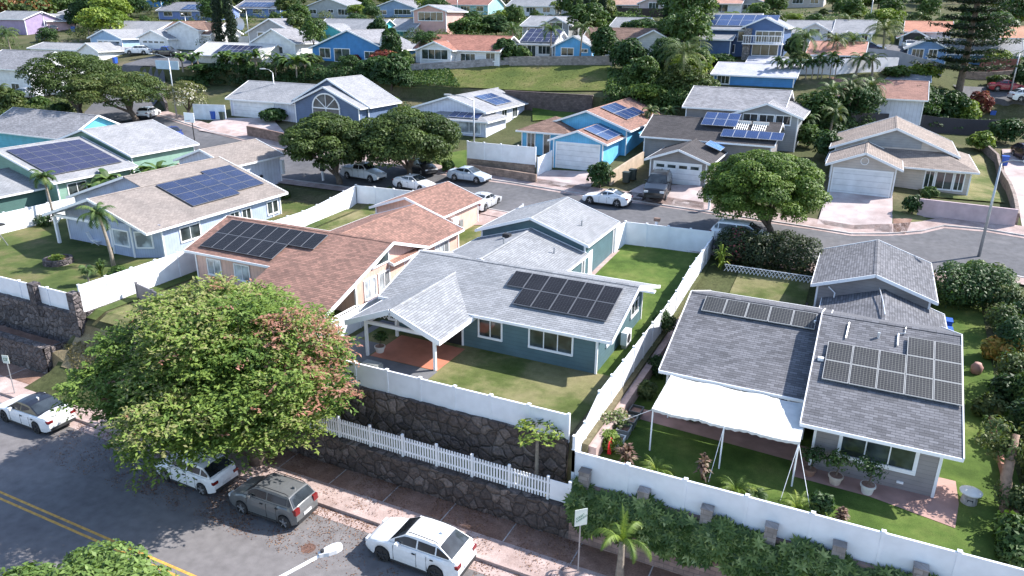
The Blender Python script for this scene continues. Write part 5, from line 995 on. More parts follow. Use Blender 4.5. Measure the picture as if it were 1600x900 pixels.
        if rails: rl = MB(); rl.tube([f(xb+.1, y*wt*.92, zr+.0), f(xb+.2, y*wt*.92, zr+.05), f(xc-.2, y*wt*.92, zr+.02), f(xc-.05, y*wt*.92, zr-.04)], .02, 5); rl.build('roof_rail', TRIM, root, (0,0,0))
    
    for y in (-1, 1):
        for s_ in (xa+.25, xb+(xc-xb)*.38, min(xc+.1, wx[1]-wr*1.2) if kind != 'coupe' else xb+1.1): ds = MB(); ds.box(X(s_)-.007, X(s_)+.007, min(y*(W/2-.06), y*(W/2+.003)), max(y*(W/2-.06), y*(W/2+.003)), cl+.12, bz-.1); ds.build('door_seam', TRIM, root, (0,0,0))
        ds = MB(); ds.box(X(wx[1]-wr*1.25), X(wx[0]+wr*1.25), min(y*(W/2-.1), y*(W/2+.004)), max(y*(W/2-.1), y*(W/2+.004)), cl-.0, cl+.07); ds.build('sill_trim', TRIM, root, (0,0,0))
    um = MB(); um.box(X(L-.25), X(.25), -W/2*.82, W/2*.82, cl-.02, min(hz, tz)*.72); um.build('underbody', TRIM, root, (0,0,0))
    bp = MB(); bp.box(X(.1), X(-.02)+.0, -W/2*.6, W/2*.6, cl+.08, hz*.5); bp.build('grille', TRIM, root, (0,0,0))
    rb = MB(); rb.box(X(L)-.03, X(L-.15), -W/2*.78, W/2*.78, cl+.1, cl+.26); rb.build('rear_bumper', TRIM, root, (0,0,0))
    if plate: pl = MB(); pl.box(X(L)-.03, X(L)-.005, -.26, .26, tz*.5, tz*.5+.13); pl.build('licence_plate', PLATE, root, (0,0,0))
    if sunroof: sr = MB(); sr.face([f(xb+.12, -wt*.6, zr+.012), f(xb+.12, wt*.6, zr+.012), f(xb+.75, wt*.6, zr+.018), f(xb+.75, -wt*.6, zr+.018)][::-1]); sr.build('sunroof', CARG, root, (0,0,0))
    an = MB(); an.box(X(xc-.15), X(xc-.3), -.03, .03, zr-.04, zr+.06); an.build('antenna_fin', body, root, (0,0,0))
    if pick:
        bd = MB(); bd.box(X(L-.12), X(xd+.15), -W/2*.8, W/2*.8, tz+.03, tz+.07); bd.build('bed_cover', rf, root, (0,0,0))
    for w_ in wx:
        for y in (-1, 1):
            c = (X(w_), y*(W/2-.12), wr); t_ = MB(); prof = [(-.11, wr*.8), (-.11, wr*.96), (-.06, wr), (.06, wr), (.11, wr*.96), (.115, wr*.7)]; N_ = 20
            for (a0, r0), (a1, r1) in zip(prof, prof[1:]):
                for i in range(N_):
                    p, q = 2*math.pi*i/N_, 2*math.pi*(i+1)/N_; t_.face([(c[0]+r0*math.cos(p), c[1]+y*a0, c[2]+r0*math.sin(p)), (c[0]+r0*math.cos(q), c[1]+y*a0, c[2]+r0*math.sin(q)), (c[0]+r1*math.cos(q), c[1]+y*a1, c[2]+r1*math.sin(q)), (c[0]+r1*math.cos(p), c[1]+y*a1, c[2]+r1*math.sin(p))])
            to = t_.build('wheel', TYRE, root, (0,0,0), smooth=True); rm = MB()
            rm.m = 1; rm.face([(c[0]+wr*.7*math.cos(2*math.pi*i/N_), c[1]+y*.085, c[2]+wr*.7*math.sin(2*math.pi*i/N_)) for i in range(N_)]); rm.m = 0
            for i in range(5):
                a = 2*math.pi*i/5+.3; rm.bar((c[0], c[1]+y*.105, c[2]), (c[0]+wr*.68*math.cos(a), c[1]+y*.105, c[2]+wr*.68*math.sin(a)), .08, .03)
            rm.tube([(c[0], c[1]+y*.09, c[2]), (c[0], c[1]+y*.125, c[2])], .07, 8); rm.build('rim', [DRIM if dark_rims else RIM, TRIM], to, (0,0,0))
    return root
WHC = ('white_paint', (.78,.78,.8)); PI = math.pi
def cpx(px, py): p = GT(px, py); return (p[0], p[1], p[2]+.03)
q = G(660, 868, 0)
car('white suv with black roof rails and dark wheels, nearest the camera at the kerb', 'suv', (-13.8, 20.6, .01), PI, WHC, 'suv', rails=True, dark_rims=True)
car('dark grey boxy hatchback parked behind the white hatchback', 'boxy', (-21.35, 20.35, .01), PI+.02, ('charcoal_paint', (.12,.125,.13)), rails=True)
car('white hatchback partly under the big flowering tree', 'hatch', (-26.3, 20.55, .01), PI-.02, WHC)
car('white sedan with black roof at the left edge of the front road', 'sedan', (-38.3, 20.6, .01), PI, WHC, roofcol=('black_paint', (.012,.013,.02)), dark_rims=True)
car('white coupe with dark wheels parked across the upper street driveway', 'coupe', cpx(948, 319), PI-.03, WHC, sunroof=True)
car('black pickup truck based suv standing before the grey garage', 'bigsuv', cpx(1027, 308), -PI/2+.12, ('black_truck_paint', (.005,.005,.007)), 'suv', rails=True)
car('pale blue silver sedan on the upper street by the white fence', 'sedan', cpx(733, 284), -.05, ('ice_silver', (.42,.48,.56)))
car('silver white pickup truck behind the tree trunk on the upper street', 'pickup', cpx(568, 281), -.12, ('silver_white', (.55,.58,.62)), 'pickup')
car('white car behind the white fence, under the right tree of the street pair', 'sedan', cpx(648, 296), -.12, WHC)
car('black compact car with silver nose at the far kerb under the tree', 'hatch', cpx(660, 270), -.5, ('black_paint2', (.02,.02,.024)))
car('silver sedan on the peach house driveway', 'sedan', (-29.5, 56.2, 5.0), PI/2, ('silver_paint', (.45,.46,.49)))
car('white van with flat roof behind the dark flowering hedge', 'van', (-7.3, 54.9, 5.15), -.02, WHC, 'van')
car('blue car seen behind the basketball hoop', 'sedan', cpx(272, 217), -.5, ('deep_blue_paint', (.02,.04,.2)))
car('white car half hidden below the spreading trees on the street', 'hatch', cpx(234, 184), 2.0, WHC)
car('dark blue car at the road bend above the spreading trees', 'sedan', cpx(222, 131), 2.2, ('navy_paint', (.03,.04,.1)))
car('white suv before the powder blue garage', 'suv', cpx(217, 86), -2.6, WHC, 'suv')
car('dark pickup with blue tarp on the left street', 'pickup', cpx(262, 89), .1, ('black_paint2', (.02,.02,.024)), 'pickup', roofcol=('blue_tarp', (.03,.08,.4)))
car('black suv at the top left near the pink garage, upper one of two', 'suv', cpx(82, 51), 2.8, ('black_paint2', (.02,.02,.024)), 'suv')
car('dark navy car at the top left near the pink garage, lower one of two', 'suv', cpx(68, 65), 2.9, ('navy_paint', (.03,.04,.1)), 'suv')
car('silver car in the yard behind the left spreading tree', 'suv', cpx(47, 155), .1, ('silver_paint', (.45,.46,.49)), 'suv')
car('white car in the yard just right of the silver one', 'sedan', cpx(92, 150), .15, WHC)
car('dark maroon black suv on the driveway at the right edge', 'suv', cpx(1602, 250), -1.3, ('maroon_black', (.04,.015,.02)), 'suv')
car('red car on the side street at the right', 'sedan', cpx(1572, 143), .1, ('red_paint', (.28,.015,.03)))
car('white suv cut by the right edge on the side street', 'suv', cpx(1605, 160), .3, WHC, 'suv')
car('white car inside the open double carport', 'sedan', cpx(1420, 79), -1.4, WHC)
car('dark car parked left of the open double carport', 'sedan', cpx(1358, 82), -.1, ('navy_paint', (.03,.04,.1)))
car('white van parked at the top left beyond the blue small house', 'van', cpx(155, 33), .1, WHC, 'van')
car('white car at the far top between the tan roofed houses', 'suv', cpx(1078, 20), .1, WHC)
# ------------------------------------------------------------------ street furniture and garden things
BLUEB = plain('blue_bin_plastic', (.02,.09,.42), .45, .1); DKB = plain('dark_bin_plastic', (.03,.045,.04), .5, .1)
def bin_(label, x, y, z, mat, s=1, rz=0):
    r = thing('wheelie_bin', label, 'bin', (x, y, z), rz); m = MB(); a, b = .26*s, .31*s; lo = [(-a,-a,.08),(a,-a,.08),(a,a,.08),(-a,a,.08)]; hi = [(-b,-b,1.0*s),(b,-b,1.0*s),(b,b,1.0*s),(-b,b,1.0*s)]
    m.face(lo[::-1]); m.face(hi)
    for k in range(4): m.face([lo[k], lo[(k+1)%4], hi[(k+1)%4], hi[k]])
    m.build('bin_body', mat, r, (0,0,0)); m = MB(); m.box(-b-.02, b+.02, -b-.04, b+.03, 1.0*s, 1.06*s); m.build('lid', mat, r, (0,0,0)); m = MB(); m.tube([(-.3*s, .26*s, .1), (-.24*s, .26*s, .1)], .1, 10); m.tube([(.24*s, .26*s, .1), (.3*s, .26*s, .1)], .1, 10); m.build('wheels', BLACK, r, (0,0,0)); return r
for lb, px, py, mt in (('blue bin by the white slatted gate on the left driveway', 335, 187, BLUEB), ('dark bin right of the blue bin on the left driveway', 349, 188, DKB), ('blue bin on the corner of the bent road at left', 181, 101, BLUEB), ('blue bin near the pink garage at top left', 115, 50, BLUEB), ('dark bin by the tan wall before the grey garage, left of two', 978, 286, DKB), ('dark bin by the tan wall before the grey garage, right of two', 988, 283, DKB), ('blue bin beside the driveway at the right edge', 1568, 260, BLUEB), ('blue bin at the side street corner on the right', 1549, 187, BLUEB)):
    p = GT(px, py); bin_(lb, p[0], p[1], p[2], mt)
bin_('blue bin at the right side of the grey house garage, front one', 5.75, 45.4, 3.5, BLUEB); bin_('blue bin at the right side of the grey house garage, rear one', 5.8, 46.6, 3.6, BLUEB)
def lamp(label, base, h, arm, lean=0, mat=None, head=.7):
    r = thing('street_lamp', label, 'street lamp', base); m = MB(); m.tube([(0,0,0), (0,0,h*.5), (lean,0,h)], [.11, .09, .06], 8); m.build('pole', mat or GREYM, r, (0,0,0), smooth=True)
    m = MB(); ax, ay = arm; m.tube([(lean,0,h), (lean+ax*.5, ay*.5, h+.35), (lean+ax, ay, h+.45)], [.05,.04,.035], 6); m.build('arm', mat or GREYM, r, (0,0,0), smooth=True)
    d = Vector((ax, ay, 0)).normalized(); m = MB(); p = Vector((lean+ax, ay, h+.45)); s = Vector((-d.y, d.x, 0)); w0, w1 = .09, .17
    top = [p-s*w0, p+s*w0, p+d*head*.5+s*w1, p+d*head+s*w0*.8, p+d*head-s*w0*.8, p+d*head*.5-s*w1]; t2 = [tuple(v+Vector((0,0,.07))) for v in top]; b2 = [tuple(v-Vector((0,0,.06))) for v in top]; m.face(t2); m.face(b2[::-1])
    for k in range(6): m.face([b2[k], b2[(k+1)%6], t2[(k+1)%6], t2[k]])
    m.build('lamp_head', plain('lamp_grey', (.55,.55,.57), .5, .05), r, (0,0,0)); return r
for lb, px, py, ty, arm in (('tall lamp post before the pale house with the white fence', 741, 262, 150, (-2.2,-.6)), ('leaning lamp post at the right edge by the upper street', 1529, 402, 245, (1.0,-1.6)), ('lamp post at the left by the flowering white tree', 277, 187, 86, (-3.2,.3)), ('thin lamp post left of the slate blue house', 432, 175, 115, (-.8,-.4)), ('lamp post on the side street at the right', 1578, 148, 84, (.6,-1)), ('lamp post near the top left street behind the trees', 75, 66, 38, (.6,-.5)), ('lamp post before the brown roofed house at left', 295, 72, 22, (.4,-.8)), ('lamp post behind the white rail fence', 390, 70, 14, (.4,-.8)), ('lamp post beside the red brown roofed house at the top', 715, 33, 8, (.4,-.6)), ('double lamp by the palms at the upper right', 1357, 44, 20, (-2,-.3))):
    p = GT(px, py); z1 = ZAT(ty, p[0], p[1]); lamp(lb, p, max(5, min(11, z1-p[2]-.4)), arm)
# near lamp arm over the front road
hp = G(520, 856, 8.2); r = thing('street_lamp', 'white street lamp head reaching in over the front road', 'street lamp', (hp[0]-1.0, hp[1]-2.6, 0))
ex = (-1.6, -2.7); r.location = (hp[0]+ex[0], hp[1]+ex[1], 0); m = MB(); m.tube([(0,0,0), (0,0,4), (0,0,7.4)], [.12,.1,.08], 8); m.build('pole', WHITE, r, (0,0,0), smooth=True)
m = MB(); m.tube([(0,0,7.35), (-ex[0]*.5,-ex[1]*.5,7.9), (-ex[0]*.9,-ex[1]*.9,8.12)], [.05,.045,.04], 8); m.build('arm', WHITE, r, (0,0,0), smooth=True)
m = MB(); d = Vector((-ex[0], -ex[1], .15)).normalized(); s = Vector((-d.y, d.x, 0)).normalized(); p = Vector((-ex[0]*.88, -ex[1]*.88, 8.13)); out = [(0,.06),(.12,.08),(.22,.13),(.42,.15),(.56,.12),(.62,.05)]
top = [p+d*a+s*b for a, b in out]+[p+d*a-s*b for a, b in out[::-1]]; m.face([tuple(v+Vector((0,0,.06))) for v in top][::-1]); m.face([tuple(v-Vector((0,0,.05))) for v in top])
n_ = len(top)
for k in range(n_): a, b = top[k], top[(k+1)%n_]; m.face([tuple(a-Vector((0,0,.05))), tuple(b-Vector((0,0,.05))), tuple(b+Vector((0,0,.06))), tuple(a+Vector((0,0,.06)))])
m.build('lamp_head', plain('lamp_grey', (.55,.55,.57), .5, .05), r, (0,0,0)); m = MB(); m.tube([p+d*.1+Vector((0,0,.05)), p+d*.1+Vector((0,0,.13))], .05, 8); m.build('light_sensor', BLACK, r, (0,0,0))
# street signs
def sign(label, base, h, w_, hh, rz, lean=0, marks='text', strokes=None):
    r = thing('street_sign', label, 'sign', base, rz); m = MB(); m.tube([(0,0,0), (lean,0,h)], .03, 6); m.build('sign_post', GREYM, r, (0,0,0)); m = MB(); m.box(lean-w_/2, lean+w_/2, -.05, -.03, h-hh*.15, h+hh*.85); sg = m.build('sign_board', plain('sign_white', (.62,.66,.6), .5, .05), r, (0,0,0))
    m = MB()
    for (a, b, c, d) in strokes: m.box(lean+a*w_, lean+b*w_, -.058, -.052, h-hh*.15+c*hh, h-hh*.15+d*hh)
    m.build('sign_marks', plain('sign_ink', (.05,.16,.08), .6), sg, (0,0,0)); return r
q = G(23, 614, .13); sign('small white sign on a pole before the left stone wall', (q[0], q[1], .13), 2.0, .42, .5, .25, strokes=[(-.3,.3,.62,.68),(-.3,-.24,.3,.62),(-.3,.1,.3,.36),(.1,.2,.36,.62),(-.1,.0,.45,.5)])
q = G(903, 892, .13); sg = sign('white sign board on a pole beside the young palm', (q[0], q[1], .13), 2.35, .52, .75, .75, strokes=[])
def text(body, parent, mat, loc, rot, size, name='sign_text', ex=.002, align='CENTER'):
    cu = bpy.data.curves.new(name, 'FONT'); cu.body = body; cu.size = size; cu.extrude = ex; cu.align_x = align; cu.align_y = 'CENTER'; tmp = bpy.data.objects.new(name, cu); C.objects.link(tmp)
    dg = bpy.context.evaluated_depsgraph_get(); me = bpy.data.meshes.new_from_object(tmp.evaluated_get(dg)); bpy.data.objects.remove(tmp); me.materials.clear(); me.materials.append(mat); o = bpy.data.objects.new(name, me); C.objects.link(o); o.location = loc; o.rotation_euler = rot; o.parent = parent; return o
INK = plain('sign_ink', (.05,.16,.08), .6)
bd_ = [c for c in sg.children if c.name.startswith('sign_board')][0]
text('STREET\nPARKING', bd_, INK, (0, -.056, 2.35+.26), (PI/2, -.5, 0), .12)
# mailboxes
for lb, px, py in (('mailbox on a white post beside the upper street at left', 505, 283), ('white mailbox on a post near the left road', 148, 201), ('white mailbox under the round green tree', 1107, 330)):
    p = GT(px, py); r = thing('mailbox', lb, 'mailbox', p); post(r, p[0], p[1], p[2]-.1, p[2]+1.0, .16); m = MB(); m.box(p[0]-.25, p[0]+.25, p[1]-.12, p[1]+.12, p[2]+1.0, p[2]+1.22); m.tube([(p[0]-.25,p[1],p[2]+1.22),(p[0]+.25,p[1],p[2]+1.22)], .12, 10); m.build('box', BLACK if px == 505 else WHITE, r)
r = thing('mailbox', 'brown topped mailbox behind the rear fence of the teal house', 'mailbox', (-13.6, 54.4, 4.9)); post(r, -13.6, 54.4, 4.7, 6.2, .2); m = MB(); m.box(-13.8,-13.35,54.25,54.55,6.2,6.45); m.build('box', plain('brownbox', (.2,.13,.1), .7), r)
# basketball hoop
p = GT(305, 226); r = thing('basketball_hoop', 'basketball hoop with a white board by the street', 'basketball hoop', p); m = MB(); m.tube([(p[0],p[1],p[2]),(p[0],p[1],p[2]+2.9)], .06, 6); m.build('pole', BLACK, r); m = MB(); m.box(p[0]-.8,p[0]+.8,p[1]-.35,p[1]-.3,p[2]+2.6,p[2]+3.7); bb = m.build('backboard', WHITE, r); m = MB()
for a in range(10): t0, t1 = a*.628, (a+1)*.628; m.tube([(p[0]+.23*math.cos(t0),p[1]-.6+.23*math.sin(t0),p[2]+2.85),(p[0]+.23*math.cos(t1),p[1]-.6+.23*math.sin(t1),p[2]+2.85)], .012, 4)
m.build('hoop_ring', LRED, r)
# satellite dish
p = GT(608, 98); r = thing('satellite_dish', 'round white satellite dish on a pole beside the strong blue house', 'satellite dish', p); zt = ZAT(70, p[0], p[1]); m = MB(); m.tube([p, (p[0],p[1],zt)], .06, 6); m.build('pole', GREYM, r); m = MB(); N_ = 18
for k in range(3):
    r0, r1 = 1.15*k/3, 1.15*(k+1)/3
    for i in range(N_):
        a, b = 2*PI*i/N_, 2*PI*(i+1)/N_; f_ = lambda rr_, t_: (p[0]+rr_*math.cos(t_), p[1]-.4+.25*(1-rr_*rr_)-.1, zt+.3+rr_*math.sin(t_)); m.face([f_(r0,a), f_(r0,b), f_(r1,b), f_(r1,a)])
m.build('dish', WHITE, r)
p = GT(381, 62); r = thing('satellite_dish', 'white satellite dish between the two tall dark trees and the layered house', 'satellite dish', p); zt = ZAT(40, p[0], p[1]); m = MB(); m.tube([p, (p[0],p[1],zt)], .07, 6); m.build('pole', GREYM, r); m = MB()
for k in range(3):
    r0, r1 = 1.15*k/3, 1.15*(k+1)/3
    for i in range(N_):
        a, b = 2*PI*i/N_, 2*PI*(i+1)/N_; f_ = lambda rr_, t_: (p[0]+rr_*math.cos(t_), p[1]-.4+.25*(1-rr_*rr_)-.1, zt+.3+rr_*math.sin(t_)); m.face([f_(r0,a), f_(r0,b), f_(r1,b), f_(r1,a)])
m.build('dish', WHITE, r)
# garden seat swing at the left edge
r = thing('garden_swing', 'garden swing seat with dark canopy and pale cushion at the left edge', 'swing', (-59.5, 31.9, 3.7)); m = MB(); m.box(-61,-58.9,31.2,32.8,5.35,5.5); m.build('canopy', TRIM, r); m = MB(); m.box(-60.8,-59.0,31.4,32.2,4.15,4.3); m.box(-60.8,-59.0,32.1,32.25,4.3,4.9); m.build('cushion', plain('cushion', (.6,.58,.55), .8), r); m = MB()
for x in (-60.95, -58.95):
    for y in (31.3, 32.7): m.tube([(x,y,3.7),(x,32,5.4)], .04, 6)
m.build('frame', GREYM, r)
r = thing('lounge_chair', 'folding lounge chair under the porch of the lavender grey house', 'chair', (-53, 36, 3.76)); m = MB(); m.bar((-53.5,36,4.1),(-52.6,36,4.1),.5,.05); m.bar((-53.5,36,4.1),(-53.9,36,4.7),.5,.05); m.build('seat', WHITE, r); m = MB()
for a, b in (((-53.6,35.8,3.76),(-52.6,35.8,4.1)),((-52.6,35.8,3.76),(-53.6,35.8,4.1)),((-53.6,36.2,3.76),(-52.6,36.2,4.1)),((-52.6,36.2,3.76),(-53.6,36.2,4.1))): m.tube([a, b], .02, 5)
m.build('legs', ALU, r)
# raised stone ring planter left garden
def ring(label, x, y, z, R0, h, mat, plant=True):
    r = thing('stone_planter', label, 'planter', (x, y, z)); m = MB(); N_ = 20
    for i in range(N_):
        a, b = 2*PI*i/N_, 2*PI*(i+1)/N_
        for (ra, za, rb, zb) in ((R0,0,R0*.96,h),(R0*.96,h,R0*.75,h),(R0*.75,h,R0*.75,h*.6)): m.face([(x+ra*math.cos(a),y+ra*math.sin(a),z+za),(x+ra*math.cos(b),y+ra*math.sin(b),z+za),(x+rb*math.cos(b),y+rb*math.sin(b),z+zb),(x+rb*math.cos(a),y+rb*math.sin(a),z+zb)])
    m.build('stone_ring', mat, r); m = MB(); m.face([(x+R0*.75*math.cos(2*PI*i/N_), y+R0*.75*math.sin(2*PI*i/N_), z+h*.7) for i in range(N_)]); m.build('soil', DIRT, r); return r
q = G(92, 412, 3.7); ring('low round stone planter on the left lawn', q[0], q[1], 3.7, 1.0, .45, GREYST); bush('flower_bush', 'low green plants inside the round stone planter', (q[0], q[1], 4.0), .7, .4, 400, .16, LY, 3)
# grill table by fence, pots
r = thing('barbecue_grill', 'covered grey barbecue by the low white fence', 'grill', (-20.6, 27.2, 3.75)); m = MB(); m.box(-21.2,-20.2,26.95,27.5,4.0,4.4); m.box(-21.15,-20.25,27.0,27.45,4.4,4.5); m.build('hood', plain('grillgrey', (.2,.21,.2), .5), r); m = MB(); m.box(-20.2,-19.8,27.0,27.4,4.2,4.24); m.build('side_shelf', ALU, r); m = MB(); m.box(-21.1,-20.3,27.05,27.4,3.75,4.0); m.build('cabinet', TRIM, r)
def pot(label, x, y, z, R0, h, col, plantr, plabel, mat, seed, leaf=.14):
    r = thing('plant_pot', label, 'plant pot', (x, y, z)); m = MB(); m.tube([(x,y,z),(x,y,z+h*.8),(x,y,z+h*.8+.001),(x,y,z+h)], [R0*.72,R0*.95,R0*1.08,R0*1.08], 16); m.build('pot_body', plain(*col), r, smooth=False)
    m = MB(); m.tube([(x,y,z+h),(x,y,z+h+.012)], R0*.92, 16); m.build('soil', DIRT, r); rt = thing('potted_shrub', plabel, 'shrub', (x,y,z+h)); m = MB(); m.tube([(0,0,0),(.05,0,plantr*.5),(.0,.05,plantr)], [.04,.03,.02], 5); m.build('stem', BARK, rt, (0,0,0))
    rng = np.random.default_rng(seed); L = [(rng.uniform(-.4,.4)*plantr, rng.uniform(-.4,.4)*plantr, plantr*rng.uniform(.7,1.3), plantr*.55, plantr*.55, plantr*.45) for _ in range(6)]; P, N, k = lobe_points(rng, L, 420, (.5,1.05), -.9); leaves('leaves', mat, P, N, leaf, rng, rt)
for a in (('white pot third from the left under the wide window', 1354,770, .28,.42,('potw', (.65,.62,.58), .6,.1), .8, 'dark leaved shrub in the white pot under the wide window', LD, 11), ('white and tan pot left of the wide window', 1304,755, .28,.4,('potw2', (.6,.5,.42), .6,.25), .75, 'green shrub in the white and tan pot', LG, 12), ('brown pot beside the canopy leg', 1264,742, .24,.32,('potb', (.3,.17,.12), .7,.2), .65, 'small dark shrub in the brown pot beside the canopy leg', LD, 13)):
    q = G(a[1], a[2], 2.85); pot(a[0], q[0], q[1], 2.84, a[3], a[4], a[5], a[6], a[7], a[8], a[9])
q = G(594, 550, 3.75); pot('white pot at the left post of the patio cover', q[0], q[1], 3.76, .28, .35, ('potw', (.65,.62,.58), .6,.1), .6, 'dark leafy plant in the white patio pot', LD, 14)
# stone lantern like water barrel with white lid
q = G(1513, 785, 2.84); r = thing('stone_lantern', 'pale stone lantern with a round white cap on the right lawn', 'garden ornament', (q[0], q[1], 2.84)); x, y = q[0], q[1]; m = MB(); m.tube([(x,y,2.84),(x,y,3.0),(x,y,3.2),(x,y,3.32)], [.3,.29,.25,.3], 14); m.build('pedestal', plain('pale_stone', (.4,.37,.34), .9, .25, 8, .4), r); m = MB(); m.tube([(x,y,3.32),(x,y,3.37),(x,y,3.44),(x,y,3.5)], [.4,.41,.26,.06], 18); m.build('cap', plain('cap_white', (.72,.7,.66), .7, .1), r)
m = MB(); m.box(x-.1,x+.1,y-.27,y-.2,2.9,3.1); m.build('opening', DARK, r)
# tubs along the uphill fence
for i, (lb, y, c) in enumerate((('white plastic tub nearest the red hose along the fence', 27.9, (.5,.52,.55)), ('grey tub second in the row along the fence', 28.9, (.2,.22,.24)), ('dark tub third in the row along the fence', 29.8, (.1,.12,.12)), ('small dark crate last in the row along the fence', 30.8, (.06,.07,.07)))):
    r = thing('storage_tub', lb, 'tub', (-7.95, y, 2.83), 0, 'tubs beside the uphill fence'); m = MB(); x0, x1, y0, y1, z0, z1 = -8.25, -7.65, y-.35, y+.35, 2.83, 3.3; lo = [(x0+.06,y0+.06,z0),(x1-.06,y0+.06,z0),(x1-.06,y1-.06,z0),(x0+.06,y1-.06,z0)]; hi = [(x0,y0,z1),(x1,y0,z1),(x1,y1,z1),(x0,y1,z1)]; hi2 = [(x0+.05,y0+.05,z1),(x1-.05,y0+.05,z1),(x1-.05,y1-.05,z1),(x0+.05,y1-.05,z1)]; lo2 = [(a,b,z0+.05) for a,b,_ in hi2]
    for k in range(4): m.face([lo[k],lo[(k+1)%4],hi[(k+1)%4],hi[k]]); m.face([hi[k],hi[(k+1)%4],hi2[(k+1)%4],hi2[k]]); m.face([hi2[k],hi2[(k+1)%4],lo2[(k+1)%4],lo2[k]])
    m.face(lo2); m.build('tub_body', plain('tub%d' % i, c, .5), r); m = MB(); m.face([(a,b,z1-.12) for a,b,_ in hi2]); m.build('tub_contents', DIRT, r)
m = MB(); cx, cy = -8.15, 27.2
for k in range(3):
    for i in range(16): a, b = 2*PI*i/16, 2*PI*(i+1)/16; R0 = .2+.05*k; m.tube([(cx+.1,cy+R0*math.cos(a),3.35+R0*math.sin(a)),(cx+.1,cy+R0*math.cos(b),3.35+R0*math.sin(b))], .028, 5)
m.box(cx,cx+.15,cy-.08,cy+.08,2.85,3.6); single(m, 'hose_reel', plain('red_hose', (.6,.02,.03), .4), 'red garden hose on its reel beside the fence', 'hose', (cx, cy, 2.83))
# red pot ornament at right garden
x, y = 7.15, 42.4; m = MB(); m.tube([(x,y,3.3),(x,y,3.5),(x,y,3.9),(x,y,4.1),(x,y,4.2)], [.2,.34,.4,.26,.22], 14); single(m, 'clay_jar', plain('clay', (.36,.2,.17), .7, .15), 'round terracotta jar in the right garden border', 'jar', (x, y, 3.3), smooth=True).scale = (.75,.75,.75)
m = MB(); m.box(-15.3,-14.9,42.2,42.7,3.85,4.5); m.box(-14.95,-14.7,41.8,42.1,3.85,4.7); single(m, 'barbecue_box', TRIM, 'black garden boxes behind the teal house', 'box', (-15.1, 42.3, 3.85))
m = MB(); x = -6.9
m.box(-6.7,-1.9,43.9,44.1,3.2,3.75); m.box(-1.95,-1.75,44,50,3.3,3.9); single(m, 'planter_edge', stone('edge_stone', (.12,.08,.07), (.22,.15,.13), (.06,.05,.05), 3), 'dark stone planter edge around the small rear lawn', 'planter', (-4, 44, 3.3))
m = MB(); m.box(7.35,7.55,26,50,2.6,3.2); single(m, 'border_edge', plain('brick_edge', (.35,.17,.12), .9, .3, 5, .4), 'terracotta border edging along the right lawn', 'edging', (7.45, 38, 2.6))
# ------------------------------------------------------------------ trees and plants
# the big flowering tree
rng = np.random.default_rng(42); tc = (-25.6, 25.2); root = thing('flowering_tree', 'big feathery green tree with reddish orange blossom clusters over the front kerb', 'tree', (-24.6, 22.9, .13))
lob = []
for i in range(40):
    t = 2.399*i; zc = 1-1.75*(i+.5)/40; q = math.sqrt(max(0, 1-zc*zc)); R0 = rng.uniform(.74, 1.16)
    s_ = rng.uniform(.75, 1.85); lob.append((-25.2+4.95*q*math.cos(t)*R0, 22.2+4.1*q*math.sin(t)*R0, 5.0+2.95*zc+rng.uniform(-.4,.4), s_, s_*rng.uniform(.85,1.1), s_*rng.uniform(.5,.7)))
for i in range(12): lob.append((-25.1+rng.uniform(-3,3), 21.9+rng.uniform(-2.2,2.2), 4.7+rng.uniform(-.6,1.2), 1.3, 1.3, .7))
P, N, k = lobe_points(rng, lob, 62000, (.55, 1.06), -.75); fl = rng.uniform(0, 1, len(lob)); ti = np.clip(.05+.45*fl[k]+rng.uniform(0, .4, len(P)), 0, .82)
# sprays: leaflets gathered along short sprays so the crown reads feathery
ns = 6500; S0, SN, sk = lobe_points(rng, lob, ns, (.82, 1.04), -.25); SN /= np.linalg.norm(SN, axis=1)[:, None]; dirs = SN+rng.normal(0, .55, (ns, 3)); dirs[:, 2] = dirs[:, 2]*.5-.05; dirs /= np.linalg.norm(dirs, axis=1)[:, None]
cnt = 12; tt = np.tile(np.arange(cnt)/cnt, ns); base_ = np.repeat(S0, cnt, 0); dd = np.repeat(dirs, cnt, 0); sd = np.cross(dd, [0,0,1.]); sd /= np.linalg.norm(sd, axis=1)[:, None]+1e-6; sg = np.where(rng.uniform(0,1,ns*cnt) < .5, -1, 1)[:, None]
SP = base_+dd*(tt*.85)[:, None]+sd*sg*(.16*(1-tt*.6))[:, None]; SP[:, 2] -= tt**2*.22
redk = (S0[:, 0] > -23.0)&(S0[:, 1] > 21.8)&(S0[:, 2] > 4.9)&(rng.uniform(0,1,ns) < .55) | (rng.uniform(0,1,ns) < .02); st_ = np.where(np.repeat(redk, cnt), rng.uniform(.91, 1, ns*cnt), np.clip(.3+.5*np.repeat(fl[sk], cnt)+rng.uniform(-.1, .25, ns*cnt), 0, .88))
leaves('crown', LBIG, np.concatenate([P[:30000], SP]), np.concatenate([N[:30000]/np.linalg.norm(N[:30000], axis=1)[:, None], np.tile([.1, -.05, 1.], (len(SP), 1))]), .22, rng, root, (-24.6, 22.9, .13), .42, np.concatenate([ti[:30000]*.6, st_]), .3)  # crown shade put into the tint: inner leaves darker, outer sprays lighter
m = MB(); O = Vector((-24.6, 22.9, .13)); fk = Vector((-24.9, 22.5, 2.0)); m.tube([O-Vector((0,0,.6)), O.lerp(fk, .5)+Vector((.1,0,0)), fk], [.5,.4,.36], 10)
for i in range(0, 40, 3):
    e = Vector(lob[i][:3]); mid = fk.lerp(e, .5)+Vector((0,0,.25)); m.tube([fk-Vector((0,0,.2)), mid, e], [.2,.11,.03], 6)
for e in ((-21.6,22.6,4.2), (-20.8,21.7,4.1)): m.tube([fk-Vector((0,0,.3)), Vector((-23,22.4,2.9)), Vector(e)], [.24,.15,.04], 6)
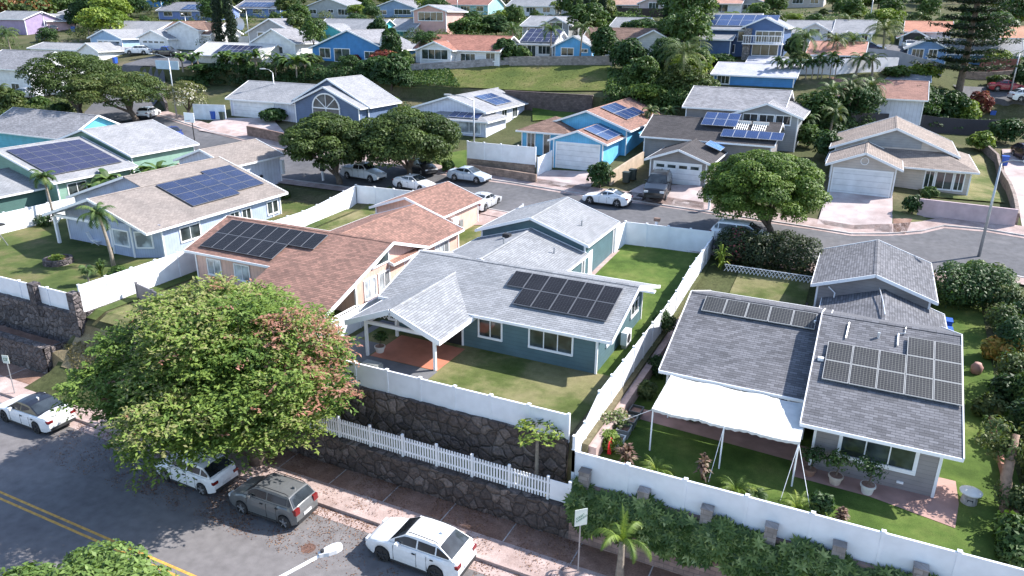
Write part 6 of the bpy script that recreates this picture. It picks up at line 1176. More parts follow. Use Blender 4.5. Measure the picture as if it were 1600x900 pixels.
m.build('trunk', BARK, root, (-24.6, 22.9, .13), smooth=True)
# tree at the bottom left, nearer the camera
q = G(120, 985, 7.0); tree('street_tree', 'bright green leafy treetop at the bottom left corner', 'tree', (q[0], q[1], 0), 8.3, (4.3,3.0,1.9), 44, .24, 34000, .17, LBIG if False else leafm('fresh_green', [(0, (.06,.11,.03)), (.5, (.12,.19,.045)), (1, (.22,.3,.09))]), 5, .25, group=None)
# trees of the middle
def tpx(px, py, top, wpx, label, lobes=26, n=9000, leaf=.3, mat=None, seed=1, squash=.9, trunk_frac=.35, fork=5, lean=(0,0), name='street_tree', cat='tree', tr=.22, deep=None, ls=.36, group=None):
    """tree standing where (px, py) meets the land, its top and width as high and wide as it stands there"""
    p = GT(px, py); zt = ZAT(top, p[0], p[1]); h = zt-p[2]; dist = float(np.dot(np.array([p[0], p[1], p[2]-CZ]), WW)); r_ = wpx/2/FPX*dist; rz = min(h*(1-trunk_frac)/2*1.02, r_*squash*1.4)
    return tree(name, label, cat, p, h, (r_, (deep or r_), rz), lobes, ls, n, leaf, mat, seed, tr, fork=fork, lean=lean, group=group)
LT = leafm('street_tree_leaf', [(0, (.028,.05,.016)), (.5, (.058,.092,.025)), (1, (.13,.18,.05))])
tpx(532, 288, 176, 150, 'dark round tree on the upper street, left one of the pair', 46, 32000, .28, LT, 21, lean=(-1.2,0), tr=.28, trunk_frac=.16, ls=.25)
tpx(640, 282, 168, 178, 'dark round tree on the upper street, right one of the pair', 50, 36000, .28, LT, 22, tr=.3, trunk_frac=.18, ls=.25)
tpx(1205, 368, 232, 208, 'dense bright green round tree at the kerb between the grey garage and beige house', 64, 56000, .21, leafm('round_green', [(0, (.04,.08,.018)), (.5, (.1,.165,.03)), (1, (.22,.3,.065))]), 23, lean=(-.9,-.3), tr=.25, trunk_frac=.13, ls=.2)
tpx(130, 200, 78, 150, 'wide spreading wind shaped tree at left, upper one of two', 44, 20000, .3, LT, 24, lean=(-2.5,1.5), tr=.35, trunk_frac=.3, squash=.5, ls=.24)
tpx(216, 192, 108, 165, 'wide spreading wind shaped tree at left, lower one of two', 40, 20000, .3, LM, 25, lean=(-2,-1), tr=.35, trunk_frac=.25, squash=.45, ls=.24)
tpx(296, 183, 126, 62, 'small tree covered with white blossoms at the left street', 12, 3500, .26, leafm('blossom', [(0, (.08,.1,.03)), (.55, (.16,.17,.06)), (.62, (.6,.56,.5)), (1, (.75,.72,.68))]), 26, trunk_frac=.2, ls=.45)
# papaya
p = G(847, 745, 1.55); r = palm('papaya_tree', 'young papaya like tree with pale trunk on the grass terrace', (p[0], 25.35, 1.55), 2.6, .1, 1, 3, r=.09, cat='tree')
for c in list(r.children):
    if c.name.startswith('fronds'): bpy.data.objects.remove(c)
rng = np.random.default_rng(8); P = []; N = []
for i in range(26):
    a = 2.4*i; e = rng.uniform(-.1, 1.0); l = rng.uniform(.5, 1.0); c = np.array([math.cos(a)*math.cos(e)*l, math.sin(a)*math.cos(e)*l, 2.6+math.sin(e)*l*.6]); 
    for k in range(11): t = 2*PI*k/11; P.append(c+np.array([math.cos(t)*.2, math.sin(t)*.2, rng.uniform(-.05,.05)])); N.append((math.cos(a)*.3, math.sin(a)*.3, 1))
leaves('leaves', LY, np.array(P), np.array(N, float), .26, rng, r, aspect=.4)
# foreground young palm
q = G(968, 900, .13); r = palm('young_palm', 'young palm with a few arching yellow green fronds before the block planter wall', (q[0], q[1], .13), 1.7, .1, 1, 4, r=.15)
for c in list(r.children):
    if c.name.startswith('fronds'): bpy.data.objects.remove(c)
rng = np.random.default_rng(4); fronds_obj('fronds', LY, rng, (0,0,1.65), 6, 1.75, 2.5, (.65, 1.3), .34, r, wid=.06, n=20, azs=[PI*.98, -.25, 2.3, 1.2, -1.9, -.9])
fronds_obj('spear_frond', LY, rng, (0,0,1.65), 2, 1.4, .5, (1.3, 1.5), .2, r, wid=.05, n=16, azs=[2.0, 1.4])
# leafy hedge in the planter: rosettes of narrow leaflets
rng = np.random.default_rng(9); n = 2300; X = rng.uniform(-8.8, 8.3, n); t = rng.uniform(0, 1, n); Yc = 23.95+1.15*t; Zc = 1.2+1.1*np.sin(np.clip(t*1.25, 0, 1)*PI*.5)+.16*np.sin(X*1.9)+.1*np.sin(X*4.3+1)+rng.normal(0, .08, n)
Ps = []; Ns = []; Ts = []
AX = []
for i in range(n):
    o = np.array([rng.normal(0,.25), -.55+rng.normal(0,.3), .8]); o /= np.linalg.norm(o); tt = rng.uniform(0, 1); u = np.cross(o, [1,0,0]); u /= np.linalg.norm(u); v_ = np.cross(o, u)
    for k in range(8): a = 2*PI*k/8+tt; d = u*math.cos(a)+v_*math.sin(a); AX.append(d+o*.25); Ps.append(np.array([X[i],Yc[i],Zc[i]])+d*.13+o*.04); Ns.append(o); Ts.append(tt*.7+rng.uniform(0,.3))
V = []; Ps = np.array(Ps); Ns = np.array(Ns); AX = np.array(AX); AX /= np.linalg.norm(AX, axis=1)[:, None]; B_ = np.cross(Ns, AX); s = .38*rng.uniform(.7,1.2,len(Ps))[:, None]
Vv = np.stack([Ps-AX*s*.5, Ps+B_*s*.15, Ps+AX*s*.5-Ns*s*.12, Ps-B_*s*.15], 1).reshape(-1,3); nn = len(Ps)
me = bpy.data.meshes.new('rosette_hedge'); me.vertices.add(4*nn); me.vertices.foreach_set('co', Vv.astype(np.float32).ravel()); me.loops.add(4*nn); me.loops.foreach_set('vertex_index', np.arange(4*nn, dtype=np.int32)); me.polygons.add(nn); me.polygons.foreach_set('loop_start', np.arange(0,4*nn,4,dtype=np.int32)); at = me.attributes.new('tint','FLOAT','FACE'); at.data.foreach_set('value', np.array(Ts, np.float32)); me.materials.append(leafm('hedge_leaf', [(0, (.045,.085,.025)), (.45, (.1,.155,.04)), (.78, (.22,.28,.08)), (1, (.5,.54,.22))], .25)); me.update(calc_edges=True)
o = bpy.data.objects.new('rosette_hedge', me); C.objects.link(o); tag(o, 'long glossy dark green hedge of leaf rosettes below the long white fence', 'hedge')
m = MB(); m.box(-8.6, 9, 24.45, 25.05, .3, 1.7); o = m.build('planter_soil', DIRT); o['kind'] = 'structure'
# flowering hedge between rear lawn and street
def hedge(label, x0, x1, y0, y1, z, h, n, mat, seed, leaf=.2, name='hedge'):
    rng = np.random.default_rng(seed); k = int((x1-x0)/.9)+1; L = [(x0+(x1-x0)*(i+.5)/k, (y0+y1)/2+rng.uniform(-.25,.25), z+h*.55+rng.uniform(-.15,.2), .95, (y1-y0)*.55, h*.55) for i in range(k)]; P, N, kk = lobe_points(rng, L, n, (.7,1.05), -.8); lt = rng.uniform(0,1,k); o = leaves(name, mat, P, N/np.linalg.norm(N,axis=1)[:,None]+np.array([0,0,.4]), leaf, rng, org=((x0+x1)/2,(y0+y1)/2,z), tint=np.clip(lt[kk]*.4+rng.uniform(0,.6,n),0,1), jitter=.5); o.location = ((x0+x1)/2,(y0+y1)/2,z); return tag(o, label, 'hedge')
LB = leafm('bougainvillea', [(0, (.02,.035,.015)), (.7, (.05,.07,.03)), (.86, (.1,.12,.04)), (.9, (.3,.05,.08)), (1, (.4,.1,.12))])
hedge('dark flowering hedge with a few red blossoms behind the small rear lawn', -8.3, -1.9, 51.3, 54.0, 4.1, 2.6, 11000, LB, 31)
hedge('dark green shrub mass right of the grey house garage', 5.7, 9.3, 49.3, 53.6, 4.0, 2.4, 9000, LD, 32)
# shrubs down the right border
rb = random.Random(2)
items = [('pale grey green shrub at the top of the right border', 1545,455, 1.0,1.9,LM,.22), ('bright variegated shrub beside the street lamp', 1520,440, .8,1.5,LY,.24), ('olive shrub behind the terracotta jar', 1560,520, 1.1,2.0,LM,.2), ('yellow orange croton shrub in the right border', 1560,580, 1.0,1.5,leafm('croton', [(0, (.08,.1,.03)), (.4, (.35,.28,.05)), (.8, (.5,.22,.06)), (1, (.55,.4,.1))]),.3), ('leafy dark shrub below the croton in the right border', 1575,640, 1.2,1.8,LD,.24), ('dull green shrub with long leaves halfway down the right border', 1545,650, .8,1.2,LM,.26), ('dark thicket at the right edge beside the grey house', 1598,690, 1.3,2.4,LD,.24), ('pale shrub with round crown behind the stone lantern', 1552,790, .75,1.3,LM,.15), ('bright green leafy clump at the lower right corner', 1580,850, 1.3,1.5,LG,.3), ('low green clump against the white fence at lower right', 1590,880, .9,1.0,LG,.24), ('broad leafed shrub above the driveway side at the far right', 1590,540, 1.2,2.2,LD,.25)]
for i, (lb, px, py, r_, h, mt, lf) in enumerate(items): p = GT(px, py) if py < 500 else G(px, py, 3.0); bush('border_shrub', lb, (max(p[0], 7.1+r_*.3), p[1], Th(p[0], p[1])), r_, h, 1700, lf, mt, 50+i, 'shrub')
q = G(1575, 800, 2.9); m = MB(); m.tube([(q[0],q[1],2.8),(q[0]-.3,q[1]+.3,4.2),(q[0]-.2,q[1]+1.0,5.8)], [.28,.2,.12], 8); tr_ = thing('garden_tree', 'thick trunked garden tree with a thin crown at the right border', 'tree', (q[0],q[1],2.8)); m.build('trunk', plain('tan_bark', (.3,.2,.15), .9, .25, 5, .6), tr_, smooth=True); rng = np.random.default_rng(77); L = [(q[0]-.2+rng.uniform(-1,1.2), q[1]+1.2+rng.uniform(-1,1), 5.4+rng.uniform(-.6,.8), .6,.6,.4) for _ in range(9)]; P, N, k = lobe_points(rng, L, 2200, (.4,1.1), -.9); leaves('crown', LM, P, N, .2, rng, tr_, (q[0],q[1],2.8))
# plants inside the right lawn
LRS = leafm('dusky_red_leaf', [(0, (.07,.05,.04)), (.5, (.17,.1,.08)), (.8, (.26,.17,.13)), (1, (.32,.26,.18))])
for i, (lb, px, py, r_, h, mt, kind) in enumerate([('reddish rosette plant behind the white fence, left one', 978,722,.7,.7,LRS,'s'), ('tall reddish leafed plant near the canopy pole', 1097,748,.5,.9,LRS,'s'), ('tuft of yellowish palm grass left of the canopy pole', 1025,735,.95,.9,LY,'f'), ('tuft of yellowish palm grass right of the canopy pole', 1150,768,1.1,.85,LY,'f'), ('pale yellow ornamental grass behind the fence', 1245,795,1.0,.6,LY,'f'), ('dark rounded shrub behind the white fence', 1282,800,.5,.9,LD,'b'), ('small brownish fern behind the fence', 1315,812,.4,.45,LRS,'s'), ('flowering pinkish white shrub at the corner of the uphill fence', 962,672,.95,1.2,leafm('pinkwhite', [(0, (.06,.1,.03)), (.6, (.15,.2,.06)), (.85, (.5,.42,.36)), (1, (.6,.4,.38))]),'b'), ('yellow green clump behind the long white fence by the corner', 952,700,.7,1.0,LY,'b'), ('low fern between the two yellowish grass tufts', 1180,775,.7,.6,LP,'f'), ('dark green shrub by the tubs along the uphill fence', 1022,585,.8,1.3,LD,'b'), ('dark agave like shrub uphill of the tubs', 1035,540,.8,1.3,LD,'b'), ('grey green bush near the roof corner by the fence', 1012,620,.6,1.0,LM,'b'), ('yucca like plant at the rear corner of the grey house roof', 1122,450,1.0,1.4,LY,'s'), ('ground plants before the canopy patio', 1075,650,.7,.5,LD,'b')]):
    p = G(px, py, 2.9); b_ = (p[0], p[1], Th(p[0], p[1]))
    if kind == 's': spiky('rosette_plant', lb, b_, r_, h*1.6, 60, mt, 80+i, .06)
    elif kind == 'b': bush('garden_shrub', lb, b_, r_, h, 1300, .16, mt, 80+i, 'shrub')
    else: rng = np.random.default_rng(80+i); o = fronds_obj('fern_clump', mt, rng, (0,0,0), 26, r_, 1.7, (.5,1.4), .22, None, wid=.035, n=9); o.location = b_; tag(o, lb, 'fern')
for i in range(9):
    x = -6.3+i*.52; 
    if i % 3 != 1: bush('edge_plant', ('small plant in the stone planter edge, first from the left', '', 'small plant in the stone planter edge, second from the left', 'small plant in the stone planter edge, third from the left', '', 'small plant in the stone planter edge, fourth from the left', 'small plant in the stone planter edge, fifth from the left', '', 'small plant in the stone planter edge at its right end')[i], (x, 44.3, 3.6), .28, .5, 160, .13, LG, 120+i, 'plant', 'plants in the stone planter edge')
for i, (x_, y_, r_, h_, mt) in enumerate([(8.6,31,1.1,2.0,LD),(8.9,33.6,1.2,2.4,LM),(8.7,36.2,1.2,2.2,LD),(9.0,39,1.3,2.6,LG),(8.8,41.6,1.2,2.2,LM),(9.0,44.4,1.3,2.4,LD),(9.0,47.4,1.3,2.2,LM),(8.4,28.6,1.0,1.8,LG),(9.6,30,1.3,2.8,LD),(9.8,35,1.4,3.0,LD),(10,40,1.4,3,LD)]):
    bush('border_shrub', 'shrub in the back row of the right border, number %d counted uphill' % (i+1) if False else ('dense dark shrub','dull olive shrub','low dark shrub','tall green shrub','grey olive shrub','wide dark shrub','pale olive shrub','green shrub','high dark thicket','tall dark thicket','upper dark thicket')[i]+' in the back row of the right garden border', (x_, y_, Th(x_, y_)), r_, h_, 1800, .2, mt, 600+i, 'shrub')
# left garden
palm('coconut_palm', 'young palm in front of the bay window of the lavender grey house', G(178, 417, 3.7), 3.9, 1.7, 16, 61, (-.7,0), .12)
palm('coconut_palm', 'thin palm by the far fence of the left garden', G(87, 352, 3.7), 4.2, 1.5, 14, 62, (-.3,0), .1)
palm('small_palm', 'tiny palm stem near the left stone pillar', G(140, 446, 3.7), 1.3, .6, 8, 63, (0,0), .06)
spiky('agave_plant', 'spiky agave beside the white fence corner in the left garden', G(160, 432, 3.7), 1.0, 1.4, 34, LP, 64, .08)
bush('garden_shrub', 'leafy shrub at the foot of the bay window palm', G(186, 435, 3.7), .8, .9, 900, .2, LG, 65, 'shrub'); bush('garden_shrub', 'low shrub beside the porch post of the left house', G(68, 355, 3.7), .8, 1.2, 700, .2, LD, 66, 'shrub'); bush('garden_shrub', 'yellowish shrub against the far left fence', G(65, 345, 3.7), .6, 1.0, 500, .2, LY, 67, 'shrub')
bush('garden_shrub', 'light green shrub between the lavender house and its fence', G(440, 312, 4.2), 1.1, 1.0, 1200, .22, LG, 68, 'shrub'); bush('garden_shrub', 'thin shrub against the side wall of the lavender house', G(308, 375, 3.8), .7, 1.3, 350, .16, LD, 69, 'shrub')
for i, (px, py) in enumerate(((478, 347), (535, 318), (610, 300))): bush('weed_clump', ('weedy clump in the peach house lawn nearest the roof', 'weedy clump at the middle of the peach house back fence', 'weedy clump at the corner of the peach house back fence')[i], GT(px, py), .45, .6, 250, .16, LD, 70+i, 'plant')
# banana clump behind green house and elsewhere
def banana(label, p, r_, h, seed, n=24):
    rng = np.random.default_rng(seed); root = thing('banana_plant', label, 'banana plant', p); V = []; F = []; T = []; st_ = MB()
    for q in range(max(3, n//7)):
        ox, oy = rng.uniform(-.6,.6)*r_, rng.uniform(-.5,.5)*r_; hh = h*rng.uniform(.22,.42); st_.tube([(ox,oy,-.3),(ox,oy,hh)], [.14,.08], 5)
        for i in range(8):
            a = rng.uniform(0, 6.28); d = Vector((math.cos(a), math.sin(a), 0)); sd = Vector((-d.y, d.x, 0)); L_ = h*rng.uniform(.38,.55); el = rng.uniform(.7,1.35); p0 = Vector((ox,oy,hh)); k = len(V); ww = [.03,.28,.34,.26,.02]
            for m_ in range(5):
                V += [tuple(p0-sd*ww[m_]+Vector((0,0,-.06))), tuple(p0), tuple(p0+sd*ww[m_]+Vector((0,0,-.06)))]; p0 = p0+(d*math.cos(el)+Vector((0,0,math.sin(el))))*L_/4; el -= rng.uniform(.4,.75)
            for m_ in range(4): b = k+m_*3; F += [(b,b+1,b+4,b+3),(b+1,b+2,b+5,b+4)]; t_ = rng.uniform(0,1); T += [t_, t_]
    st_.build('stem', PBARK, root, (0,0,0)); me = bpy.data.meshes.new('leaves'); me.from_pydata(V, [], F); a = me.attributes.new('tint', 'FLOAT', 'FACE'); a.data.foreach_set('value', T); me.materials.append(LG); o = bpy.data.objects.new('leaves', me); C.objects.link(o); o.parent = root; return root
banana('banana clump between the green and lavender houses, left part', (-65.3,46.3,3.8), 2.0, 4.6, 90); banana('banana clump between the green and lavender houses, right part', (-64.6,51.3,3.9), 2.0, 4.2, 91)
banana('dense banana plants left of the strong blue house, nearest it', GT(470, 118), 3.0, 5.5, 92, 40); banana('dense banana plants in the middle of the row', GT(435, 122), 3.0, 5.5, 93, 40); banana('dense banana plants behind the left wing roof', GT(395, 124), 3.0, 5.5, 94, 40); banana('dense banana plants above the blossoming tree', GT(340, 128), 3.0, 5.0, 95, 40); banana('dense banana plants right of the blossoming tree', GT(368, 122), 3.0, 5.0, 96, 40); banana('banana plants at the left end of the row', GT(300, 122), 3.0, 4.6, 97, 40)
# palms, px base, px top of crown centre
for i, (lb, bx, by, ty, L_, cnt, ll) in enumerate([
 ('big coconut palm with long drooping fronds left of the dark blue house', 1066,150, 82, 4.2, 26, 1.0), ('palm between the two roofs beside the sky blue gabled house', 860,92, 46, 2.6, 18, .6), ('slender palm before the sky blue gabled house', 906,96, 42, 2.2, 14, .6), ('palm at the left of the purple solar roof wing', 803,84, 45, 2.4, 16, .6),
 ('palm pair beside the sky blue house, left palm', 1013,212, 172, 1.5, 16, .4), ('palm pair beside the sky blue house, right palm', 1040,205, 172, 1.5, 16, .4), ('tall palm at the upper right of the salmon roof', 1378,88, 45, 3.6, 20, .9), ('palm at the left end of the salmon roof', 1252,105, 57, 3.0, 18, .8), ('palm before the middle of the salmon roof', 1297,92, 62, 2.8, 16, .7), ('palm before the right end of the salmon roof', 1332,90, 62, 2.8, 16, .7),
 ('palm above the grey roofed house at upper right', 1318,60, 30, 2.6, 16, .7), ('palm at the white wall, left of two close ones', 1337,118, 95, 2.0, 14, .5), ('palm at the white wall, right of two close ones', 1362,120, 96, 2.2, 14, .5), ('palm at the left end of the beige house garden', 1258,215, 185, 1.6, 14, .4), ('palm in shade beside the beige house garden, right one', 1295,215, 175, 2.0, 20, .5),
 ('palm near the mauve house at the left edge', 18,85, 52, 3.2, 20, .8), ('palm before the white house at the left edge', 8,180, 140, 2.2, 18, .6), ('palm in the thicket left of the long white house', 1290,175, 140, 2.4, 20, .6), ('palm in the middle of the thicket by the long white house', 1325,178, 132, 2.4, 20, .6), ('palm at the right of the thicket by the long white house', 1355,178, 134, 2.6, 20, .6), ('slim palm by the powder blue garage', 140,60, 38, 2.4, 14, .6)]):
    p = GT(bx, by); zt = ZAT(ty, p[0], p[1]); palm('coconut_palm', lb, p, max(2.0, zt-p[2]), L_, cnt, 200+i, ((i % 3-1)*.3, 0), .13, LP if i % 2 else LM, ll=ll)
for i, px in enumerate((1212, 1222, 1236, 1247, 1258, 1268, 1277, 1283, 1296, 1304)): 
    p = GT(px, 126-i*.3); zt = ZAT((93,100,97,104,98,107,88,104,86,96)[i], p[0], p[1]); palm('small_palm', ('thin small palm at the white wall, %s from the left' % ('first','second','third','fourth','fifth','sixth','seventh','eighth','ninth','tenth')[i]), p, max(2, zt-p[2]), 1.3, 11, 240+i, (0,0), .06, LD, 'row of thin palms along the white wall', .4)
# norfolk pine
def pine(name, label, base, h, r_, seed, tiers=20, lean=0, mat=None, per=8, n=90):
    rng = np.random.default_rng(seed); root = thing(name, label, 'pine tree', base); m = MB(); m.tube([(0,0,-.5),(0,0,h*.5),(lean,0,h)], [.45,.3,.06], 8); Ps = []; Ns = []
    for t in range(tiers):
        f_ = .14+.84*t/tiers; rr_ = r_*(1-f_)**.7*(.75+.4*rng.uniform()); z = h*f_
        for k in range(per):
            a = 2*PI*k/per+t*.7+rng.uniform(-.2,.2); l = rr_*rng.uniform(.6,1.1); e = Vector((math.cos(a)*l, math.sin(a)*l, z+.12*l)); m.tube([(0,0,z), e], [.07,.02], 4, cap=False)
            u = rng.uniform(.25, 1.05, n); w_ = rng.normal(0, .12*l+.12, n)*(1.1-u*.5); Ps.append(np.stack([math.cos(a)*l*u-math.sin(a)*w_, math.sin(a)*l*u+math.cos(a)*w_, z+.12*l*u+rng.normal(0,.12,n)], 1)); Ns.append(np.tile([0,0,1.], (n,1)))
    m.build('trunk', BARK, root, (0,0,0)); leaves('crown', mat or LN, np.concatenate(Ps), np.concatenate(Ns), .5, rng, root, aspect=.3, jitter=.5); return root
p = GT(1496, 152); pine('norfolk_pine', 'tall dark norfolk pine with drooping tiers rising out of the top right', p, 23, 6.2, 7, 20, .5)
def cypress(label, px, by, ty, wpx, seed, mat=None):
    p = GT(px, by); zt = ZAT(ty, p[0], p[1]); h = zt-p[2]; dist = float(np.dot(np.array([p[0], p[1], p[2]-CZ]), WW)); r_ = wpx/2/FPX*dist; rng = np.random.default_rng(seed); root = thing('cypress_tree', label, 'cypress', p); L = [(rng.uniform(-.2,.2)*r_, rng.uniform(-.2,.2)*r_, h*(i+.6)/12, r_*(.85-.3*(i/12)**3), r_*(.85-.3*(i/12)**3), h/12) for i in range(12)]; P, N, k = lobe_points(rng, L, 6000, (.7,1.1), -.9); leaves('crown', mat or LN, P, N, .3, rng, root, jitter=.6); m = MB(); m.tube([(0,0,-.5),(0,0,h*.9)], [.3,.08], 6); m.build('trunk', BARK, root, (0,0,0)); return root
cypress('tall dark column tree at the top left, left one of two', 345, 76, -30, 19, 301); cypress('tall dark column tree at the top left, right one of two', 364, 76, -30, 19, 302)
for i, (px, by, ty, w_) in enumerate(((897,50,4,7),(914,62,-20,11),(935,60,4,7),(941,60,-20,9),(1041,42,-20,12))): cypress(('thin dark cypress left of the centre group', 'tall cypress cut by the top edge, left of the centre group', 'short cypress tight against a taller one', 'tall cypress cut by the top edge, right of the centre group', 'lone tall cypress before the tan roofed house')[i], px, by, ty, w_, 310+i)
# mid and far trees: a table of base pixel, top, width
FARM = [LG, LD, LM, LY]
rows = [
 ('dark hedge like tree below the strong blue house', 588,118,88,60,1,.5), ('red flowering bush by the strong blue house', 600,104,78,46,9,.4), ('dark tree at the right foot of the strong blue house', 612,138,85,60,1,.6), ('pale bush beside the satellite dish', 632,112,80,26,0,.6), ('reddish shrub before the strong blue house door', 555,100,86,24,9,.5),
 ('broad green tree behind the red brown roof, left', 735,60,26,70,0,.5), ('dark tree right of the long red roofed house', 790,100,60,40,1,.7), ('big dark tree at the top right of the long roof', 775,58,22,60,1,.6), ('green tree left of the purple solar roof', 815,100,72,28,0,.6),
 ('dark dense tree right of the sky blue gabled house', 942,98,40,46,1,.6), ('bushy dark tree on the end of the grass bank', 978,112,62,58,1,.7), ('green undergrowth tree below the big palm', 1000,140,90,60,0,.6), ('pale green bush above the red roof', 1012,165,132,60,3,.4), ('olive tree under the big palm', 1060,148,100,60,2,.6), ('dark tree behind the big palm', 1040,120,60,60,1,.6), ('dark tree right of the big palm', 1090,125,75,40,0,.6), ('olive bush with pale leaves right of the grass bank', 1080,150,112,70,2,.5), ('hedge of small trees beside the lilac roof', 1120,100,84,60,1,.4), ('broad shrubs left of the lilac roof', 1092,104,84,40,2,.5),
 ('dark trees behind the brown roofed cream house', 1000,58,30,60,1,.5), ('green tree above the cream house', 960,42,20,46,0,.5), ('small shrub row before the tan roofed houses', 975,32,22,70,0,.3), ('tree right of the dark blue house', 1240,90,55,30,1,.6),
 ('dark tree mass left in the thicket by the long white house', 1275,192,142,60,0,.6), ('dark tree mass in the middle of the thicket', 1330,196,132,80,1,.6), ('glossy dark tree right of the thicket with many stems', 1420,190,128,90,1,.6), ('dense tree left below the pine', 1475,195,140,60,1,.6), ('yellow green shrub below the pine', 1500,200,158,50,3,.6), ('reddish shrub right of the pine', 1525,185,143,36,9,.6), ('bright yellow green shrub behind the white wall', 1440,128,99,50,3,.5), ('green shrub beside the bright yellow green one', 1400,122,103,40,0,.5), ('shrub before the red fence at right', 1560,135,118,34,2,.5), ('dark trees at the right edge above the street', 1600,140,95,40,1,.7), ('small trees at the right edge below the street', 1570,225,185,50,1,.6), ('low green shrubs right of the dark fence', 1530,235,205,40,3,.5),
 ('tree in shade left of the beige house', 1290,250,205,40,1,.6), ('shrub by the corner of the grey loft house', 1262,230,195,40,0,.6),
 ('round dark bush before the sky blue garage corner', 937,294,253,40,1,1.0), ('dark bush beside the slate blue house door', 430,190,170,44,1,.6), ('yellow shrub right of the slate blue house', 617,172,152,16,3,.8), ('low shrub by the white fence of the pale house', 700,268,250,20,0,.6),
 ('round bush at the left end of the pink wall', 1424,334,305,30,1,.9), ('leafy bush by the steps of the beige house', 1450,312,292,24,0,.9),
 ('rusty leaved tree at the top left corner, left', 20,40,-15,70,8,.5), ('rusty leaved tree at the top left corner, right', 55,34,-15,60,8,.5), ('green tree right of the rusty ones at the top left', 95,30,-15,70,0,.5), ('dark tree beside the small dark blue house', 132,44,2,50,1,.6), ('olive tree at the top left over the street', 165,30,-8,60,2,.5), ('small dark tree left of the small dark blue house', 84,40,22,24,1,.6), ('tree above the light blue house roof', 205,28,-10,60,1,.5),
 ('bushy palms and shrubs at the left edge by the white house', 20,178,138,50,2,.6), ('shrubs before the yard with parked cars, left', 65,176,150,34,0,.6), ('shrub under the left spreading tree', 98,186,160,30,1,.6),
 ('dark trees between the lavender blue house and its neighbour', 352,24,-5,30,1,.6), ('tree behind the layered white house', 452,24,4,26,0,.6), ('tree right of the layered white house', 478,66,44,26,1,.7), ('green shrub row behind the banana plants', 330,122,100,60,1,.5), ('tree left of the tower house', 592,66,30,34,1,.7), ('trees beside the steel blue house', 575,26,0,24,0,.7), ('dark tree over the lilac grey roofed house', 612,98,44,36,1,.7), ('green tree right of the tower house', 716,42,22,30,1,.6)]
RUST = leafm('rusty_leaf', [(0, (.05,.05,.02)), (.4, (.12,.08,.03)), (.7, (.28,.12,.05)), (1, (.4,.2,.08))])
for i, (lb, px, py, ty, w_, mt, sq) in enumerate(rows):
    p = GT(px, py); zt = ZAT(ty, p[0], p[1]); h = max(.8, zt-p[2]); dist = float(np.dot(np.array([p[0], p[1], p[2]-CZ]), WW)); r_ = w_/2/FPX*dist; mat = RUST if mt == 8 else LR if mt == 9 else FARM[mt]
    lf = max(.2, min(.5, dist*.0045)); n = int(min(9000, 900+r_*h*260)); rz = h*.5
    tree('garden_tree', lb, 'tree' if h > 3 else 'bush', p, h, (r_, r_*.9, rz), 16, .4, n, lf, mat, 400+i, .15 if h > 3 else .06, fork=3, trunk_h=h*.25)
# small shrubs scattered among the far houses: copies of four prototypes
protos = []
for k in range(5):
    t = tree('hillside_tree', 'tree', 'tree', (0,0,0), (5.5,6.5,4.5,7.5,5.0)[k], ((2.6,2.6,1.9),(3.4,3.4,2.3),(2.2,2.2,1.6),(2.6,2.6,2.8),(3.6,3.6,1.8))[k], 14, .4, 2600, .5, [LG, LD, LM, LG, LY][k], 500+k, .18, fork=3); protos.append(t)
rnd = random.Random(11); used = [False]*5
spots = []
hp_ = [(o.location.x, o.location.y) for o in C.objects if o.get('category') in ('house', 'car', 'suv', 'van', 'pickup')]
def clear(x, y, d=8): return all((x-a)**2+(y-b)**2 > d*d for a, b in hp_)
hs_ = [(o.location.x, o.location.y, o['label']) for o in C.objects if o.get('category') == 'house']
seen = set(); far_tr = []
def prj(x, y, z): v = np.array([x, y, z-CZ]); d = float(v@WW); return 800+FPX*float(v@RR)/d, 450-FPX*float(v@UU)/d, d
hpj = [prj(a, b-3, Th(a, b)+1.8) for a, b, _ in hs_]+[prj(a, b-3, Th(a, b)+3.4) for a, b, _ in hs_]
def hides(x, y, s):
    u, v, d = prj(x, y, Th(x, y)); u2, v2, _ = prj(x, y, Th(x, y)+6.5*s); r_ = 3*s*FPX/d+14
    return any(d < hd and abs(hu-u) < r_+700/hd*2 and v2-6 < hv < v+2 for hu, hv, hd in hpj)
cands = [(rnd.uniform(-20, 1620), rnd.choice([rnd.uniform(-4, 22), rnd.uniform(-14, 8), rnd.uniform(20, 60), rnd.uniform(30, 130)])) for _ in range(2600)]
roadp = [GT(*q) for q in ((170,195),(208,150),(214,125),(222,108),(250,94),(320,94),(285,94),(1590,170),(1560,155),(1360,82),(1420,80),(1300,78),(200,100),(190,85),(240,90),(430,200),(350,200),(1640,190),(300,200),(60,60),(75,55),(50,160),(90,155))]
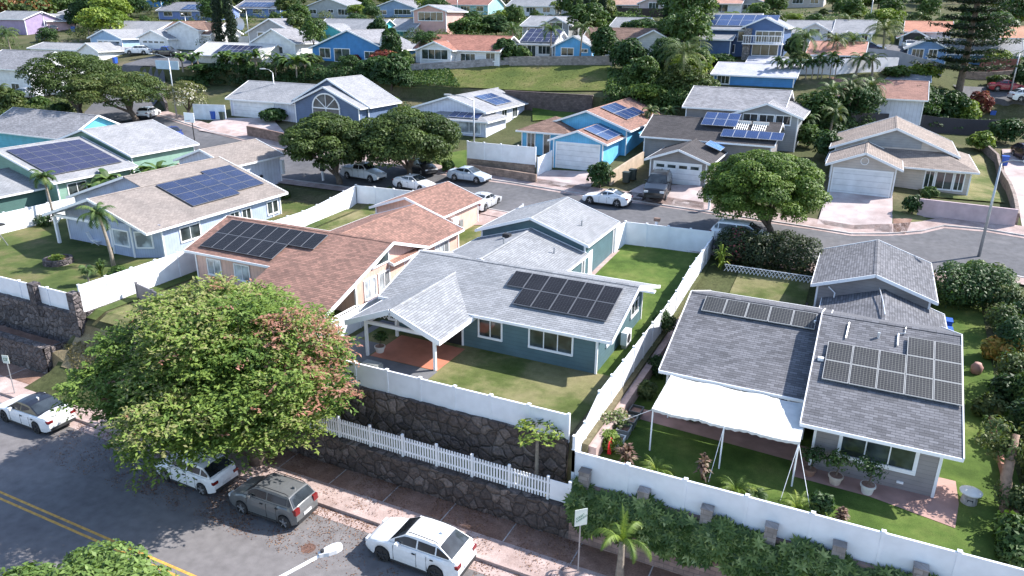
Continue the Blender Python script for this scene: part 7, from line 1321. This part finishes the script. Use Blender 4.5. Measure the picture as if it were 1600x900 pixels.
for px, py in cands:
    if len(far_tr) >= 290: break
    p = GT(px, py)
    if p[1] < 62 or not clear(p[0], p[1], 6.2) or any((p[0]-a)**2+(p[1]-b)**2 < 49 for a, b, _ in roadp) or any((p[0]-a)**2+(p[1]-b)**2 < 9 for a, b in far_tr): continue
    if 590 < px < 975 and 98 < py < 170: continue
    sT = rnd.choice([.45, .6, .8, 1.0, 1.25])*rnd.uniform(.9, 1.1)
    if hides(p[0], p[1], sT): continue
    hx, hy, hl = min(hs_, key=lambda h_: (h_[0]-p[0])**2+(h_[1]-p[1])**2); k = rnd.randrange(5)
    dx_, dy_ = p[0]-hx, p[1]-hy; side = ('right of' if dx_ > 0 else 'left of') if abs(dx_) > abs(dy_) else ('behind' if dy_ > 0 else 'in front of')
    s = sT; sz = 'small' if s < .7 else 'large' if s > 1.1 else 'middling'
    col = ['green', 'dark green', 'olive', 'tall green', 'yellow green'][k]; wd = hl.replace(',', '').split()[:8]
    while wd and wd[-1] in ('with', 'and', 'a', 'an', 'the', 'of', 'at', 'its', 'in', 'on', 'under', 'behind', 'beside', 'over', 'to', 'great', 'by', 'two', 'red', 'brown', 'white', 'blue', 'grey', 'dark', 'pale', 'light', 'long', 'small', 'left'): wd.pop()
    lb = '%s %s tree %s the %s' % (sz, col, side, ' '.join(wd))
    if lb in seen or len(lb.split()) > 16: continue
    seen.add(lb); far_tr.append((p[0], p[1])); o = protos[k] if not used[k] else copy_tree(protos[k]); used[k] = True; o.location = p; o.scale = (s, s, s*rnd.uniform(.85, 1.1)); o.rotation_euler = (0,0,rnd.uniform(0,6.28)); o['label'] = lb; o['group'] = 'trees among the far houses'
print('far trees', len(far_tr))
for k in range(5):
    if not used[k]:
        for c in list(protos[k].children): bpy.data.objects.remove(c)
        bpy.data.objects.remove(protos[k])
# far wood above the last houses
rng = np.random.default_rng(66); L = []
for i in range(420):
    px = rnd.uniform(-60, 1660); d = rnd.uniform(210, 520); v = ray(px, -5); v = v/math.hypot(v[0], v[1]); x, y = v[0]*d, v[1]*d
    if not clear(x, y, 12): continue
    s = rnd.uniform(3.5, 7); L.append((x, y, Th(x, y)+s*.7, s, s, s*rnd.uniform(.7, 1)))
P, N, k = lobe_points(rng, L, 90000, (.8,1.05), -.2); lt = rng.uniform(0,1,len(L)); o = leaves('far_wood', LM, P, N/np.linalg.norm(N,axis=1)[:,None]+np.array([0,0,.4]), 1.1, rng, tint=np.clip(lt[k]*.6+rng.uniform(0,.4,len(P)),0,1)); tag(o, 'far off green woodland covering the upper hillside', 'woodland', kind='stuff')
# weeds and ground cover on the bank and slopes
def scatter(name, label, pts, n, mat, size, seed, dz=.1):
    rng = np.random.default_rng(seed); A, B, C_, D = [np.array(GT(*p)[:2]) for p in pts]; u = rng.uniform(0,1,n)[:,None]; v = rng.uniform(0,1,n)[:,None]; q = (A*(1-u)+B*u)*(1-v)+(D*(1-u)+C_*u)*v
    P = np.array([(a, b, Th(a, b)+dz+rng.uniform(0, size*.6)) for a, b in q]); o = leaves(name, mat, P, np.tile([0,-.5,.6], (n,1)), size, rng, jitter=.6); return tag(o, label, 'ground cover', kind='stuff')
scatter('bank_weeds', 'rough weeds covering the left part of the grass bank', [(618,118),(700,106),(720,140),(612,143)], 3500, LG, .35, 1)
def thicket(label, pts, n, lf, mat, seed, smin=.8, smax=1.6, cd=6.0):
    rng = np.random.default_rng(seed); A, B, C_, D = [np.array(q, float) for q in pts]; L = []
    for _ in range(n):
        u, v = rng.uniform(0,1), rng.uniform(0,1); q = (A*(1-u)+B*u)*(1-v)+(D*(1-u)+C_*u)*v; p = GT(q[0], q[1])
        if not clear(p[0], p[1], cd) or any((p[0]-a)**2+(p[1]-b)**2 < 42 for a, b, _ in roadp): continue
        s = rng.uniform(smin, smax); L.append((p[0], p[1], p[2]+s*.35, s, s, s*.75))
    if not L: return
    P, N, k = lobe_points(rng, L, int(len(L)*lf), (.75,1.08), -.1); lt = rng.uniform(0,1,len(L)); o = leaves('undergrowth', mat, P, N/np.linalg.norm(N,axis=1)[:,None]+np.array([0,0,.4]), .34, rng, tint=np.clip(lt[k]*.6+rng.uniform(0,.4,len(P)),0,1), jitter=.5); tag(o, label, 'undergrowth', kind='stuff')
thicket('dark undergrowth between the banana plants and the long roof at left', [(285,118),(640,112),(640,142),(285,138)], 150, 150, LD, 701)
thicket('tangled undergrowth around the big palm right of the grass bank', [(985,112),(1110,115),(1110,175),(960,172)], 120, 150, LG, 702)
thicket('undergrowth along the dark fence behind the beige house', [(1240,190),(1560,190),(1560,205),(1240,212)], 90, 130, LD, 703)
thicket('scrubby growth at the left edge around the spreading trees', [(0,165),(130,165),(110,205),(0,200)], 60, 130, LM, 704)
thicket('mixed garden growth between the upper rows of houses, left half', [(0,22),(800,22),(800,75),(0,85)], 260, 110, LM, 705, 1.0, 2.2)
thicket('mixed garden growth between the upper rows of houses, right half', [(800,22),(1600,30),(1600,110),(800,75)], 260, 110, LG, 706, 1.0, 2.2)
thicket('garden growth at the foot of the slate blue house', [(430,190),(640,165),(660,200),(480,215)], 40, 130, LD, 707)
thicket('weedy growth below the dark block retaining wall', [(960,160),(1050,175),(1040,200),(950,190)], 40, 130, LG, 708)
scatter('bank_weeds', 'taller weeds at the right end of the grass bank', [(950,110),(1060,125),(1060,160),(950,150)], 4000, LG, .5, 2)
scatter('bank_grass_tufts', 'short olive grass tufts over the open grass bank', [(700,106),(955,102),(965,142),(710,142)], 2600, leafm('olive_tuft', [(0, (.06,.08,.02)), (.6, (.1,.12,.03)), (1, (.16,.15,.06))]), .2, 4, .02)
scatter('slope_weeds', 'dry weeds on the slope beside the big tree', [(100,540),(190,520),(240,600),(120,600)], 2500, leafm('dry_leaf', [(0, (.1,.09,.04)), (1, (.26,.22,.1))]), .14, 3, .02)
